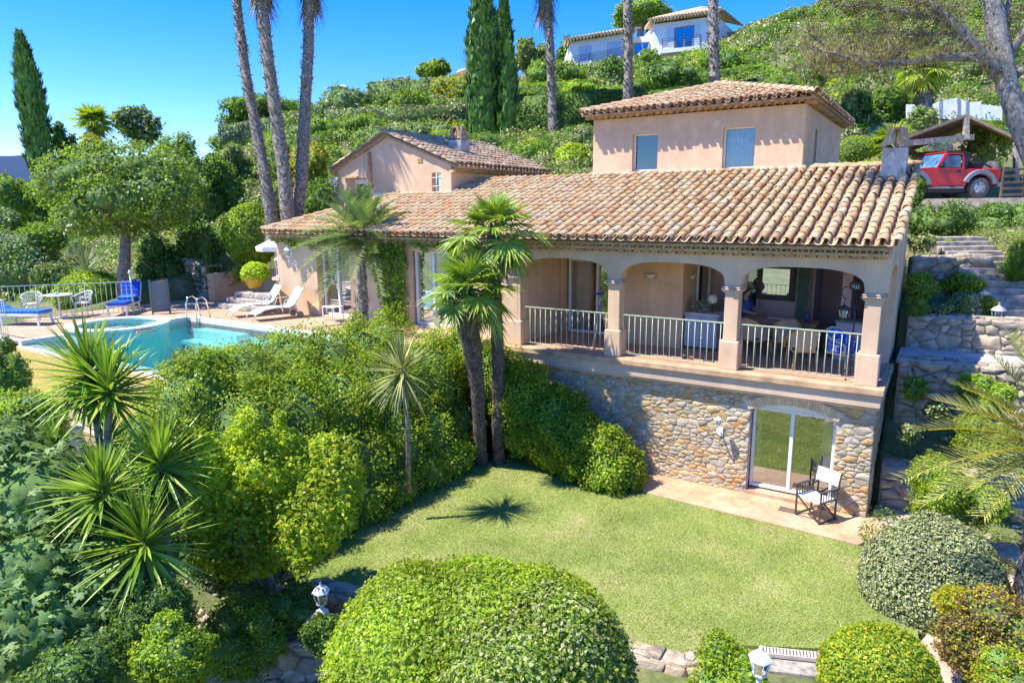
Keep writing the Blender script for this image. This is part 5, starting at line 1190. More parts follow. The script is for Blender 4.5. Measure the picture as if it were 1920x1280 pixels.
def wicker_chair(p, rz, lab, m, group, s=1.0):
    r = empty('garden_chair', p, rz, lab, 'chair', group)
    q = MB(); q.lathe((0,0,.40*s), [(.02,0),(.22*s,0),(.23*s,.03*s),(.02,.05*s)], 18); q.build('seat', m, r)
    for a in (.7,2.45,3.85,5.6): q = MB(); q.tube([(.19*s*math.cos(a),.19*s*math.sin(a),.40*s),(.25*s*math.cos(a),.25*s*math.sin(a),0)], .015*s, 6); q.build('leg', m, r)
    q = MB(); ar = [(.30*s*math.cos(t), .28*s*math.sin(t), (.60+.16*max(0,-math.cos(t+math.pi)) if False else .62+.14*max(0, math.cos(t-math.pi)))*s) for t in np.linspace(-2.4+math.pi, 2.4+math.pi, 22)]
    q.tube([(.2*s,ar[0][1]*.8,.42*s)]+ar+[(.2*s,ar[-1][1]*.8,.42*s)], .018*s, 7); q.build('arm_hoop', m, r)
    q = MB()
    for p_ in ar[4:-4]: q.tube([p_, (p_[0]*.72,p_[1]*.72,.42*s)], .006*s, 4)
    for f in (.35,.7): q.tube([(a*(1-.28*(1-f)),b_*(1-.28*(1-f)),.42*s+(c-.42*s)*f) for a, b_, c in ar[4:-4]], .006*s, 4)
    q.build('backrest', m, r); return r
wicker_chair(on(158,592,2,2.9), math.radians(-75), 'white cane armchair right of the small table', WHITE, 'white cane armchairs by the pool')
wicker_chair(on(64,594,2,2.9), math.radians(-30), 'white cane armchair left of the small table behind the flat lounger', WHITE, 'white cane armchairs by the pool')
t = empty('garden_table', on(114,596,2,2.9), 0, 'small round white pedestal table between the two cane armchairs', 'table')
q = MB(); q.lathe((0,0,.70), [(.02,0),(.38,0),(.40,.015),(.38,.03),(.02,.03)], 28); q.build('table_top', WHITE, t)
q = MB(); q.tube([(0,0,.02),(0,0,.70)], .028, 8); q.build('pedestal', WHITE, t); q = MB()
for k in range(4): a = k*math.pi/2+.4; q.bar((0,0,.03),(.28*math.cos(a),.28*math.sin(a),.015),.04,.03)
q.build('feet', WHITE, t)
ash = MB(); ash.lathe((0,0,0), [(.05,0),(.06,.02),(.05,.07),(.04,.07),(.04,.02)], 12); ash.build('candle_glass', plain('turquoise_glass', (.1,.55,.55), .1), None, on(114,596,2,2.9)+np.array([-.05,0,.732]), label='turquoise glass on the small white table', cat='glass')
def chaise(p, rz, lab):
    r = empty('sun_lounger', p, rz, lab, 'sun lounger', 'pale mesh loungers near the house corner'); MESH = plain('mesh_fabric', (.50,.50,.42), .8, 0, .06); AL = plain('cream_metal', (.62,.60,.52), .4, 0, .05)
    prof = [(-.62,.88),(-.30,.42),(-.12,.33),(.25,.36),(.6,.33),(.9,.20),(1.02,.02)]
    q = MB()
    for a, b_ in zip(prof[:-1], prof[1:-1]): q.prism([(a[0],-.27,a[1]),(b_[0],-.27,b_[1]),(b_[0],-.27,b_[1]+.012),(a[0],-.27,a[1]+.012)], (0,.54,0))
    q.build('sling', MESH, r)
    q = MB()
    for y in (-.29,.29): q.tube([(a, y, b_+.005) for a, b_ in prof], .017, 6)
    q.bar((-.62,-.29,.88),(-.62,.29,.88),.03); q.build('frame', AL, r)
    for y in (-.29,.29):
        q = MB(); q.tube([(-.35,y,.50),(-.30,y*1.18,.58),(0,y*1.18,.58),(.10,y,.36)], .014, 6); q.build('armrest', AL, r)
        q = MB(); q.tube([(-.28,y,.40),(-.45,y,.09)], .016, 6); q.build('leg', AL, r)
        q = MB(); w_ = [(-.45+.09*math.cos(t), y, .09+.09*math.sin(t)) for t in np.linspace(0, 2*math.pi, 15)]; q.tube(w_, .02, 6); q.tube([(-.45,y-.02,.09),(-.45,y+.02,.09)], .07, 10); q.build('wheel', plain('wheel_grey', (.25,.22,.2), .7), r)
    return r
chaise((-18.05,13.75,2.9), math.radians(-108), 'pale mesh lounger farther from the glass door'); chaise((-16.9,13.62,2.9), math.radians(-108), 'pale mesh lounger nearest the left glass door')
tw = MB(); v, f = ico((0,0,0), (.12,.09,.13), 2, .3, 3); tw.add(v, [tuple(k) for k in f], True); tw.build('beach_towel', plain('grey_towel', (.25,.25,.27), .95, 0, .4, 20), None, (-18.0,14.08,3.36), label='crumpled grey towel on the farther mesh lounger', cat='towel')
st2 = empty('side_table', (-15.05,13.95,2.9), 0, 'small pale metal side table beside the feather palm', 'table')
q = MB(); q.box(-.25,.25,-.2,.2,.43,.45); q.build('table_top', WHITE, st2)
for x, y in ((-.23,-.18),(.23,-.18),(-.23,.18),(.23,.18)): q = MB(); q.bar((x,y,0),(x,y,.43),.02); q.build('leg', WHITE, st2)
ld = empty('pool_ladder', (-19.15,12.25,2.9), 0, 'chrome pool ladder rails at the far corner of the pool', 'pool ladder'); CH = plain('chrome', (.75,.75,.75), .15, 1, .02)
for x in (-.25,.25): q = MB(); q.tube([(x,-.15,-.5),(x,-.15,.45),(x,-.08,.62),(x,.08,.66),(x,.2,.55),(x,.30,0)], .022, 8); q.build('rail', CH, ld)
q = MB(); q.box(-.25,.25,-.2,-.14,-.35,-.31); q.build('tread', CH, ld)
sc = empty('privacy_screen', on(303,588,2,2.9), math.radians(70), 'grey mesh gate panel between two dark posts on the terrace', 'screen')
q = MB(); q.box(-.23,.23,-.015,.015,.06,1.04); q.build('mesh_panel', plain('screen_grey', (.13,.17,.19), .7, 0, .1), sc)
for x in (-.25,.25): q = MB(); q.box(x-.025,x+.025,-.03,.03,0,1.08); q.build('post', plain('post_grey', (.12,.13,.13), .6), sc)
bq = empty('stone_stand', P(529,575,22.3)*[1,1,0]+np.array([0,0,2.9]), 0, 'pink pedestal grill stand half hidden behind the house corner', 'grill'); q = MB(); q.box(-.18,.18,-.18,.18,1.0,1.1); q.build('grill_top', STUCCO, bq); q = MB(); q.lathe((0,0,0), [(.1,0),(.06,.5),(.1,1.0)], 8); q.build('pedestal', STUCCO, bq)
# parasol
pa = empty('parasol', P(523,575,23.5)*[1,1,0]+np.array([0,0,2.9]), 0, 'white parasol half hidden by the left corner of the house', 'parasol'); hgt = P(523,444,23.5)[2]-2.9
q = MB(); q.tube([(0,0,0),(0,0,hgt)], .025, 8); q.build('pole', WHITE, pa)
q = MB(); N8 = 8; V = [(0,0,hgt)]
for k in range(N8): a = 2*math.pi*k/N8+.2; V += [(.62*math.cos(a), .62*math.sin(a), hgt-.30), (.60*math.cos(a), .60*math.sin(a), hgt-.45)]
for k in range(N8): pass
q.add(V, [(0, 1+2*k, 1+2*((k+1) % N8)) for k in range(N8)]+[(1+2*k, 2+2*k, 2+2*((k+1) % N8), 1+2*((k+1) % N8)) for k in range(N8)]); q.build('canopy', plain('parasol_white', (.85,.85,.85), .8, 0, .03), pa)
# ------------------------------------------------------------------ patio
WH = plain('white_canvas', (.75,.76,.80), .8, 0, .05); DB = plain('dark_frame', (.06,.055,.05), .5, 0, .1)
def director(p, rz, lab):
    r = empty('director_chair', p, rz, lab, 'chair'); w_ = .27; d_ = .24
    for y, nm in ((-d_, 'front'), (d_, 'back')):
        q = MB(); q.bar((-w_,y,.02),(w_,y,.42),.03,.022); q.build('crossed_leg', DB, r); q = MB(); q.bar((w_,y+.015,.02),(-w_,y+.015,.42),.03,.022); q.build('crossed_leg', DB, r)
    for sx in (-1, 1):
        q = MB(); x = sx*w_; q.bar((x,-d_-.02,.02),(x,d_+.06,.02),.03); q.bar((x,-d_,0),(x,-d_,.64),.028); q.bar((x,d_,0),(x,d_,.64),.028); q.bar((x,-d_-.04,.65),(x,d_+.06,.65),.045,.022); q.bar((x,-d_,.43),(x,d_,.43),.025)
        for k in range(1, 6): yy = -d_+2*d_*k/6; q.bar((x,yy,.43),(x,yy,.64),.014)
        q.build('side_frame', DB, r); q = MB(); q.bar((x,d_+.02,.60),(x,d_+.10,.93),.026); q.build('back_post', DB, r)
    q = MB(); n = 8
    V = []
    for i in range(n+1):
        x = -w_+2*w_*i/n; V += [(x,-d_,.44-.04*math.sin(math.pi*i/n)), (x,d_,.44-.04*math.sin(math.pi*i/n))]
    q.add(V, [(2*i,2*i+2,2*i+3,2*i+1) for i in range(n)], True); q.build('seat', WH, r)
    q = MB(); V = []
    for i in range(n+1):
        x = -w_+2*w_*i/n; s_ = .03*math.sin(math.pi*i/n); V += [(x,d_+.04+s_,.66), (x,d_+.105+s_,.93)]
    q.add(V, [(2*i,2*i+2,2*i+3,2*i+1) for i in range(n)], True); q.build('backrest', WH, r); return r
director((-1.72, 14.02, .03), math.radians(-28), 'director chair with white canvas on the patio in front of the sliding door')
q = MB(); q.box(-.19,.19,-.11,.11,0,.012); 
for k in range(7): q.box(-.17,.17,-.09+k*.028,-.078+k*.028,.0121,.016)
q.build('drain_grate', plain('grate', (.20,.13,.10), .7), None, (-2.22,14.05,.031), math.radians(0), label='small rusty drain grate in the patio tiles', cat='drain')
# ------------------------------------------------------------------ balcony furniture
def armchair(p, rz, lab, cush, m, group=None, pat=None):
    r = empty('wicker_armchair', p, rz, lab, 'armchair', group or 'rattan armchairs on the balcony')
    q = MB(); q.box(-.26,.26,-.25,.25,.38,.43); q.build('seat', m, r, bevel=.02)
    q = MB(); q.box(-.25,.25,-.24,.24,.432,.48); q.build('cushion', cush, r, bevel=.015)
    for x, y in ((-.24,-.23),(.24,-.23),(-.22,.25),(.22,.25)): q = MB(); q.tube([(x,y,.4),(x*1.12,y*1.12,0)], .02, 7); q.build('leg', m, r)
    hoop = [(-.30,-.24,.40),(-.31,-.25,.62),(-.31,-.10,.66),(-.30,.16,.74),(-.22,.30,.86),(0,.34,.90),(.22,.30,.86),(.30,.16,.74),(.31,-.10,.66),(.31,-.25,.62),(.30,-.24,.40)]
    q = MB(); q.tube(hoop, .022, 7); q.build('arm_hoop', m, r)
    q = MB(); V = []
    hp = hoop[2:-2]
    for a, b_, c in hp: V += [(a*.98,b_,c), (a*.86,b_*.86,.42)]
    q.add(V, [(2*i,2*i+2,2*i+3,2*i+1) for i in range(len(hp)-1)]); q.build('woven_back', pat or CANE, r); return r
RAT = plain('rattan_honey', (.55,.33,.13), .55, 0, .15, 15); CANE = island('woven_cane', [(0,(.45,.34,.22)), (1,(.50,.38,.25))], .7, .4, 60, .3); NAVY = plain('navy_cushion', (.02,.03,.07), .8)
armchair((-2.42,15.45,ZB), math.radians(-155), 'honey rattan armchair with navy cushion behind the right balcony railing', NAVY, RAT)
armchair((-3.55,16.2,ZB), math.radians(150), 'rattan armchair at the near side of the dining table behind the third column', NAVY, RAT)
armchair((-2.95,16.35,ZB), math.radians(200), 'rattan dining chair with a blue seat cushion', plain('teal_cushion', (.02,.13,.25), .8), RAT)
armchair((-2.1,17.2,ZB), math.radians(-95), 'dark woven armchair pulled up at the far end of the dining table', NAVY, plain('dark_wicker', (.10,.07,.05), .6), None, plain('dark_wicker_back', (.12,.09,.07), .8, 0, .3, 40))
FLOR = island('blue_flower_print', [(0,(.03,.10,.55)), (1,(.03,.10,.55))], .85, .1, 3, 0, .2, (14,.52,.60,(.70,.75,.85)))
r = armchair((-1.62,15.55,ZB), math.radians(60), 'bamboo lounge chair with blue and white floral cushions beside the last column', FLOR, plain('bamboo_pale', (.55,.48,.28), .5, 0, .12), 'rattan armchairs on the balcony', FLOR)
tb = empty('dining_table', (-3.1,17.0,ZB), 0, 'long wooden dining table set on the balcony', 'table'); WT = plain('table_wood', (.36,.18,.09), .45, 0, .2, 5)
q = MB(); q.box(-1.0,.75,-.42,.42,.72,.76); q.build('table_top', WT, tb, bevel=.01)
for x, y in ((-.9,-.34),(.65,-.34),(-.9,.34),(.65,.34)): q = MB(); q.box(x-.035,x+.035,y-.035,y+.035,0,.72); q.build('leg', WT, tb)
q = MB(); q.lathe((0,0,0), [(.02,0),(.16,.0),(.20,.03),(.19,.035),(.02,.012)], 20); q.build('serving_plate', WHITE, None, (-3.0,16.95,ZB+.762), label='white serving plate in the middle of the dining table', cat='plate')
q = MB(); q.box(-.22,.22,-.10,.10,0,.012); q.build('place_mat', plain('white_cloth', (.7,.7,.78), .9), None, (-3.3,17.2,ZB+.762), label='folded white cloth on the far side of the dining table', cat='cloth')
q = MB(); q.lathe((0,0,0), [(.035,0),(.04,.02),(.04,.19),(.02,.22),(.02,.25)], 10); q.build('bottle', plain('cobalt_glass', (.01,.04,.20), .1), None, (-2.62,17.05,ZB+.762), label='cobalt blue bottle at the right end of the dining table', cat='bottle')
mi = empty('wall_mirror', on(1455,528,1,18.79), 0, 'square mirror in a dark carved frame on the mauve rear wall', 'mirror'); s_ = .46
q = MB(); q.box(-s_,s_,-.05,0,-s_-.0,-s_+.12); q.box(-s_,s_,-.05,0,s_-.12,s_); q.box(-s_,-s_+.12,-.05,0,-s_+.12,s_-.12); q.box(s_-.12,s_,-.05,0,-s_+.12,s_-.12)
for k in range(13):
    a = -s_+2*s_*k/12
    for x, z in ((a,-s_),(a,s_),(-s_,a),(s_,a)): q.lathe((x,-.03,z-.03), [(.005,0),(.04,.015),(.045,.04),(.005,.06)], 6)
q.build('mirror_frame', plain('carved_frame', (.10,.06,.05), .6, 0, .3, 30), mi)
q = MB(); q.add([(-s_+.12,-.02,-s_+.12),(s_-.12,-.02,-s_+.12),(s_-.12,-.02,s_-.12),(-s_+.12,-.02,s_-.12)], [(0,1,2,3)]); q.build('mirror_glass', plain('mirror', (.9,.9,.9), .01, 1, 0), mi)
cb = empty('outdoor_cabinet', (-4.88,16.55,ZB), 0, 'pale grey cabinet with flowers on top in the middle bay', 'cabinet'); CG = plain('cabinet_grey', (.40,.42,.45), .6, 0, .08)
q = MB(); q.box(-.40,.40,-.28,.28,.05,.84); q.build('body', CG, cb, bevel=.01); q = MB(); q.box(-.44,.44,-.31,.31,.842,.89); q.build('worktop', plain('worktop', (.50,.48,.45), .5, 0, .2), cb, bevel=.01)
for x in (-.39,.01): q = MB(); q.box(x,x+.38,-.30,-.281,.1,.8); q.build('door', CG, cb, bevel=.008)
crown('potted_shrub', [(np.array([-4.95,16.5,ZB+1.05]), (.22,.18,.14))], .06, L['silver'], 380, core=0, extra=[(L['blue_flower'],.2,1)], label='dry grey flower arrangement on the pale cabinet', cat='plant')
lp = empty('table_lamp', (-4.72,16.62,ZB+.892), 0, 'small lamp with a round pale shade on the cabinet', 'lamp'); q = MB(); q.lathe((0,0,0), [(.05,0),(.015,.03),(.015,.2)], 8); q.build('stem', IRON, lp); q = MB(); q.lathe((0,0,.2), [(.03,0),(.10,.04),(.12,.12),(.08,.2),(.02,.22)], 12); q.build('lamp_shade', plain('shade_cream', (.7,.65,.5), .7), lp)
tp = empty('telescope_tripod', (-6.98,15.0,ZB), 0, 'tripod with a small blue spotting scope behind the left balcony railing', 'telescope'); AL2 = plain('tripod_grey', (.38,.36,.36), .4, .3, .1)
for a in (.5,2.6,4.7): q = MB(); q.tube([(0,0,1.12),(.30*math.cos(a),.30*math.sin(a),0)], .014, 6); q.build('leg', AL2, tp)
q = MB(); q.tube([(0,0,1.05),(0,0,1.32)], .02, 8); q.build('centre_column', AL2, tp); q = MB(); q.tube([(-.10,.05,1.36),(.12,-.08,1.40)], [.03,.045], 10); q.build('scope', plain('scope_blue', (.03,.05,.30), .4), tp)
for i, (px, py, h, lb, m_) in enumerate([(1283,672,.10,'black tea light holder on the balcony edge', IRON), (1295,674,.07,'terracotta pot on the balcony edge beside the black tea light', TERRA), (1322,677,.10,'leftmost clear glass jar on the balcony edge', GLASS_S), (1336,680,.13,'clear glass jar nearest the third column', GLASS_S)]):
    q = MB(); q.lathe((0,0,0), [(.045,0),(.05,.02),(.05,h),(.04,h),(.04,.02)], 12); q.build('candle_jar', m_, None, on(px,py,2,ZB+.001), label=lb, cat='jar', group='little jars and candle holders along the balcony edge')
ls = empty('lantern_stand', (-1.42,14.95,ZB), 0, 'wrought iron lantern stand with curled feet beside the last column', 'lantern stand')
q = MB(); q.tube([(0,0,.1),(0,0,1.75)], .018, 8)
q.tube([(.0,0,1.7)]+[(-.16+.16*math.cos(t)*(1-t/9), 0, 1.72+.13*math.sin(t)) for t in np.linspace(0, 4.6, 16)], .010, 6)
for a in (.3,2.4,4.5): q.tube([(0,0,.25),(.12*math.cos(a),.12*math.sin(a),.16),(.2*math.cos(a),.2*math.sin(a),.0),(.25*math.cos(a),.25*math.sin(a),.04)], .012, 6)
for k in range(5): q.tube([(.09*(1 if k % 2 else -1)*math.cos(t)*(.6+.4*t/6), .05, 1.35+.07*k+.04*math.sin(t)) for t in np.linspace(0, 5.5, 12)], .006, 5)
q.build('stand', IRON, ls)
hl = empty('hanging_lantern', (-1.62,14.95,ZB+1.22), 0, 'glass candle lantern hanging from the iron stand', 'lantern'); lantern_head(hl, .20, 0, IRON)
q = MB(); q.tube([(0,0,.30),(.02,0,.47)], .005, 5); q.build('hook', IRON, hl)
q = MB(); q.box(-.40,.40,-.25,.25,0,.85); q.build('serving_counter', stucco('stucco_counter', (.62,.44,.44), (.62,.46,.44), .2), None, (-1.55,17.0,ZB), label='low pink plastered counter at the right end of the balcony', cat='counter')
q = MB(); q.box(-.43,.43,-.28,.28,0,.04); q.build('counter_top', plain('green_tile', (.10,.20,.12), .4), None, (-1.55,17.0,ZB+.851), label='green tiled top of the pink counter', cat='worktop')
q = MB(); q.box(-.11,.11,-.02,0,-.085,.085); o_ = q.build('wall_picture', plain('picture_black', (.03,.03,.05), .5), None, (-1.68,17.28,4.35), label='small dark picture with white figures on the far right wall', cat='picture')
q = MB()
for i in range(4): q.box(-.08+.045*i,-.06+.045*i,-.026,-.021,-.065,.01+.02*(i % 2)); q.lathe((-.07+.045*i,-.0235,.022+.02*(i % 2)), [(.003,0),(.010,.009),(.003,.018)], 6)
q.build('figures', WHITE, o_)
# seated person mostly hidden behind the third column
def person(p, rz):
    r = empty('person', p, rz, 'dark haired person in a blue shirt seated behind the third balcony column', 'person')
    v = [(0,0,.50),(0,.0,.72),(0,-.02,.95),(0,-.04,1.06),(0,-.05,1.13),(0,-.07,1.24),
         (-.17,-.03,1.00),(-.24,-.16,.80),(-.17,-.38,.76),(-.14,-.46,.77),(.17,-.03,1.00),(.24,-.16,.80),(.17,-.38,.76),(.14,-.46,.77),
         (-.10,-.04,.50),(-.12,-.42,.50),(-.12,-.44,.08),(.10,-.04,.50),(.12,-.42,.50),(.12,-.44,.08),(-.12,-.56,.04),(.12,-.56,.04)]
    e = [(0,1),(1,2),(2,3),(3,4),(4,5),(2,6),(6,7),(7,8),(8,9),(2,10),(10,11),(11,12),(12,13),(0,14),(14,15),(15,16),(0,17),(17,18),(18,19),(16,20),(19,21)]
    rad = [.15,.14,.15,.07,.055,.085,.065,.048,.036,.03,.065,.048,.036,.03,.095,.07,.045,.095,.07,.045,.04,.04]
    me = bpy.data.meshes.new('body'); me.from_pydata(v, e, []); o = link('body', me, r)
    SK = plain('skin', (.55,.32,.22), .55, 0, .05); SHIRT = plain('blue_shirt', (.06,.12,.36), .85, 0, .1)
    me.materials.append(SK); sk = o.modifiers.new('skin', 'SKIN'); o.data.skin_vertices[0].data[0].use_root = True
    for i, s in enumerate(rad): o.data.skin_vertices[0].data[i].radius = (s, s)
    ss = o.modifiers.new('sub', 'SUBSURF'); ss.levels = 2; ss.render_levels = 2
    q = MB(); vv, ff = ico((0,-.07,1.25), (.085,.10,.12), 3, .03, 1); q.add(vv, [tuple(k) for k in ff], True)
    q.add([(0,-.185,1.24),(-.015,-.165,1.225),(.015,-.165,1.225),(0,-.165,1.275)], [(0,1,2),(0,2,3),(0,3,1)], True); q.build('face', SK, r)
    q = MB(); vv, ff = ico((0,-.035,1.30), (.105,.115,.115), 3, .08, 2); q.add(vv, [tuple(k) for k in ff], True); q.build('hair', plain('dark_hair', (.02,.015,.012), .6, 0, .2, 30), r)
    q = MB(); q.lathe((0,-.01,.50), [(.17,0),(.18,.12),(.17,.3),(.21,.46),(.13,.56),(.06,.58)], 16); q.build('shirt', SHIRT, r)
    for sx in (-1, 1):
        q = MB(); q.tube([(sx*.16,-.03,1.01),(sx*.235,-.13,.83)], [.085,.068], 10); q.build('sleeve', SHIRT, r)
        q = MB()
        for k in range(5): q.tube([(sx*.14+(k-2)*.017,-.47,.77),(sx*.13+(k-2)*.02,-.52,.775),(sx*.13+(k-2)*.02,-.545+.01*abs(k-2),.76)], [.010,.009,.007], 6)
        q.build('fingers', SK, r)
    return r
pc = P(1399, 556, 17.6); person((float(pc[0])-.05, float(pc[1]), ZB), math.radians(75))
armchair((float(pc[0])-.05, float(pc[1]), ZB), math.radians(75), 'rattan armchair in which the person sits behind the third column', NAVY, RAT)
# ------------------------------------------------------------------ jeep, carport, far houses
def far_tiled(mb, a, b, out, rise, sp=.35):
    a, b, out = Vector(a), Vector(b), Vector(out)
def car():
    c0 = P(1832, 371, 23.2); gz = 6.385; p = P(1832, 366, 23.2); yaw = YAW+math.radians(0)
    r = empty('parked_car', (p[0], p[1], gz), yaw, 'red short off road car with black soft top parked under the carport', 'car'); r.scale = (.94, .94, .94)
    RED = plain('red_paint', (.62,.015,.02), .25, 0, .03); BLK = plain('black_trim', (.03,.03,.035), .55); GRY = plain('grey_flare', (.22,.26,.28), .5); SOFT = plain('soft_top', (.025,.025,.03), .9, 0, .2); RIM = plain('alloy', (.62,.62,.62), .3, .6, .05); TY = plain('tyre', (.10,.10,.10), .9, 0, .1); GL = plain('car_glass', (.10,.25,.42), .05, 0, .5, 3)
    # local frame: +x = rear of the car (screen right), -x = front, y = away from the camera. origin = rear wheel on the ground
    WB = 2.37; H = .74; W2 = 1.55
    bw = lambda q, pts, y0, y1: q.prism([(x, y0, z) for x, z in pts], (0, y1-y0, 0))
    def arc(cx, cz, R, a0, a1, n=8): return [(cx+R*math.cos(a0+(a1-a0)*i/n), cz+R*math.sin(a0+(a1-a0)*i/n)) for i in range(n+1)]
    low = .42
    side = [(.72,.50),(.74,1.02),(-.72,1.04),(-.95,1.05),(-1.62,1.08),(-1.66,1.10),(-2.72,1.04),(-2.76,.75),(-2.74,.55)]+arc(-WB,.38,.46,math.pi-.3,.15)[::1]+[(-1.75,low),(-.62,low)]+arc(0,.38,.46,math.pi-.1,.25)
    q = MB(); bw(q, side, 0, W2); q.build('body', RED, r, bevel=.02)
    q = MB(); q.prism([(-1.5,.02,.985),(.70,.02,.985),(.70,W2-.02,.985),(-1.5,W2-.02,.985)], (0,0,.06)) if False else None
    for cx in (0, -WB):
        q = MB(); o_ = arc(cx,.38,.62,math.pi-.35,.2,10); i_ = arc(cx,.38,.47,math.pi-.35,.2,10)
        q.prism([(x,-.13,z) for x, z in o_+i_[::-1]], (0,.14,0)); q.build('wheel_arch', GRY, r, bevel=.015)
        for y in (-.10, W2-.12):
            w_ = bpy.data.objects.new('wheel', None); COL.objects.link(w_); w_.parent = r; w_.location = (cx, y, .37)
            q = MB(); n = 24; pr = [(.21,0),(.33,-.01),(.365,.03),(.37,.11),(.365,.19),(.33,.23),(.21,.22)]; q.add([(rr*math.cos(2*math.pi*k/n), yy, rr*math.sin(2*math.pi*k/n)) for rr, yy in pr for k in range(n)], [(i*n+k, i*n+(k+1) % n, (i+1)*n+(k+1) % n, (i+1)*n+k) for i in range(6) for k in range(n)], True); q.build('tyre', TY, w_)
            q = MB(); pr = [(.02,.035),(.06,.03),(.07,.06),(.19,.08),(.215,.01),(.22,.05)]; q.add([(rr*math.cos(2*math.pi*k/n), yy, rr*math.sin(2*math.pi*k/n)) for rr, yy in pr for k in range(n)], [(i*n+k, i*n+(k+1) % n, (i+1)*n+(k+1) % n, (i+1)*n+k) for i in range(5) for k in range(n)])
            for s_ in range(5): a = s_*2*math.pi/5+.3; q.bar((.03*math.cos(a),.03,.03*math.sin(a)),(.2*math.cos(a),.04,.2*math.sin(a)),.07,.03)
            q.build('rim', RIM, w_)
    dr_ = [(-.62,1.03),(-.60,.60),(-.75,.50),(-1.45,.50),(-1.55,.62),(-1.55,1.05)]
    d_ = MB(); bw(d_, dr_, -.012, .0); d_ = d_.build('door', plain('red_paint_door', (.58,.02,.03), .25, 0, .03), r, bevel=.008)
    q = MB(); q.box(-.82,-.70,-.03,-.013,.90,.99); q.build('door_handle', BLK, d_)
    fr = [(-.62,1.04),(-.66,1.50),(-.74,1.56),(-1.22,1.56),(-1.52,1.12),(-1.52,1.05)]
    q = MB(); fi = [(-.70,1.08),(-.73,1.46),(-.78,1.50),(-1.19,1.50),(-1.42,1.12)]
    for a, b_ in zip(fr, fr[1:]+fr[:1]): q.bar((a[0],0,a[1]),(b_[0],0,b_[1]),.06,.05)
    q.build('door_frame', RED, r); q = MB(); q.add([(x,.01,z) for x, z in fi], [tuple(range(len(fi)))]); q.build('side_window', GL, r)
    q = MB(); q.bar((-1.52,.02,1.08),(-1.25,.02,1.62),.06,.06); q.bar((-1.52,W2-.02,1.08),(-1.25,W2-.02,1.62),.06,.06); q.bar((-1.25,.02,1.62),(-1.25,W2-.02,1.62),.06,.06); q.build('windscreen_frame', RED, r)
    q = MB(); q.add([(-1.5,.05,1.10),(-1.5,W2-.05,1.10),(-1.27,W2-.05,1.58),(-1.27,.05,1.58)], [(0,1,2,3)]); q.build('windscreen', GL, r)
    q = MB(); q.prism([(-1.30,.0,1.62),(-.62,.0,1.63),(-.40,.0,1.60),(-.45,.0,1.56),(-1.28,.0,1.57)], (0,W2,0)); q.build('soft_top', SOFT, r, bevel=.02)
    q = MB(); q.prism([(-.62,.02,1.56),(-.42,.02,1.58),(-.50,.02,1.05),(-.60,.02,1.05)], (0,.05,0)); q.prism([(-.62,W2-.07,1.56),(-.42,W2-.07,1.58),(-.50,W2-.07,1.05),(-.60,W2-.07,1.05)], (0,.05,0)); q.bar((-.38,.06,1.52),(-.60,.06,1.06),.06); q.build('roll_bar', BLK, r)
    q = MB(); q.bar((-.50,.08,1.06),(-.38,.08,1.55),.07); q.bar((-.50,W2-.08,1.06),(-.38,W2-.08,1.55),.07); q.bar((-.38,.08,1.55),(-.38,W2-.08,1.55),.07); q.bar((-.38,.08,1.52),(.45,.08,1.06),.05); q.bar((-.38,W2-.08,1.52),(.45,W2-.08,1.06),.05); q.build('rear_roll_cage', BLK, r)
    q = MB(); q.box(-.30,.25,.25,W2-.25,1.045,1.28); q.build('rear_seat', SOFT, r, bevel=.04)
    sp = bpy.data.objects.new('spare_wheel', None); COL.objects.link(sp); sp.parent = r; sp.location = (.80, W2*.5, .98)
    q = MB(); n = 24; pr = [(.05,.02),(.2,.02),(.33,-.0),(.365,.03),(.365,.18),(.33,.22),(.05,.2)]; q.add([(yy, rr*math.cos(2*math.pi*k/n), rr*math.sin(2*math.pi*k/n)) for rr, yy in pr for k in range(n)], [(i*n+k, i*n+(k+1) % n, (i+1)*n+(k+1) % n, (i+1)*n+k) for i in range(6) for k in range(n)], True); q.build('tyre', TY, sp)
    q = MB(); q.box(.70,.86,.0,W2,.40,.54); q.build('rear_bumper', GRY, r, bevel=.02); q = MB(); q.box(.735,.78,.02,.12,.70,.90); q.build('tail_light', plain('tail_red', (.5,.02,.02), .2), r)
    q = MB(); q.box(-2.6,.6,.12,W2-.12,.20,.52); q.build('underbody', BLK, r); q = MB(); q.box(-1.85,-.55,-.08,.03,.34,.40); q.build('side_step', GRY, r, bevel=.015); q = MB(); q.box(-2.95,-2.78,.0,W2,.45,.60); q.build('front_bumper', GRY, r, bevel=.02)
    q = MB(); q.box(-1.50,-1.38,-.20,-.02,1.10,1.25); q.build('wing_mirror', BLK, r, bevel=.02)
car()
# carport
cp = empty('carport', P(1755,300,25.5), YAW, 'open timber carport with a sloping tiled roof', 'carport')
o_ = np.array(cp.location); R3 = lambda px, py, w_: tuple((lambda d: (d[0]*math.cos(YAW)+d[1]*math.sin(YAW), -d[0]*math.sin(YAW)+d[1]*math.cos(YAW), d[2]))(P(px, py, w_)-o_))
A_, B2, C2, D2 = R3(1678,268,24), R3(1812,219,24), R3(1809,245,28.5), R3(1696,287,28.5)
q = MB(); q.prism([A_,B2,C2,D2], (0,0,.10)); q.build('roof', TILE_OLD, cp)
q = MB(); q.prism([tuple(np.array(k)-[0,0,.03]) for k in (A_,B2,C2,D2)], (0,0,.025)); q.build('roof_boards', WOOD_D, cp)
B3 = R3(1905,262,24); C3 = R3(1886,282,28.5)
q = MB(); q.prism([B2,B3,C3,C2], (0,0,.10)); q.build('roof', TILE_OLD, cp)
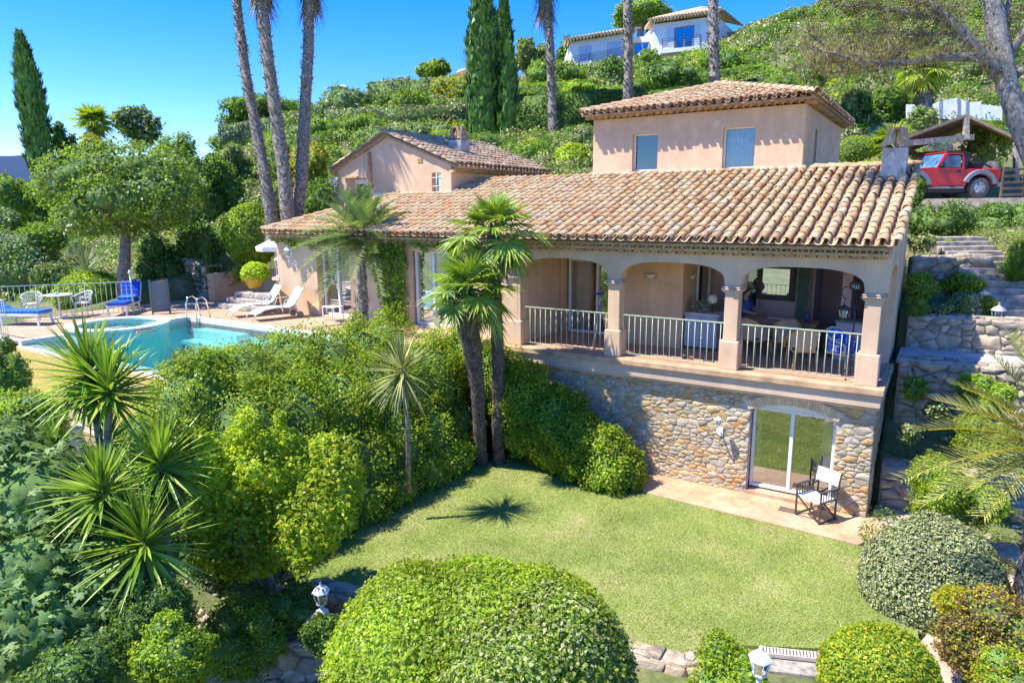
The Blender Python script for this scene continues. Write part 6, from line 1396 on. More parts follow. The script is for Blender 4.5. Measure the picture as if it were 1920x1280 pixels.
for nm, a, b_, w_ in (('beam', R3(1685,270,24.05), R3(1825,257,24.05), .2), ('beam', R3(1718,290,27.5), R3(1860,283,27.5), .17), ('beam', R3(1690,275,24.1), R3(1722,292,28), .16)):
    q = MB(); q.bar(a, b_, .12, w_); q.build(nm, WOOD_G if w_ > .19 else WOOD_D, cp)
for a, b_ in ((R3(1811,222,24.05), R3(1811,262,24.05)), (R3(1715,292,27.8), R3(1713,345,27.8)), (R3(1690,272,24.2), R3(1686,372,24.2)), (R3(1905,262,27), R3(1905,372,27))):
    q = MB(); q.bar(a, b_, .16, .16); q.build('post', WOOD_G, cp)
q = MB(); a, b_, c, d = R3(1700,345,30), R3(1905,345,30), R3(1905,262,30), R3(1700,275,30); q.add([a,b_,c,d], [(0,1,2,3)]); q.v = []; q.f = []; q.sm = []
q.prism([a,b_,c,d], (0,.2,0)); q.build('rear_wall', STUCCO, cp)
lt = empty('wooden_trellis', P(1895,345,22.5), YAW, 'brown slatted timber trellis right of the red car', 'trellis')
for k in range(5): q = MB(); q.bar((-.25,0,-.35+k*.2),(.45,0,-.33+k*.2),.03,.08); q.build('slat', WOOD_D, lt)
for x in (-.25,.45): q = MB(); q.bar((x,.04,-.6),(x,.04,.55),.06); q.build('post', WOOD_D, lt)
# white fence panels on the hillside
wf = empty('white_fence', P(1705,222,33), YAW, 'white panel fence behind the carport', 'fence')
o2 = P(1705,222,33); R4 = lambda px, py, w_: tuple((lambda d: (d[0]*math.cos(YAW)+d[1]*math.sin(YAW), -d[0]*math.sin(YAW)+d[1]*math.cos(YAW), d[2]))(P(px, py, w_)-o2))
for a, b_, t0, t1, b0, b1 in ((1700,1716,196,196,222,222), (1750,1762,196,190,214,222), (1762,1796,190,183,222,226), (1796,1812,183,190,226,226), (1812,1840,192,190,226,226), (1840,1880,196,200,226,226)):
    q = MB(); q.prism([R4(a,b0,33),R4(b_-1,b1,33),R4(b_-1,t1,33),R4(a,t0,33)], (0,.06,0)); q.build('panel', WHITE, wf)
for x in (1762,1796,1812): q = MB(); q.bar(R4(x,232,32.95), R4(x,178,32.95), .06); q.build('post', WOOD_G, wf)
# white house on the hill: built in the plane facing the camera at about 66 m
WHW = 66.0; WHM = plain('white_render', (.80,.77,.72), .85, 0, .05, 3); SHB = plain('shutter_blue_grey', (.50,.54,.62), .6, 0, .05); WGL = glass('far_window', (.05,.10,.18), .6); FR = plain('grey_frame', (.22,.22,.22), .5)
wh_ = empty('white_house', P(1200,110,WHW), YAW, 'white modern house with tiled roofs and blue windows on top of the hill', 'house')
oh = P(1200,110,WHW); R5 = lambda px, py, w_=WHW: (lambda d: Vector((d[0]*math.cos(YAW)+d[1]*math.sin(YAW), -d[0]*math.sin(YAW)+d[1]*math.cos(YAW), d[2])))(P(px, py, w_)-oh)
def slab(name, pts, dep, m, dz=0, par=None):
    q = MB(); q.prism([R5(*p)+Vector((0,dz,0)) for p in pts], (0,dep,0)); return q.build(name, m, par or wh_)
slab('wall', [(1069,80),(1182,60),(1182,135),(1069,135)], 7, WHM); slab('wall', [(1182,64),(1226,60),(1226,135),(1182,135)], 5, WHM, 1.5)
slab('wall', [(1226,46),(1345,30),(1345,135),(1226,135)], 8, WHM, .02)
q = MB(); a = R5(1345,30)+Vector((0,.02,0)); b_ = R5(1376,62,WHW+6); q.prism([R5(1345,31), R5(1376,60,WHW+6), R5(1376,130,WHW+6), R5(1345,130)], (-.3,0,0)); q.build('wall', WHM, wh_)
def eave(p0, p1, dep, ov=.7, rise=1.2):
    r_ = MB(); a, b_ = R5(*p0), R5(*p1); n = int((b_-a).length/.32); d = (b_-a)/n
    for i in range(n):
        c = a+d*i; r_.prism([c+Vector((0,-ov,-.16)), c+d*.62+Vector((0,-ov,-.16)), c+d*.62+Vector((0,-ov,.14)), c+d*.31+Vector((0,-ov,.22)), c+Vector((0,-ov,.14))], (0,dep,0))
    r_.build('eave_tiles', TILE_OLD, wh_); r_ = MB(); r_.prism([a+Vector((-.3,-ov+.05,.0)), b_+Vector((.3,-ov+.05,0)), b_+Vector((-1.2,dep*.6,rise)), a+Vector((1.2,dep*.6,rise))], (0,0,.12)); r_.build('roof', TILE_OLD, wh_)
eave((1060,78), (1194,57), 3.0, .7, .5); eave((1217,42), (1348,23), 3.0, .7, .9)
q = MB(); a, b_ = R5(1348,22), R5(1386,52,WHW+6.5); q.prism([a+Vector((0,-.7,.1)), b_+Vector((.5,0,.1)), b_+Vector((-2.2,0,.6)), a+Vector((-1.5,1,.6))], (0,0,.12)); q.build('roof', TILE_OLD, wh_)
slab('chimney', [(1180,38),(1189,37),(1189,60),(1180,60)], .8, WHM, 1)
for (x0, x1, t0, t1, b0, b1) in ((1087,1109,88,86,125,124), (1139,1163,80,77,117,114)):
    slab('shutter', [(x0,t0),(x1,t1),(x1,b1),(x0,b0)], .08, SHB, -.1)
for (x0, x1, t0, t1, b0, b1, dz) in ((1196,1223,76,73,97,102,1.44), (1266,1299,54,49,92,88,-.04)):
    r = bpy.data.objects.new('window', None); COL.objects.link(r); r.parent = wh_; r.location = R5(x0, b0)
    q = MB(); L0 = R5(x0, b0)
    cs = [R5(x0,t0)-L0, R5(x1,t1)-L0, R5(x1,b1)-L0, R5(x0,b0)-L0]; cs = [c+Vector((0,dz-.02,0)) for c in cs]
    q.add(cs, [(0,1,2,3)]); q.build('pane', WGL, r); q = MB()
    for a, b_ in zip(cs, cs[1:]+cs[:1]): q.bar(a, b_, .12, .1)
    mt, mb_ = (cs[0]+cs[1])/2, (cs[2]+cs[3])/2; q.bar(mt+(mb_-mt)*0, mb_, .12, .1); q.build('frame', FR, r)
for x0, x1, t, bt in ((1253,1263,53,94), (1301,1311,46,88)): slab('shutter', [(x0,t),(x1,t-1),(x1,bt-1),(x0,bt)], .08, plain('shutter_pale_blue', (.50,.64,.74), .6, 0, .05), -.1)
slab('shutter', [(1351,50),(1352,50),(1352,76),(1351,76)], .1, SHB, .2)
def bars(x0, x1, yt0, yt1, yb0, yb1, n):
    q = MB()
    for k in range(n+1):
        f = k/n; q.bar(R5(x0, yt0+(yb0-yt0)*f)+Vector((0,-.8,0)), R5(x1, yt1+(yb1-yt1)*f)+Vector((0,-.8,0)), .035)
    for k in range(4): f = k/3; x = x0+(x1-x0)*f; q.bar(R5(x, yt0+(yt1-yt0)*f)+Vector((0,-.8,0)), R5(x, yb0+(yb1-yb0)*f)+Vector((0,-.8,0)), .05)
    q.build('balcony_railing', IRON, wh_)
bars(1071,1170,110,92,124,110,5); bars(1239,1310,77,69,97,90,5)
slab('balcony_slab', [(1235,98),(1310,90),(1310,97),(1235,105)], 1.0, WHM, -1.0)
# other roofs glimpsed through the trees
def glimpse(lab, pts, w_, m1, m2, cat='house'):
    r = empty('distant_house', P(pts[0][0], pts[0][1]+10, w_), YAW, lab, cat, 'houses glimpsed on the upper hillside'); oo = P(pts[0][0], pts[0][1]+10, w_)
    RR = lambda px, py, w2=w_: (lambda d: Vector((d[0]*math.cos(YAW)+d[1]*math.sin(YAW), -d[0]*math.sin(YAW)+d[1]*math.cos(YAW), d[2])))(P(px, py, w2)-oo)
    (x0, y0), (x1, y1), h = pts; q = MB(); q.prism([RR(x0,y0+h), RR(x1,y1+h), RR(x1,y1+3), RR(x0,y0+3)], (0,5,0)); q.build('wall', m1, r)
    q = MB(); q.prism([RR(x0-6,y0+4), RR(x1+6,y1+4), RR(x1+2,y1-5), RR(x0+2,y0-5)], (0,4,1.0)); q.build('roof', m2, r)
glimpse('pale stone house glimpsed behind the pine branches', [(1452,70),(1530,58),60], 60, plain('pale_stone', (.55,.50,.46), .9, 0, .3, 2, .3), TILE_OLD)
glimpse('tiled roof showing through the pine branches', [(1548,36),(1612,26),18], 75, WHM, TILE_OLD)
glimpse('small tiled roof beside the tall cypresses', [(852,142),(880,132),14], 62, STUCCO, TILE_OLD)
dry_wall('stone_wall', [tuple(P(1085,262,36)[:2]), tuple(P(1010,268,36)[:2]), tuple(P(962,275,36)[:2])], [float(P(1085,272,36)[2]), float(P(1010,280,36)[2]), float(P(962,285,36)[2])], [float(P(1085,250,36)[2]), float(P(1010,254,36)[2]), float(P(962,262,36)[2])], .5, seed=51, label='pale stone wall under the long clipped hedge behind the roofs', mat=STONE)
q = MB(); v, f = ico((0,0,0), (.5,.5,.5), 3, 0, 0); q.add(v, [tuple(k) for k in f], True); q.build('globe_lamp', WHITE, None, P(644,171,58), label='white globe lamp in the bushes on the hill crest', cat='lamp')
BARK_DK = plain('bark_dark', (.15,.115,.09), .95, 0, .5, 14, .9)
FIB_DK = island('palm_fibre_dark', [(0,(.10,.075,.055)), (.5,(.20,.155,.12)), (1,(.36,.30,.24))], .95, .4, 12, .6, .1)
# ------------------------------------------------------------------ plants near the house
def W3(c, r): return (np.array(c, float), np.array(r, float)*np.ones(3))
# big hedge on the bank between pool and lawn
hb = []
for y in (7.5,8.6,9.7,10.8,11.9,13.0):
    hb += [W3((-12.0,y,2.3),(1.15,.9,1.3)), W3((-10.95,y+.2,1.65),(1.25,.9,1.45)), W3((-10.05,y+.1,.75),(.95,.9,1.2))]
for y in (7.4,8.3,9.3,10.3,11.3,12.2): hb.append(W3((-9.55,y,.25),(.65,.8,.7)))
hb += [W3((-10.3,12.7,1.9),(.85,.8,1.3)), W3((-9.1,13.7,1.9),(.7,.55,1.15)), W3((-10.1,13.6,2.2),(.8,.5,1.1)), W3((-10.6,13.6,2.2),(1.0,.6,1.1)), W3((-12.5,7.3,1.6),(.8,.8,1.5))]
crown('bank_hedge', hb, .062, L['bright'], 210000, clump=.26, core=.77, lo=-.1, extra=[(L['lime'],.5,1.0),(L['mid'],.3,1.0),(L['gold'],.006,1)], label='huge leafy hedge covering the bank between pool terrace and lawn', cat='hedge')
sb = [W3((-8.35,13.7,1.35),(.8,.75,1.25)), W3((-7.5,13.6,1.0),(.85,.75,1.15)), W3((-6.7,13.5,.7),(.75,.75,1.0)), W3((-6.0,13.45,.45),(.72,.72,.85)), W3((-5.6,13.5,.3),(.5,.5,.6))]
crown('bank_hedge', sb, .065, L['bright'], 85000, clump=.26, core=.77, lo=-.05, extra=[(L['lime'],.4,1.0),(L['mid'],.25,1.0),(L['red'],.006,1)], label='sloping leafy hedge against the stone wall right of the fan palms', cat='hedge')
# ivy on the wall
def ivy():
    n = 15000; x = U(-18.1, -8.9, n); z = U(2.9, 5.42, n)
    low = np.interp(x, [-18.1,-17.0,-15.0,-14.2,-13.7,-13.3,-12.62,-12.58,-11.1,-10.6,-9.6,-8.9], [5.12,5.05,5.10,5.0,4.2,2.9,2.9,5.08,5.08,4.95,5.0,5.3])+.07*np.sin(x*7)+.05*np.sin(x*17)
    k = z > low; x, z = x[k], z[k]; n = len(x); y = YF-.02-U(0, .22, n)*np.where((x > -14) & (x < -12.6), 1, .9)
    C = np.stack([x, y, z], 1); V, F = leaves(C, np.tile([-.2,-1,.35], (n, 1)), .10, .085, .6)
    tag(link('ivy', npmesh('ivy', V, [F], [L['mid'], L['bright']], RNG.integers(0, 2, len(F)))), 'green ivy climbing beside the window and hanging under the eaves', 'climbing plant')
ivy()
# three fan palms in the middle
fpg = 'fan palms in front of the balcony'
b0 = on(903,868,2,0.0); b0[2] = -.1
def fpalm(base, top, r0, r1, lab, n, rad, pet, ndry=5, spikes=420, **k):
    root = empty('fan_palm', base, 0, lab, 'palm', fpg); rel = np.asarray(top)-np.asarray(base); mid = rel*.5+np.array([.03,.02,0])
    fibre_trunk(root, [(0,0,-.1), tuple(rel*.25+[.02,0,0]), tuple(mid), tuple(rel*.8), tuple(rel)], [r0*.85, r0*.82, r0*.8, r1*.9, r1*.9], 1.0, spikes, spike=.09, bark=BARK_DK, mat=FIB_DK)
    if n: fan_crown(root, rel+np.array([0,0,.08]), n, rad, pet, ndry=ndry, **k)
    return root
w_c = 15.0
fpalm(b0, P(880,552,w_c-.3), .19, .21, 'shorter grey fan palm with its crown below the upper one', 19, .66, .62, 5, el=(-.75,1.35))
fpalm(b0+np.array([.36,.22,0]), P(926,442,w_c+.2), .18, .17, 'tallest fan palm with its crown above the eaves', 22, .70, .74, 7, el=(-.8,1.4))
fpalm(b0+np.array([-.20,.35,0]), P(862,545,w_c+.5), .16, .15, 'brown trunked fan palm half hidden behind the shorter one', 8, .55, .5, 3, el=(-.3,1.2))
# cordyline
cr = P(754,688,13.2); cb_ = np.array([cr[0]+.1, cr[1]-.05, .9]); root = empty('cordyline', cb_, 0, 'spiky pale striped cordyline rosette in front of the big hedge', 'plant'); rel = cr-cb_
limbs([([(0,0,-.3),(.03,0,rel[2]*.5),tuple(rel)], [.05,.045,.05])], 'trunk', BARK, root)
rosette('crown', rel, 230, .85, .042, L['cordyline'], root, (-1.2,1.5), .16)
rosette('dry_leaves', rel-np.array([0,0,.1]), 30, .65, .03, L['dry'], root, (-1.45,-.9), .1)
# feather palm on the terrace
pb_ = on(688,600,2,2.9); top = P(690,452,np.dot(pb_-EYE, FW)); top = np.array([pb_[0]+.02,pb_[1],top[2]]); root = empty('feather_palm', pb_, 0, 'grey green feather palm with a thick trunk in front of the left wing', 'palm'); rel = top-pb_
fibre_trunk(root, [(-.15,0,-.4),(-.1,0,.2),(0,0,.8),(.02,0,rel[2]*.8),tuple(rel)], [.36,.30,.23,.20,.27], 1.2, 260, spike=.14)
feather_crown(root, rel+np.array([0,0,.05]), 58, 2.1, L['phoenix'], (-.5,1.5), .42, 46, .36, .045)
limbs([([tuple(rel*.62),(.35,-.05,rel[2]*.60),(.62,-.08,rel[2]*.74)], [.05,.08,.05])], 'side_shoot', BARK_PALE, root)
# ------------------------------------------------------------------ right foreground palm (crown centre just outside the frame)
rb_ = P(1975,905,9.6); rb_[2] = .0; root = empty('date_palm', rb_, 0, 'feather palm leaning its yellow green fronds in from the right edge', 'palm'); rc = P(1985,845,9.3)-rb_
fibre_trunk(root, [(0,0,-.2),(0,0,rc[2]*.5),tuple(rc)], [.3,.26,.28], 1.2, 160, spike=.16)
parts = []; rbm = MB()
for px, py, dd, ln in ((1725,800,-.2,2.0),(1700,880,-.6,1.9),(1790,720,.3,1.9),(1740,945,.4,1.9),(1860,660,.2,1.8),(1800,780,1.3,1.8),(1790,860,-1.5,1.8),(1900,620,1.2,1.9),(1830,930,1.0,1.6),(1760,755,1.0,1.9),(1850,960,-.5,1.3),(1990,650,0,1.8),(1830,840,0,1.7)):
    tip = P(px, py, 9.3+dd*.6)-rb_; D = tip-rc; D[2] += .42*ln*.55; l_ = np.linalg.norm(D)
    (V, F), pts = frond(rc, D, l_*1.02, .25, .42, 46, lw=.026); parts.append((V, F)); rbm.tube(pts[::6], [max(.005, .024*(1-k/7)) for k in range(len(pts[::6]))], 5)
V, F = joinVF(parts); cw = link('crown', npmesh('crown', V, [F], leafm('leaf_date', (.24,.28,.06), (.38,.40,.10), (.52,.48,.14), .2)), root); rbm.build('frond_stems', L['gold'], cw)
vs_ = empty('silver_urn', G(1905,985), 0, 'shiny silvery garden urn under the palm fronds at the right edge', 'urn'); q = MB(); q.lathe((0,0,0), [(.13,0),(.13,.03),(.04,.08),(.05,.16),(.13,.24),(.16,.40),(.18,.42)], 16); q.build('bowl', plain('zinc', (.55,.58,.62), .25, .8, .1), vs_)
# ------------------------------------------------------------------ left foreground: yuccas, fig, lemon tree
YG = 'yuccas at the left of the picture'
def yucca(px, py, w_, hh, n, ln, lab, lean=(0,0,1), wd=.062, skirt=26, double=None):
    c = P(px, py, w_); hh = c[2]+.7; b_ = c-np.array([lean[0]*hh*.5, lean[1]*hh*.5, hh]); root = empty('yucca', b_, 0, lab, 'yucca', YG); rel = c-b_
    limbs([([(0,0,-.3), tuple(rel*.5), tuple(rel-np.array([0,0,.12]))], [.085,.07,.04])], 'trunk', BARK, root)
    rosette('crown', rel, n, ln, wd, L['yucca'], root, (-.75,1.5), .10, lean, 4, 0, .85)
    rosette('old_leaves', rel-np.array([0,0,.12]), skirt, ln*.8, wd*.8, L['deep'], root, (-1.45,-.7), .05, (0,0,1))
    if double is not None:
        d = P(*double)-b_; limbs([([tuple(rel*.6), tuple(d)], [.06,.05])], 'branch', BARK, root); rosette('crown', d, int(n*.8), ln*.95, wd, L['yucca'], root, (-.6,1.5), .10, (.1,0,1), 4, 0, .85)
yucca(165,688,9.8,1.7,130,.95,'twin headed yucca standing before the pool and its mosaic wall',(-.12,0,1),.085,90,(203,722,9.6))
yucca(190,912,8.8,1.3,130,.80,'yucca head left of the middle against the fig leaves',(0,0,1),.074,60)
yucca(300,862,9.4,1.5,130,.82,'yucca head nearest the yellow green tree',(.05,0,1),.074,70)
yucca(268,1008,8.6,1.1,140,.88,'lowest and largest yucca head above the bottom shrubs',(0,0,1),.078,90)
yucca(100,840,10.0,1.3,80,.60,'small yucca head farthest left behind the fig leaves',(0,0,1),.05,16)
yucca(205,820,10.2,1.3,80,.62,'upright yucca head half hidden behind the other yucca heads',(0,0,1),.05,16)
# fig tree: lobed leaves
def fig():
    c0 = P(95,1075,8.9); base = np.array([c0[0], c0[1], -1.4]); root = empty('fig_tree', base, 0, 'spreading fig tree with big lobed leaves at the bottom left', 'tree')
    blobs = [(P(60,930,9.5),(1.15,1.02,0.90)),(P(180,980,9.6),(0.70,0.70,0.64)),(P(40,1080,8.6),(1.02,0.90,0.77)),(P(150,1120,8.8),(0.90,0.77,0.77)),(P(20,1200,8.1),(1.02,0.90,0.77)),(P(130,1230,8.4),(0.90,0.77,0.64)),(P(225,1090,9.3),(0.51,0.58,0.64)),(P(-30,870,9.7),(1.02,1.02,0.77))]
    Cs, Ns = [], []
    for c, r in blobs:
        n = 620; d = sphere(n); Cs.append(c+d*np.array(r)*U(.7,1.02,n)[:,None]); Ns.append(d)
    C = np.concatenate(Cs)-base; N = nrm(np.concatenate(Ns)+np.array([0,0,.6])+RNG.normal(size=(len(C),3))*.45)
    t = RNG.normal(size=C.shape); A = nrm(t-(t*N).sum(1)[:,None]*N-np.array([0,0,.3])); S = np.cross(N, A)
    ang = np.radians([180,150,112,95,70,48,30,14,0,-14,-30,-48,-70,-95,-112,-150]); rad = np.array([.16,.42,.55,.34,.72,.80,.38,.62,1.0,.62,.38,.80,.72,.34,.55,.42])
    n = len(C); sz = U(.085,.145,n); V = np.zeros((n,17,3)); V[:,0] = C+N*.012
    for i,(a,r) in enumerate(zip(ang,rad)): V[:,i+1] = C+(A*math.cos(a)+S*math.sin(a))*(r*sz)[:,None]-N*(r*r*sz*.25)[:,None]
    idx = np.arange(n)[:,None]*17; F = np.concatenate([np.stack([idx[:,0],idx[:,0]+1+i,idx[:,0]+1+(i+1)%16],1) for i in range(16)])
    link('crown', npmesh('crown', V.reshape(-1,3), [F], L['fig']), root)
    cv, cf, o = [], [], 0
    for i,(c, r) in enumerate(blobs): v, f = ico(c-base, np.array(r)*.66, 2, .15, i); cv.append(v); cf.append(f+o); o += len(v)
    link('inner_twigs', npmesh('inner_twigs', np.concatenate(cv), [np.concatenate(cf)], CORE), root)
    limbs([([(0,0,0),(.1,.1,.6),tuple(blobs[i][0]-base)], [.1,.07,.02]) for i in range(7)], 'trunk', BARK_PALE, root)
fig()
def lemon():
    b_ = on(526,1140,2,-.3); root = empty('citrus_tree', b_, 0, 'open yellow green citrus tree with a forked trunk at the lawn edge', 'tree')
    blobs = []; ps = []; g = np.random.default_rng(4)
    for px, py, w_, r in ((450,1000,10.3,0.46),(520,960,10.7,0.50),(590,960,10.2,0.46),(430,900,10.5,0.43),(500,870,10.4,0.48),(570,880,10.7,0.48),(630,900,10.3,0.38),(400,850,10.4,0.26),(470,830,10.8,0.31),(540,830,10.5,0.26),(610,840,10.4,0.26),(650,880,10.2,0.24),(400,960,10.2,0.34),(410,1030,10.3,0.34),(470,1050,10.4,0.34),(560,1030,10.2,0.36),(610,1010,10.3,0.24),(655,925,10.2,0.19),(380,900,10.4,0.24)):
        c = P(px, py, w_)-b_; blobs.append((c, (r,r,r*.95))); ps.append(([(-.38,0,.85) if px < 480 else (.05,0,.5), tuple(c*.55+g.normal(size=3)*.06), tuple(c)], [.035,.022,.008]))
    ps = [([(0,0,-.3),(0,0,.15),(.03,0,.4)], [.09,.075,.06]), ([(0,0,.05),(-.22,.02,.45),(-.35,0,.8)], [.06,.05,.03])]+ps
    limbs(ps, 'trunk', BARK_PALE, root, 6)
    for q_ in range(46):
        k = g.integers(0, len(blobs)); c, r = blobs[k]; d = g.normal(size=3); d[2] = abs(d[2])+.5; d /= np.linalg.norm(d); c2 = c+d*r[0]*g.uniform(1.0, 1.7); blobs.append((c2, (r[0]*g.uniform(.28,.42),)*2+(r[0]*g.uniform(.4,.6),))); ps.append(([tuple(c), tuple(c2)], [.010, .005]))
    limbs(ps[22:], 'twigs', BARK_PALE, root, 5)
    crown('crown', blobs, .075, L['yellow'], 26000, parent=root, up=1.3, clump=.5, core=0, extra=[(L['lime'],.5,1.05),(L['gold'],.05,1.0)], coremat=CORE_Y, aspect=.48)
lemon()
# ------------------------------------------------------------------ shrubs and trimmed balls (x0,y0,x1,y1,depth)
B = bush
def bigbush():
    a, b, c = P(790,1256,8.1), P(893,1246,8.1), P(996,1258,8.0)
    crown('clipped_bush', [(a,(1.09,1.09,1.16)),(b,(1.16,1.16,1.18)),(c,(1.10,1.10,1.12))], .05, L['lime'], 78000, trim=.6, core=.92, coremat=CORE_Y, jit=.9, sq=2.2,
          extra=[(L['bright'],.35,1.0),(L['yellow'],.25,1.15),(L['olive'],.06,.9),(L['berry'],.012,.6),(L['dry'],.006,.9)], label='very large clipped yellow green bush at the bottom centre', cat='bush')
    crown('clipped_bush', [(P(1045,1290,7.6),(.84,.84,1.12)),(P(960,1330,7.2),(.8,.8,.95))], .05, L['mid'], 42000, trim=.5, core=.92, coremat=CORE_Y, jit=1.0, sq=2.2, aspect=.32,
          extra=[(L['bright'],.5,1.0),(L['olive'],.3,1.1),(L['red'],.006,.8)], label='dull green narrow leaved bush grown into the right side of the large yellow green one', cat='bush')
bigbush()
B('shrub','small dark shrub below the lantern beside the citrus tree','shrub',(556,1140,650,1225,9.6),L['dark'],.05,sub=4,extra=[(L['mid'],.4,1.0)])
B('clipped_bush','clipped silvery green ball at the right corner of the lawn','bush',(1632,968,1868,1190,10.6),L['silver'],.045,trim=.9,dens=1.7,core=.93,extra=[(L['olive'],.5,1.0),(L['lime'],.03,1.0)],jit=.8)
B('clipped_bush','clipped dome with yellow leaves at the bottom right beside the steps','bush',(1548,1168,1750,1360,7.6),L['lime'],.05,trim=.8,dens=1.4,core=.92,extra=[(L['gold'],.10,1.1),(L['bright'],.4,1.0)],coremat=CORE_Y)
B('shrub','bright green bush under the palm fronds beside the stone wall','bush',(1686,852,1880,985,11.8),L['bright'],.055,sub=6,dens=1.3,extra=[(L['lime'],.4,1.0)])
B('shrub','reddish and purple leaved shrub at the right edge','bush',(1762,1085,1960,1290,8.6),L['red'],.045,sub=7,dens=1.2,extra=[(L['purple'],.4,1.0),(L['lime'],.45,1.0),(L['gold'],.2,1.0)])
B('shrub','golden tipped shrub between the silvery ball and the reddish shrub','bush',(1740,1085,1830,1150,9.3),L['gold'],.04,sub=3,extra=[(L['lime'],.5,1.0)])
B('shrub','light green shrub at the bottom right corner','bush',(1800,1200,1990,1360,7.4),L['lime'],.05,sub=4,extra=[(L['red'],.06,1.0)])
B('shrub','feathery light green bush behind the bottom lantern','bush',(1262,1178,1440,1350,8.4),L['bright'],.05,sub=6,dens=1.2,extra=[(L['yellow'],.4,1.0)])
B('shrub','sparse flowering sprigs at the corner of the stone wall','plant',(1600,945,1720,1030,12.2),L['mid'],.04,core=0,dens=.25,extra=[(L['red'],.1,.7)])
B('shrub','low dark green ground shrub under the citrus tree','shrub',(470,1085,625,1165,10.6),L['dark'],.05,sub=4,extra=[(L['bright'],.15,1.0)])
B('shrub','bright small leaved shrub at the bottom left centre','shrub',(230,1120,430,1300,8.0),L['mid'],.05,sub=6,extra=[(L['lime'],.4,1.0)])
B('shrub','light green sprawling shrub on top of the low block wall','shrub',(340,1120,560,1255,10.2),L['bright'],.045,sub=6,extra=[(L['mid'],.5,1.0)])
B('shrub','dark shrub below the lowest yucca','shrub',(170,1060,370,1230,8.3),L['deep'],.05,sub=4,extra=[(L['mid'],.3,1.0)])
B('shrub','dense green shrub in the bottom left corner','shrub',(-40,1180,260,1400,7.0),L['deep'],.06,sub=5,extra=[(L['mid'],.2,1.0)])
B('shrub','yellow green plumbago bush with pale blue flowers below the pool terrace','shrub',(-60,700,150,890,12.2),L['bright'],.055,sub=7,extra=[(L['yellow'],.5,1.0),(L['blue_flower'],.03,.9)])
B('shrub','plumbago bush with blue flowers behind the yucca trunks','shrub',(170,770,345,900,12.0),L['mid'],.055,sub=5,extra=[(L['lime'],.4,1.0),(L['blue_flower'],.02,.9)])
B('shrub','pink flowering bush at the left edge below the fence','shrub',(-50,640,58,760,13.0),L['mid'],.06,sub=4,extra=[(L['silver'],.1,1.0),(L['pink_flower'],.012,1.0)])
B('shrub','dull green oleander behind the pink flowers at the left edge','shrub',(-60,620,35,700,15.0),L['deep'],.07,sub=4,extra=[(L['mid'],.4,1)])
B('shrub','dark leafy shrub between the yuccas and the citrus tree','shrub',(320,890,470,1100,11.2),L['deep'],.07,sub=6,extra=[(L['mid'],.4,1.0)])
B('shrub','green shrub hanging over the pool corner with blue flowers','shrub',(318,640,450,800,13.4),L['mid'],.065,sub=6,extra=[(L['lime'],.5,1.0),(L['blue_flower'],.02,1.0)])
# right terraces
RT = 'shrubs planted on the right terraces'
for box, m, lab, ex in (((1692,505,1770,560,16.6),'bright','yellow green shrub right of the end wall on the upper terrace',[(L['lime'],.4,1)]),
    ((1762,510,1860,548,16.9),'bright','wide light green shrub at the foot of the stairs',[(L['lime'],.5,1)]),
    ((1778,540,1842,590,16.1),'silver','round grey green santolina beside the lantern wall',None),((1690,552,1745,592,16.0),'mid','low green shrub against the end wall above the long stone wall',None),
    ((1745,565,1790,592,16.0),'olive','small olive green cushion shrub in the middle of the terrace',None),((1838,548,1880,592,16.2),'lime','bright shrub right behind the grey lantern',None),
    ((1700,430,1760,470,17.9),'olive','grey green shrub above the short upper wall',None),((1755,445,1800,470,18.3),'bright','small bright shrub at the top of the stairs',None),
    ((1688,700,1745,748,13.7),'mid','dark green cushion shrub high on the shaded bank',[(L['bright'],.4,1)]),((1730,745,1790,790,13.5),'deep','bluish shrub in the middle of the shaded bank',[(L['olive'],.4,1)]),
    ((1682,790,1730,830,13.1),'deep','low shrub at the bottom of the shaded bank beside the stone wall',[(L['olive'],.4,1)]),((1790,690,1905,780,13.5),'bright','sunny yellow green ground shrub below the path',[(L['yellow'],.5,1)]),
    ((1780,770,1900,860,12.8),'lime','sunny low shrub behind the palm fronds',[(L['yellow'],.4,1)]),((1870,440,1960,540,17.0),'mid','spiky grass like shrub at the right edge by the stairs',None)):
    B('shrub',lab,'shrub',box,L[m],.06,RT,sub=4,extra=ex or ())
B('hedge','dark shaded shrubs on the bank below the red car','hedge',(1700,368,1830,465,19.8),L['deep'],.08,sub=8,extra=[(L['bright'],.25,1.0)])
B('hedge','shaded bushes on the bank right below the rear wheel','hedge',(1800,372,1960,455,20.2),L['dark'],.08,sub=8,extra=[(L['mid'],.3,1.0)])
B('shrub','green shrub hiding the front of the red car beside the roof chimney','shrub',(1692,322,1738,392,20.6),L['bright'],.07,sub=4,extra=[(L['dark'],.4,1.0)])
B('climbing_shrub','green climber growing over the right post of the carport','climbing plant',(1800,225,1900,325,25.2),L['bright'],.07,sub=8,core=.5,dens=.8,extra=[(L['mid'],.5,1)])
B('shrub','round light green bush right of the upper storey','bush',(1574,254,1634,302,27),L['bright'],.08,trim=.5)
B('shrub','low hedge strip behind the right end of the main roof','hedge',(1570,296,1710,322,25.5),L['bright'],.08,sub=4)
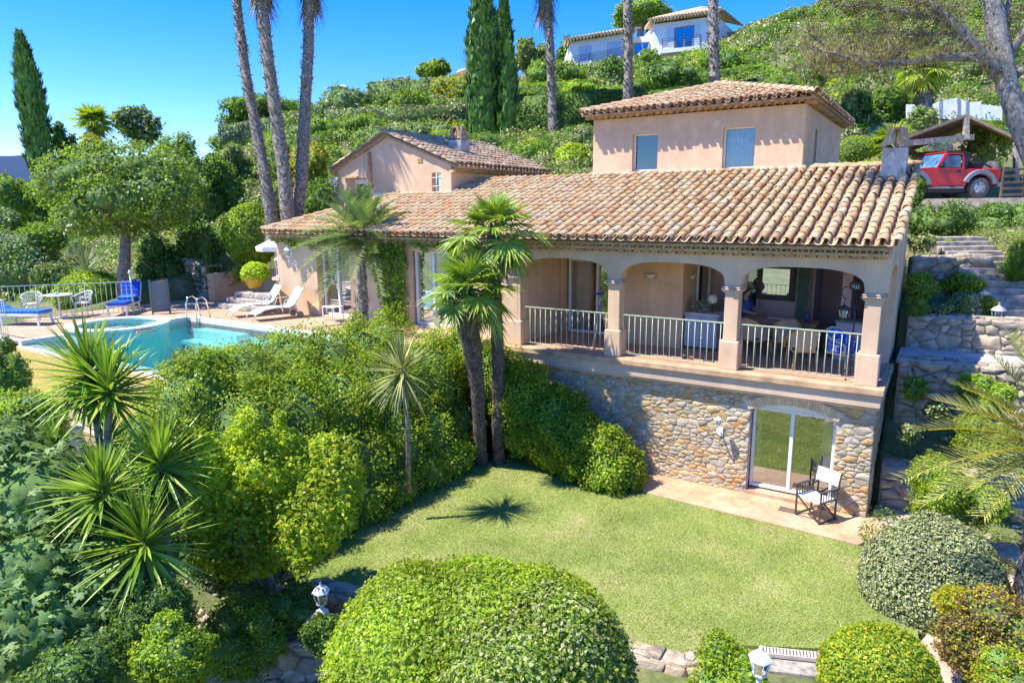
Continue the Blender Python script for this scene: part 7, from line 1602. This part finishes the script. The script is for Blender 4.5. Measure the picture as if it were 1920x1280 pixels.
# low fan palms right
root = empty('dwarf_fan_palm', P(1668,300,27), 0, 'low bushy fan palm between the upper storey and the carport', 'palm'); fan_crown(root, np.array([0,0,.5]), 26, .75, .6, L['bright'], None, 0, (-.2,1.4)); limbs([([(0,0,-.6),(0,0,.5)],[.2,.2])],'trunk',BARK,root)
root = empty('washingtonia_palm', P(1735,205,34), 0, 'young fan palm with a yellow green crown on the right hillside', 'palm'); rr_ = P(1735,130,34)-P(1735,205,34); fibre_trunk(root, [(0,0,-.5),tuple(rr_*.5),tuple(rr_)], [.34,.3,.3], 1.5, 130, spike=.22); fan_crown(root, rr_, 30, .85, .75, L['lime'], None, 8, (-.9,1.4))
# ------------------------------------------------------------------ tall palms
TP = 'tall washingtonia palms with trunks running out of the picture'
def tallpalm(pts, w_, r0, r1, lab, skirt=None, base_z=None, dep=0):
    q = [P(px, py, w_) for px, py in pts]; b_ = q[0]; root = empty('washingtonia_palm', b_, 0, lab, 'palm', TP); rel = [tuple(a-b_) for a in q]
    rel = [(rel[0][0], rel[0][1], -1.0)]+rel; n = len(rel); rs = [r0*1.15]+[r0+(r1-r0)*i/(n-2) for i in range(n-1)]
    fibre_trunk(root, rel, rs, 1.0, 760, spike=.15*w_/22, bark=BARK)
    c = np.array(rel[-1])
    if skirt:
        az = U(0, 6.28, 420); e = U(-1.5, -.95, 420); D = np.stack([np.cos(e)*np.cos(az), np.cos(e)*np.sin(az), np.sin(e)], 1); S_ = w_/25
        B_ = c+np.stack([np.cos(az)*r1*1.2, np.sin(az)*r1*1.2, U(-1.0,.9,420)*S_], 1); V, F = blades(B_, D, U(.5,1.1,420)*S_, .05*S_, .05, 3, .3); link('dry_skirt', npmesh('dry_skirt', V, [F], L['dry']), root)
    fan_crown(root, c+np.array([0,0,.7*w_/25]), 24, .75*w_/22, .8*w_/22, L['palm'], None, 0, (-.5,1.4)); return root
tallpalm([(508,400),(497,330),(480,240),(462,150),(448,40),(438,-60),(430,-330)], 23.0, .21, .11, 'leftmost tall palm trunk, leaning left, smooth and pale at the top')
tallpalm([(540,415),(533,330),(518,220),(503,120),(492,10),(488,-48)], 22.0, .225, .17, 'middle tall palm trunk of the left three, with a shaggy skirt at the top', True)
tallpalm([(556,412),(566,330),(572,200),(578,100),(580,10),(581,-42)], 22.5, .21, .15, 'rightmost tall palm trunk of the left three, with a wide shaggy skirt', True)
tallpalm([(1037,268),(1034,170),(1030,60),(1024,2),(1023,-32)], 36, .24, .18, 'tall palm right of the dark cypresses with a shaggy skirt', True)
tallpalm([(1177,188),(1178,90),(1175,-40),(1174,-300)], 33, .21, .19, 'tall palm trunk in front of the white house')
tallpalm([(1340,165),(1338,80),(1335,-60),(1333,-300)], 30, .22, .21, 'tall palm trunk in front of the right end of the white house')
# cypresses
def cypress(px, py0, py1, wpx, w_, lab, trunk=False, dens=1.0, lean=0):
    b_ = P(px, py1, w_); root = empty('cypress', b_, 0, lab, 'cypress', 'tall columnar cypresses'); H = (py1-py0)/FPX*w_; R_ = wpx/FPX*w_/2
    limbs([([(0,0,-1.2),(0,0,H*.3),(lean*.5,0,H*.9)], [R_*.28,R_*.2,.02])], 'trunk', BARK, root)
    n = int((py1-py0)*wpx*.284/(2.4)*2.6*dens); t = U(0, 1, n); az = U(0, 6.28, n); prof = np.minimum(1, (t*7+.25))**.5*np.minimum(1, (1-t)*2.6+.02)**.62
    lump = 1+.13*np.sin(az*3+t*26)+.10*np.sin(az*5-t*41)+.08*np.sin(az*2+t*90); rad = R_*prof*lump*U(.80,1.05,n)
    C = np.stack([rad*np.cos(az)+lean*t**2, rad*np.sin(az), t*H], 1); N = np.stack([np.cos(az), np.sin(az), .35+0*az], 1)
    A = nrm(np.array([0,0,1.0])+N*.35+RNG.normal(size=(n,3))*.25); S = nrm(np.cross(A, N)); ls = w_*.0095*U(.7,1.4,n)[:,None]
    V = np.stack([C-A*ls*.5, C+S*ls*.22, C+A*ls*.6, C-S*ls*.22], 1).reshape(-1,3)
    cv = [];
    zt = np.linspace(0,1,26)
    core = MB(); core.tube([(lean*z**2,0,H*z) for z in zt], [max(.02, R_*.78*float(min(1,(z*7+.25))**.5*min(1,(1-z)*2.6+.02)**.62)) for z in zt], 14)
    o = link('crown', npmesh('crown', V, [np.arange(n*4).reshape(-1,4)], L['cypress']), root); core.build('inner_twigs', CORE, o)
cypress(80,76,330,44,36,'slender cypress standing alone at the far left',False,1.1,-.5)
cypress(908,-25,282,60,38,'thick cypress at the left of the central pair')
cypress(946,3,240,34,39.5,'thin pointed cypress behind the central pair'); cypress(954,95,288,36,37.5,'shorter cypress at the right of the central pair')
q = MB(); b_ = P(882,262,38); root = empty('bare_trunk', b_, 0, 'thin pale trunk left of the thick cypress with a spiky head', 'tree'); tt = P(880,118,38)-b_; limbs([([(0,0,-1),tuple(tt)],[.13,.09])],'trunk',BARK_PALE,root); rosette('crown', tt, 70, .75, .07, L['dark'], root, (-.6,1.5), .1)
# umbrella pine behind the white house
tree('umbrella_pine','dense round umbrella pine behind the white house','pine tree',(1136,-2,1266,64,82),(1200,110),L['umbrella_pine'],.4,sub=14,tr=.5,dens=1.2,core=.85)
# ------------------------------------------------------------------ left side trees
tree('mulberry_tree','broad leafy tree with a leaning trunk behind the pool railing','tree',(55,258,402,492,24),(228,540),L['mulberry'],.15,tr=.2,dens=1.1,sub=22,extra=[(L['silver'],.16,1.0),(L['bright'],.4,1.0)])
tree('green_tree','dark bushy tree on the crest behind the broad leafy tree','tree',(205,196,310,300,42),(262,320),L['dark'],.2,sub=9,extra=[(L['olive'],.35,1)])
root = empty('fan_palm', P(180,262,40), 0, 'small fan palm on the crest left of the bushy tree', 'palm'); limbs([([(0,0,-1.5),(0,0,.9)],[.25,.22])],'trunk',BARK,root); fan_crown(root, np.array([0,0,1.0]), 22, .95, .7, L['bright'], None, 4, (-.3,1.4))
BG = [
 ((96,225,150,330,37),'dark','green_tree','dark conical tree just right of the lone cypress',0),
 ((130,245,215,310,38),'gold','shrub','dry golden topped shrub on the crest',4),
 ((-30,315,70,420,34),'mid','shrub','green bushes under the lone cypress at the left edge',7),
 ((-40,372,45,440,30),'silver','shrub','pale dry bush at the left edge',5),
 ((10,395,130,500,29.5),'mid','shrub','green bush left of the broad leafy tree trunk',7),
 ((-30,330,140,470,44),'dark','shrub','dark green bushes far behind the lone cypress',8),
 ((-50,425,120,560,29),'silver','shrub','silvery leaved shrubs at the left edge behind the railing',9),
 ((50,480,140,560,27.5),'olive','shrub','light green shrub behind the white table',6),
 ((270,238,395,420,33),'mid','green_tree','tall dark green tree right of the broad leafy tree',11),
 ((330,285,470,430,32),'dark','green_tree','wide bushy tree left of the tall palm trunks',12),
 ((380,255,480,350,36),'olive','green_tree','olive coloured bush behind the leftmost palm trunk',8),
 ((395,170,560,240,50),'dark','green_tree','dark round trees on the crest behind the left palm trunks',9),
 ((330,400,430,520,27),'deep','shrub','deeply shaded shrubs behind the rock steps',6),
 ((240,430,360,560,26.5),'deep','shrub','dark thicket between the leaning trunk and the rock steps',7),
 ((528,250,628,352,28.5),'gold','shrub','golden yellow bush between the tall palm trunks and the gabled wing',8),
 ((480,240,560,400,29),'mid','shrub','green bush behind the middle tall palm trunk',7),
 ((560,325,650,440,26),'dark','shrub','dark bush against the left side of the gabled wing',7),
 ((500,330,560,440,26.5),'bright','shrub','bright bush between the feet of the tall palms',6),
 ((585,150,700,260,48),'silver','shrub','grey green shrub mass right of the tall palm trunks',10),
 ((640,195,760,300,42),'bright','shrub','bright round bush behind the left slope of the gabled roof',9),
 ((700,170,840,270,44),'mid','green_tree','leafy tree behind the ridge of the gabled roof',11),
 ((770,225,900,290,38),'olive','shrub','green bush left of the thick cypress',8),
 ((690,140,800,200,55),'olive','shrub','low grey green hedge on the crest',8),
 ((775,103,852,150,60),'mid','green_tree','round pine on the crest of the hill',7),
 ((800,138,900,200,52),'gold','shrub','yellow green bushes on the hillside left of the thick cypress',8),
 ((830,190,885,262,43),'olive','shrub','dull green shrub touching the left cypress',6),
 ((955,65,1010,130,58),'olive','green_tree','tall shrub right of the thin cypress near the sky',6),
 ((985,85,1050,130,60),'olive','shrub','round olive bush on the crest left of the white house',5),
 ((1040,62,1092,128,74),'dark','green_tree','dark pine at the left end of the white house',7),
 ((960,108,1110,172,52),'bright','hedge','long bright hedge right of the cypresses',12),
 ((1035,148,1130,182,46),'yellow','hedge','low yellow green hedge in front of the long bright hedge',6),
 ((1118,100,1180,185,50),'deep','shrub','dark ball shaped bush in front of the white house left of the trunk',7),
 ((1182,92,1250,140,55),'mid','shrub','rounded bush under the small blue window',6),
 ((1190,108,1330,175,46),'deep','shrub','bluish green shrubs below the big blue window',12),
 ((1300,85,1420,160,48),'mid','shrub','wide green bush at the right end of the white house',10),
 ((1345,60,1460,130,60),'bright','shrub','light green bushes beside the white house on the hillside',8),
 ((1395,120,1500,180,42),'bright','shrub','flowering green shrub strip above the upper roof',7),
 ((1440,60,1560,150,55),'mid','green_tree','green trees half hidden by the pine branches',9),
 ((1540,60,1680,140,55),'bright','green_tree','light green trees under the long pine limb',11),
 ((1620,120,1740,190,44),'bright','shrub','yellow green shrubs below the long pine limb',10),
 ((1740,110,1900,200,42),'lime','shrub','bright shrubs between the young fan palm and the pine trunk',12),
 ((1780,0,1990,110,48),'dark','green_tree','dark wooded slope in the top right corner',12),
 ((1480,-10,1640,60,75),'dark','green_tree','dark trees along the skyline at the top right',11),
 ((1640,-20,1800,70,64),'mid','green_tree','trees on the slope behind the forked pine limb',11),
 ((1555,150,1640,270,34),'deep','green_tree','dark glossy tree just right of the upper roof',9),
 ((1610,160,1710,255,34.5),'dark','green_tree','dark tree behind the low bushy fan palm',9),
 ((1700,195,1760,245,30),'olive','shrub','grey green bush in front of the white panels',5),
 ((1850,150,1990,260,36),'bright','shrub','sunlit bushes behind the pine trunk at the right edge',9),
]
for box, m, nm, lab, sub in BG:
    k = dict(extra=[(L['mid' if m != 'mid' else 'bright'],.35,1.0)])
    if nm == 'green_tree': box = (box[0],box[1],box[2],box[3]+.3*(box[3]-box[1]),box[4]); tree(nm, lab, 'tree', box, ((box[0]+box[2])/2, box[3]+8), L[m], .12, sub=sub or 6, tr=.16*box[4]/30, core=.72, dens=.9, group='trees on the hillside', **k)
    else: bush(nm, lab, 'hedge' if nm == 'hedge' else 'bush', box, L[m], .1, 'bushes on the hillside', sub=sub, dens=.9, **k)
def hill_shrubs():
    protos = []
    for k, m in enumerate(['mid','olive','dark','bright','deep','lime']):
        g = np.random.default_rng(90+k); bl = [((0,0,.35),(.72,.72,.62))]+[((math.cos(a)*.55, math.sin(a)*.55, .25+.45*h), (.42,.42,.40)) for a, h in zip(np.arange(7)*.9, g.uniform(0,1,7))]
        o = crown('hillside_shrub', bl, .085, L[m], 5200, clump=.3, core=.8, extra=[(L['mid' if k % 2 else 'bright'],.3,1.0)]); protos.append(o.data); bpy.data.objects.remove(o)
    g = np.random.default_rng(77); n = 0; made = []; names = ['mid green','grey green','dark green','bright green','deep green','yellow green']
    for _ in range(700):
        px = g.uniform(400, 1930); w = g.uniform(33, 95); d = FW+CR*(px-960)/FPX; q = EYE+d*w; z = T1(q[0], q[1]); py = 640-FPX*((np.array([q[0],q[1],z])-EYE)@CU)/((np.array([q[0],q[1],z])-EYE)@FW)
        if 1050 < px < 1400 and w > 56: continue
        if px < 1000 and w > 62: continue
        if px > 1480 and w < 38 or n >= 84: continue
        s_ = g.uniform(1.0, 2.1)*(w/50)**.5; o = link('hillside_shrub', protos[int(g.choice(6, p=[.25,.2,.15,.2,.1,.1]))], None, (q[0], q[1], z-.15*s_), g.uniform(0, 6)); o.scale = (s_*g.uniform(.9,1.3), s_*g.uniform(.9,1.3), s_*g.uniform(.8,1.05)); n += 1
        made.append((px, w, o))
    Z = [(640,'behind the left tall palm trunks'),(890,'between the gabled roof and thick cypress'),(1040,'just right of the paired cypresses'),(1177,'left of the white house palm trunk'),(1340,'between the two white house palm trunks'),(1560,'right of the last tall palm trunk'),(1735,'behind the long pine limb'),(2500,'behind the big pine trunk')]
    O = ['first','second','third','fourth','fifth','sixth','seventh','eighth','ninth','tenth','eleventh','twelfth','thirteenth','fourteenth','fifteenth','sixteenth']
    cnt = {}
    for px, w, o in sorted(made, key=lambda t: t[0]):
        z = next(k for k, (a, b) in enumerate(Z) if px < a); row = 'nearest' if w < 47 else 'middle' if w < 64 else 'highest'; c = cnt.get((z, row), 0); cnt[(z, row)] = c+1
        tag(o, '%s shrub %s, %s from left, %s row' % (names[protos.index(o.data)], Z[z][1], O[min(c, 15)], row), 'bush', 'rounded shrubs covering the hillside')
hill_shrubs()
# clipped balls and hedges behind the house
B('clipped_bush','large clipped ball behind the parasol','bush',(418,383,522,478,25),L['lime'],.09,trim=.9,dens=1.5,core=.94,coremat=CORE_Y,extra=[(L['mid'],.5,1)])
B('clipped_bush','clipped dome behind the pool railing','bush',(104,510,232,585,24.5),L['lime'],.08,trim=.9,dens=1.5,core=.94,coremat=CORE_Y,extra=[(L['mid'],.4,1)])
B('clipped_bush','yellow green clipped ball left of the upper storey','bush',(1033,271,1112,330,29),L['yellow'],.09,trim=.9,dens=1.5,core=.94,coremat=CORE_Y,extra=[(L['lime'],.4,1)])
B('shrub','grey round shrub behind the yellow green clipped ball','bush',(1066,236,1115,282,32),L['olive'],.09,trim=.6)
B('hedge','low strip of green plants under the yellow green clipped ball','hedge',(1025,318,1112,338,27),L['bright'],.08,sub=4)
B('shrub','round green shrub on the hip of the hill beside the cypress foot','bush',(930,288,1000,318,30),L['mid'],.09,sub=4)
root = empty('cycad', P(1022,296,30), 0, 'small dark cycad beside the yellow green clipped ball', 'plant'); feather_crown(root, np.array([0,0,.1]), 20, .62, L['dark'], (-.1,1.2), .16, 26, .35, .02)
def boxhedge(name, lab, a, b, w_, pyb, pyt, th, m, ls=.16):
    """clipped box hedge between two picture columns"""
    A, C = P(a, pyb[0], w_[0]), P(b, pyb[1], w_[1]); tA, tC = P(a, pyt[0], w_[0])[2], P(b, pyt[1], w_[1])[2]; d = C-A; d[2] = 0; Ln = np.linalg.norm(d); d /= Ln; nn = np.array([d[1], -d[0], 0]); nn = nn if nn@FW < 0 else -nn
    H = (tA+tC)/2-(A[2]+C[2])/2; dens_ = 3.4/(ls*ls*.5); n1 = int(Ln*H*dens_); n2 = int(Ln*th*dens_)
    u = U(0,1,n1); v = U(-.15,1,n1); j = .05+.08*np.sin(u*Ln*2)*np.sin(v*5)
    zb = lambda u: A[2]+(C[2]-A[2])*u; zt = lambda u: tA+(tC-tA)*u
    C1 = A+d*(u*Ln)[:,None]+nn*(j+RNG.normal(size=n1)*.05)[:,None]; C1[:,2] = zb(u)+(zt(u)-zb(u))*v
    u2 = U(0,1,n2); q = U(0,1,n2); C2 = A+d*(u2*Ln)[:,None]-nn*(q*th)[:,None]; C2[:,2] = zt(u2)+RNG.normal(size=n2)*.04+.05*np.sin(u2*Ln*3)
    V, F = leaves(np.concatenate([C1,C2]), np.concatenate([np.tile(nn,(n1,1)), np.tile([0,0,1.0],(n2,1))]), ls, ls*.6, .6)
    cb2 = MB(); p = [A, C, C-nn*th, A-nn*th]; vs = [(k[0],k[1],(zb(0) if i in (0,3) else zb(1))-.6) for i,k in enumerate(p)]+[(k[0],k[1],(zt(0) if i in (0,3) else zt(1))-.04) for i,k in enumerate(p)]
    V3 = np.concatenate([V, np.array(vs)]); o = len(V); F2 = np.array([(3,2,1,0),(4,5,6,7),(0,1,5,4),(1,2,6,5),(2,3,7,6),(3,0,4,7)])+o
    tag(link(name, npmesh(name, V3, [np.concatenate([F, F2])], [m, CORE], np.concatenate([np.zeros(len(F)), np.ones(6)]))), lab, 'hedge')
boxhedge('clipped_hedge','tall clipped dark green hedge above the pale stone wall',968,1200,(37,38),(262,245),(183,168),2.0,L['olive'] if False else L['dark'])
boxhedge('clipped_hedge','clipped hedge running just above the upper roof',1180,1420,(37,37),(215,175),(176,150),1.6,L['dark'])
boxhedge('clipped_hedge','clipped green hedge band below the big blue window',1195,1440,(45,45),(172,150),(148,122),1.8,L['mid'],.2)
boxhedge('clipped_hedge','clipped hedge band right of the cypresses under the long bright hedge',958,1120,(47,48),(190,184),(160,150),1.8,L['bright'],.2)
boxhedge('clipped_hedge','grey green clipped hedge band across the slope behind the gabled ridge',610,880,(41,42),(236,226),(206,196),1.8,L['olive'],.18)
boxhedge('clipped_hedge','clipped hedge band across the slope above the young fan palm',1480,1780,(46,46),(150,128),(122,96),1.8,L['dark'],.2)
boxhedge('clipped_hedge','pale clipped hedge climbing behind the tall palm trunks',410,600,(47,47),(262,250),(238,205),2.0,L['silver'])
boxhedge('clipped_hedge','clipped hedge on the crest left of the thick cypress',690,885,(54,54),(205,180),(158,142),2.0,L['olive'],.22)
# bird of paradise and yucca like clumps by the planter
def clump(name, lab, px, py, w_, n, ln, wd, m, el=(.5,1.5), cat='plant'):
    root = empty(name, P(px, py, w_), 0, lab, cat); rosette('leaves', np.array([0,0,.0]), n, ln, wd, m, root, el, .18, (0,0,1), 5, 0, .8); return root
clump('bird_of_paradise','big dark strap leaved plant above the rough stone pier',398,528,25.5,110,1.5,.17,L['deep'],(.35,1.5))
clump('spiky_plant','thin arching leaved plant behind the clipped dome',160,500,26.5,90,1.5,.05,L['silver'],(.2,1.4))
clump('spiky_plant','thin grass like tuft at the right edge on the stair bank',1900,520,16.8,80,.8,.04,L['mid'],(.2,1.4))
B('shrub','small green shrub behind the low pink wall','bush',(430,490,462,525,24.6),L['bright'],.08,sub=3)
# ------------------------------------------------------------------ the big pine at the right
def pine():
    w0 = 15.0; b_ = P(2000,470,w0+.3); root = empty('pine_tree', b_, 0, 'big pine with a forked grey trunk and sparse branches at the right edge', 'pine tree'); R_ = lambda px, py, w_=w0: tuple(P(px, py, w_)-b_)
    g = np.random.default_rng(3)
    main = [(R_(2010,520,15.4),.28),(R_(1948,315,15.2),.24),(R_(1914,235),.22),(R_(1888,160),.21),(R_(1872,80),.22),(R_(1862,0),.18),(R_(1855,-90),.13)]
    ps = [([p for p, r in main],[r for p, r in main])]
    limbsx = [
     [(1884,150,.17),(1850,112,.15),(1815,75,.13),(1775,35,.11),(1740,5,.09),(1690,-30,.06)],
     [(1840,108,.11),(1800,107,.09),(1750,110,.085),(1700,118,.07),(1650,120,.06),(1600,112,.045),(1560,102,.035),(1515,88,.02)],
     [(1890,112,.11),(1905,85,.09),(1925,55,.08),(1950,30,.06)],[(1905,140,.10),(1930,122,.08),(1960,118,.05)],
     [(1875,60,.08),(1888,20,.06),(1900,-30,.04)],[(1775,35,.06),(1740,32,.05),(1690,22,.04),(1630,14,.03),(1560,10,.02)],
     [(1815,75,.05),(1770,62,.04),(1720,66,.03),(1660,62,.02),(1600,66,.012)],[(1740,5,.05),(1680,-5,.04),(1610,-14,.03),(1540,-10,.02)],
     [(1650,120,.03),(1600,132,.02),(1555,138,.012)],[(1700,118,.03),(1660,92,.02),(1610,80,.012)],[(1560,102,.02),(1530,72,.015),(1500,50,.01)],[(1600,112,.02),(1545,120,.014),(1490,128,.008)],
     [(1862,0,.05),(1820,-20,.04),(1780,-50,.03)]]
    anchors = []
    for i, l_ in enumerate(limbsx):
        dw = g.uniform(-.6,.6,len(l_)).cumsum()*.5 if i else np.zeros(len(l_)); pts = [R_(x,y,w0+dw[k]) for k,(x,y,r) in enumerate(l_)]; ps.append((pts,[r for x,y,r in l_]))
        for k in range(1,len(pts)): 
            for t in np.linspace(0,1,9): anchors.append((np.array(pts[k-1])*(1-t)+np.array(pts[k])*t, i, l_[k][0]))
    # twigs and needle tufts
    tw = []; C, D = [], []
    for p, i, x in anchors:
        if i in (0,2,3,4) and x > 1760: cnt = 1
        else: cnt = 3
        for _ in range(cnt):
            d = g.normal(size=3); d[2] = d[2]*.6+.1; d /= np.linalg.norm(d); ln = g.uniform(.2,.85); q1 = p+d*ln*.5+g.normal(size=3)*.04; q2 = p+d*ln+np.array([0,0,g.uniform(-.1,.12)]); tw.append(([tuple(p),tuple(q1),tuple(q2)],[.010,.007,.004]))
            for t in (.45,.65,.8,.92,1.0,1.04): 
                c = p*(1-t)+q2*t+g.normal(size=3)*.07
                for _k in range(7): C.append(c+g.normal(size=3)*.025); e = g.normal(size=3); e[2] = abs(e[2])*.8; D.append(e/np.linalg.norm(e)+d*.5)
    limbs(ps, 'trunk', BARK_P, root, 12); limbs(tw, 'twigs', BARK, root, 4)
    n = len(C); V, F = blades(np.array(C), np.array(D), U(.08,.15,n), .013, .05, 1, .1); link('crown', npmesh('crown', V, [F], L['pine']), root)
    # cones
    cc = MB(); v, f = ico((0,0,0),(.024,.024,.032),1,0,0)
    for k in g.choice(len(tw), 230, replace=False): p = np.array(tw[k][0][2]); cc.add(v+p, [tuple(z) for z in f])
    o = cc.build('pine_cones', plain('cone_brown', (.10,.06,.045), .9), root); o['kind'] = 'stuff'
BARK_P = plain('pine_bark', (.27,.25,.24), .9, 0, .45, 9, 1.0)
pine()
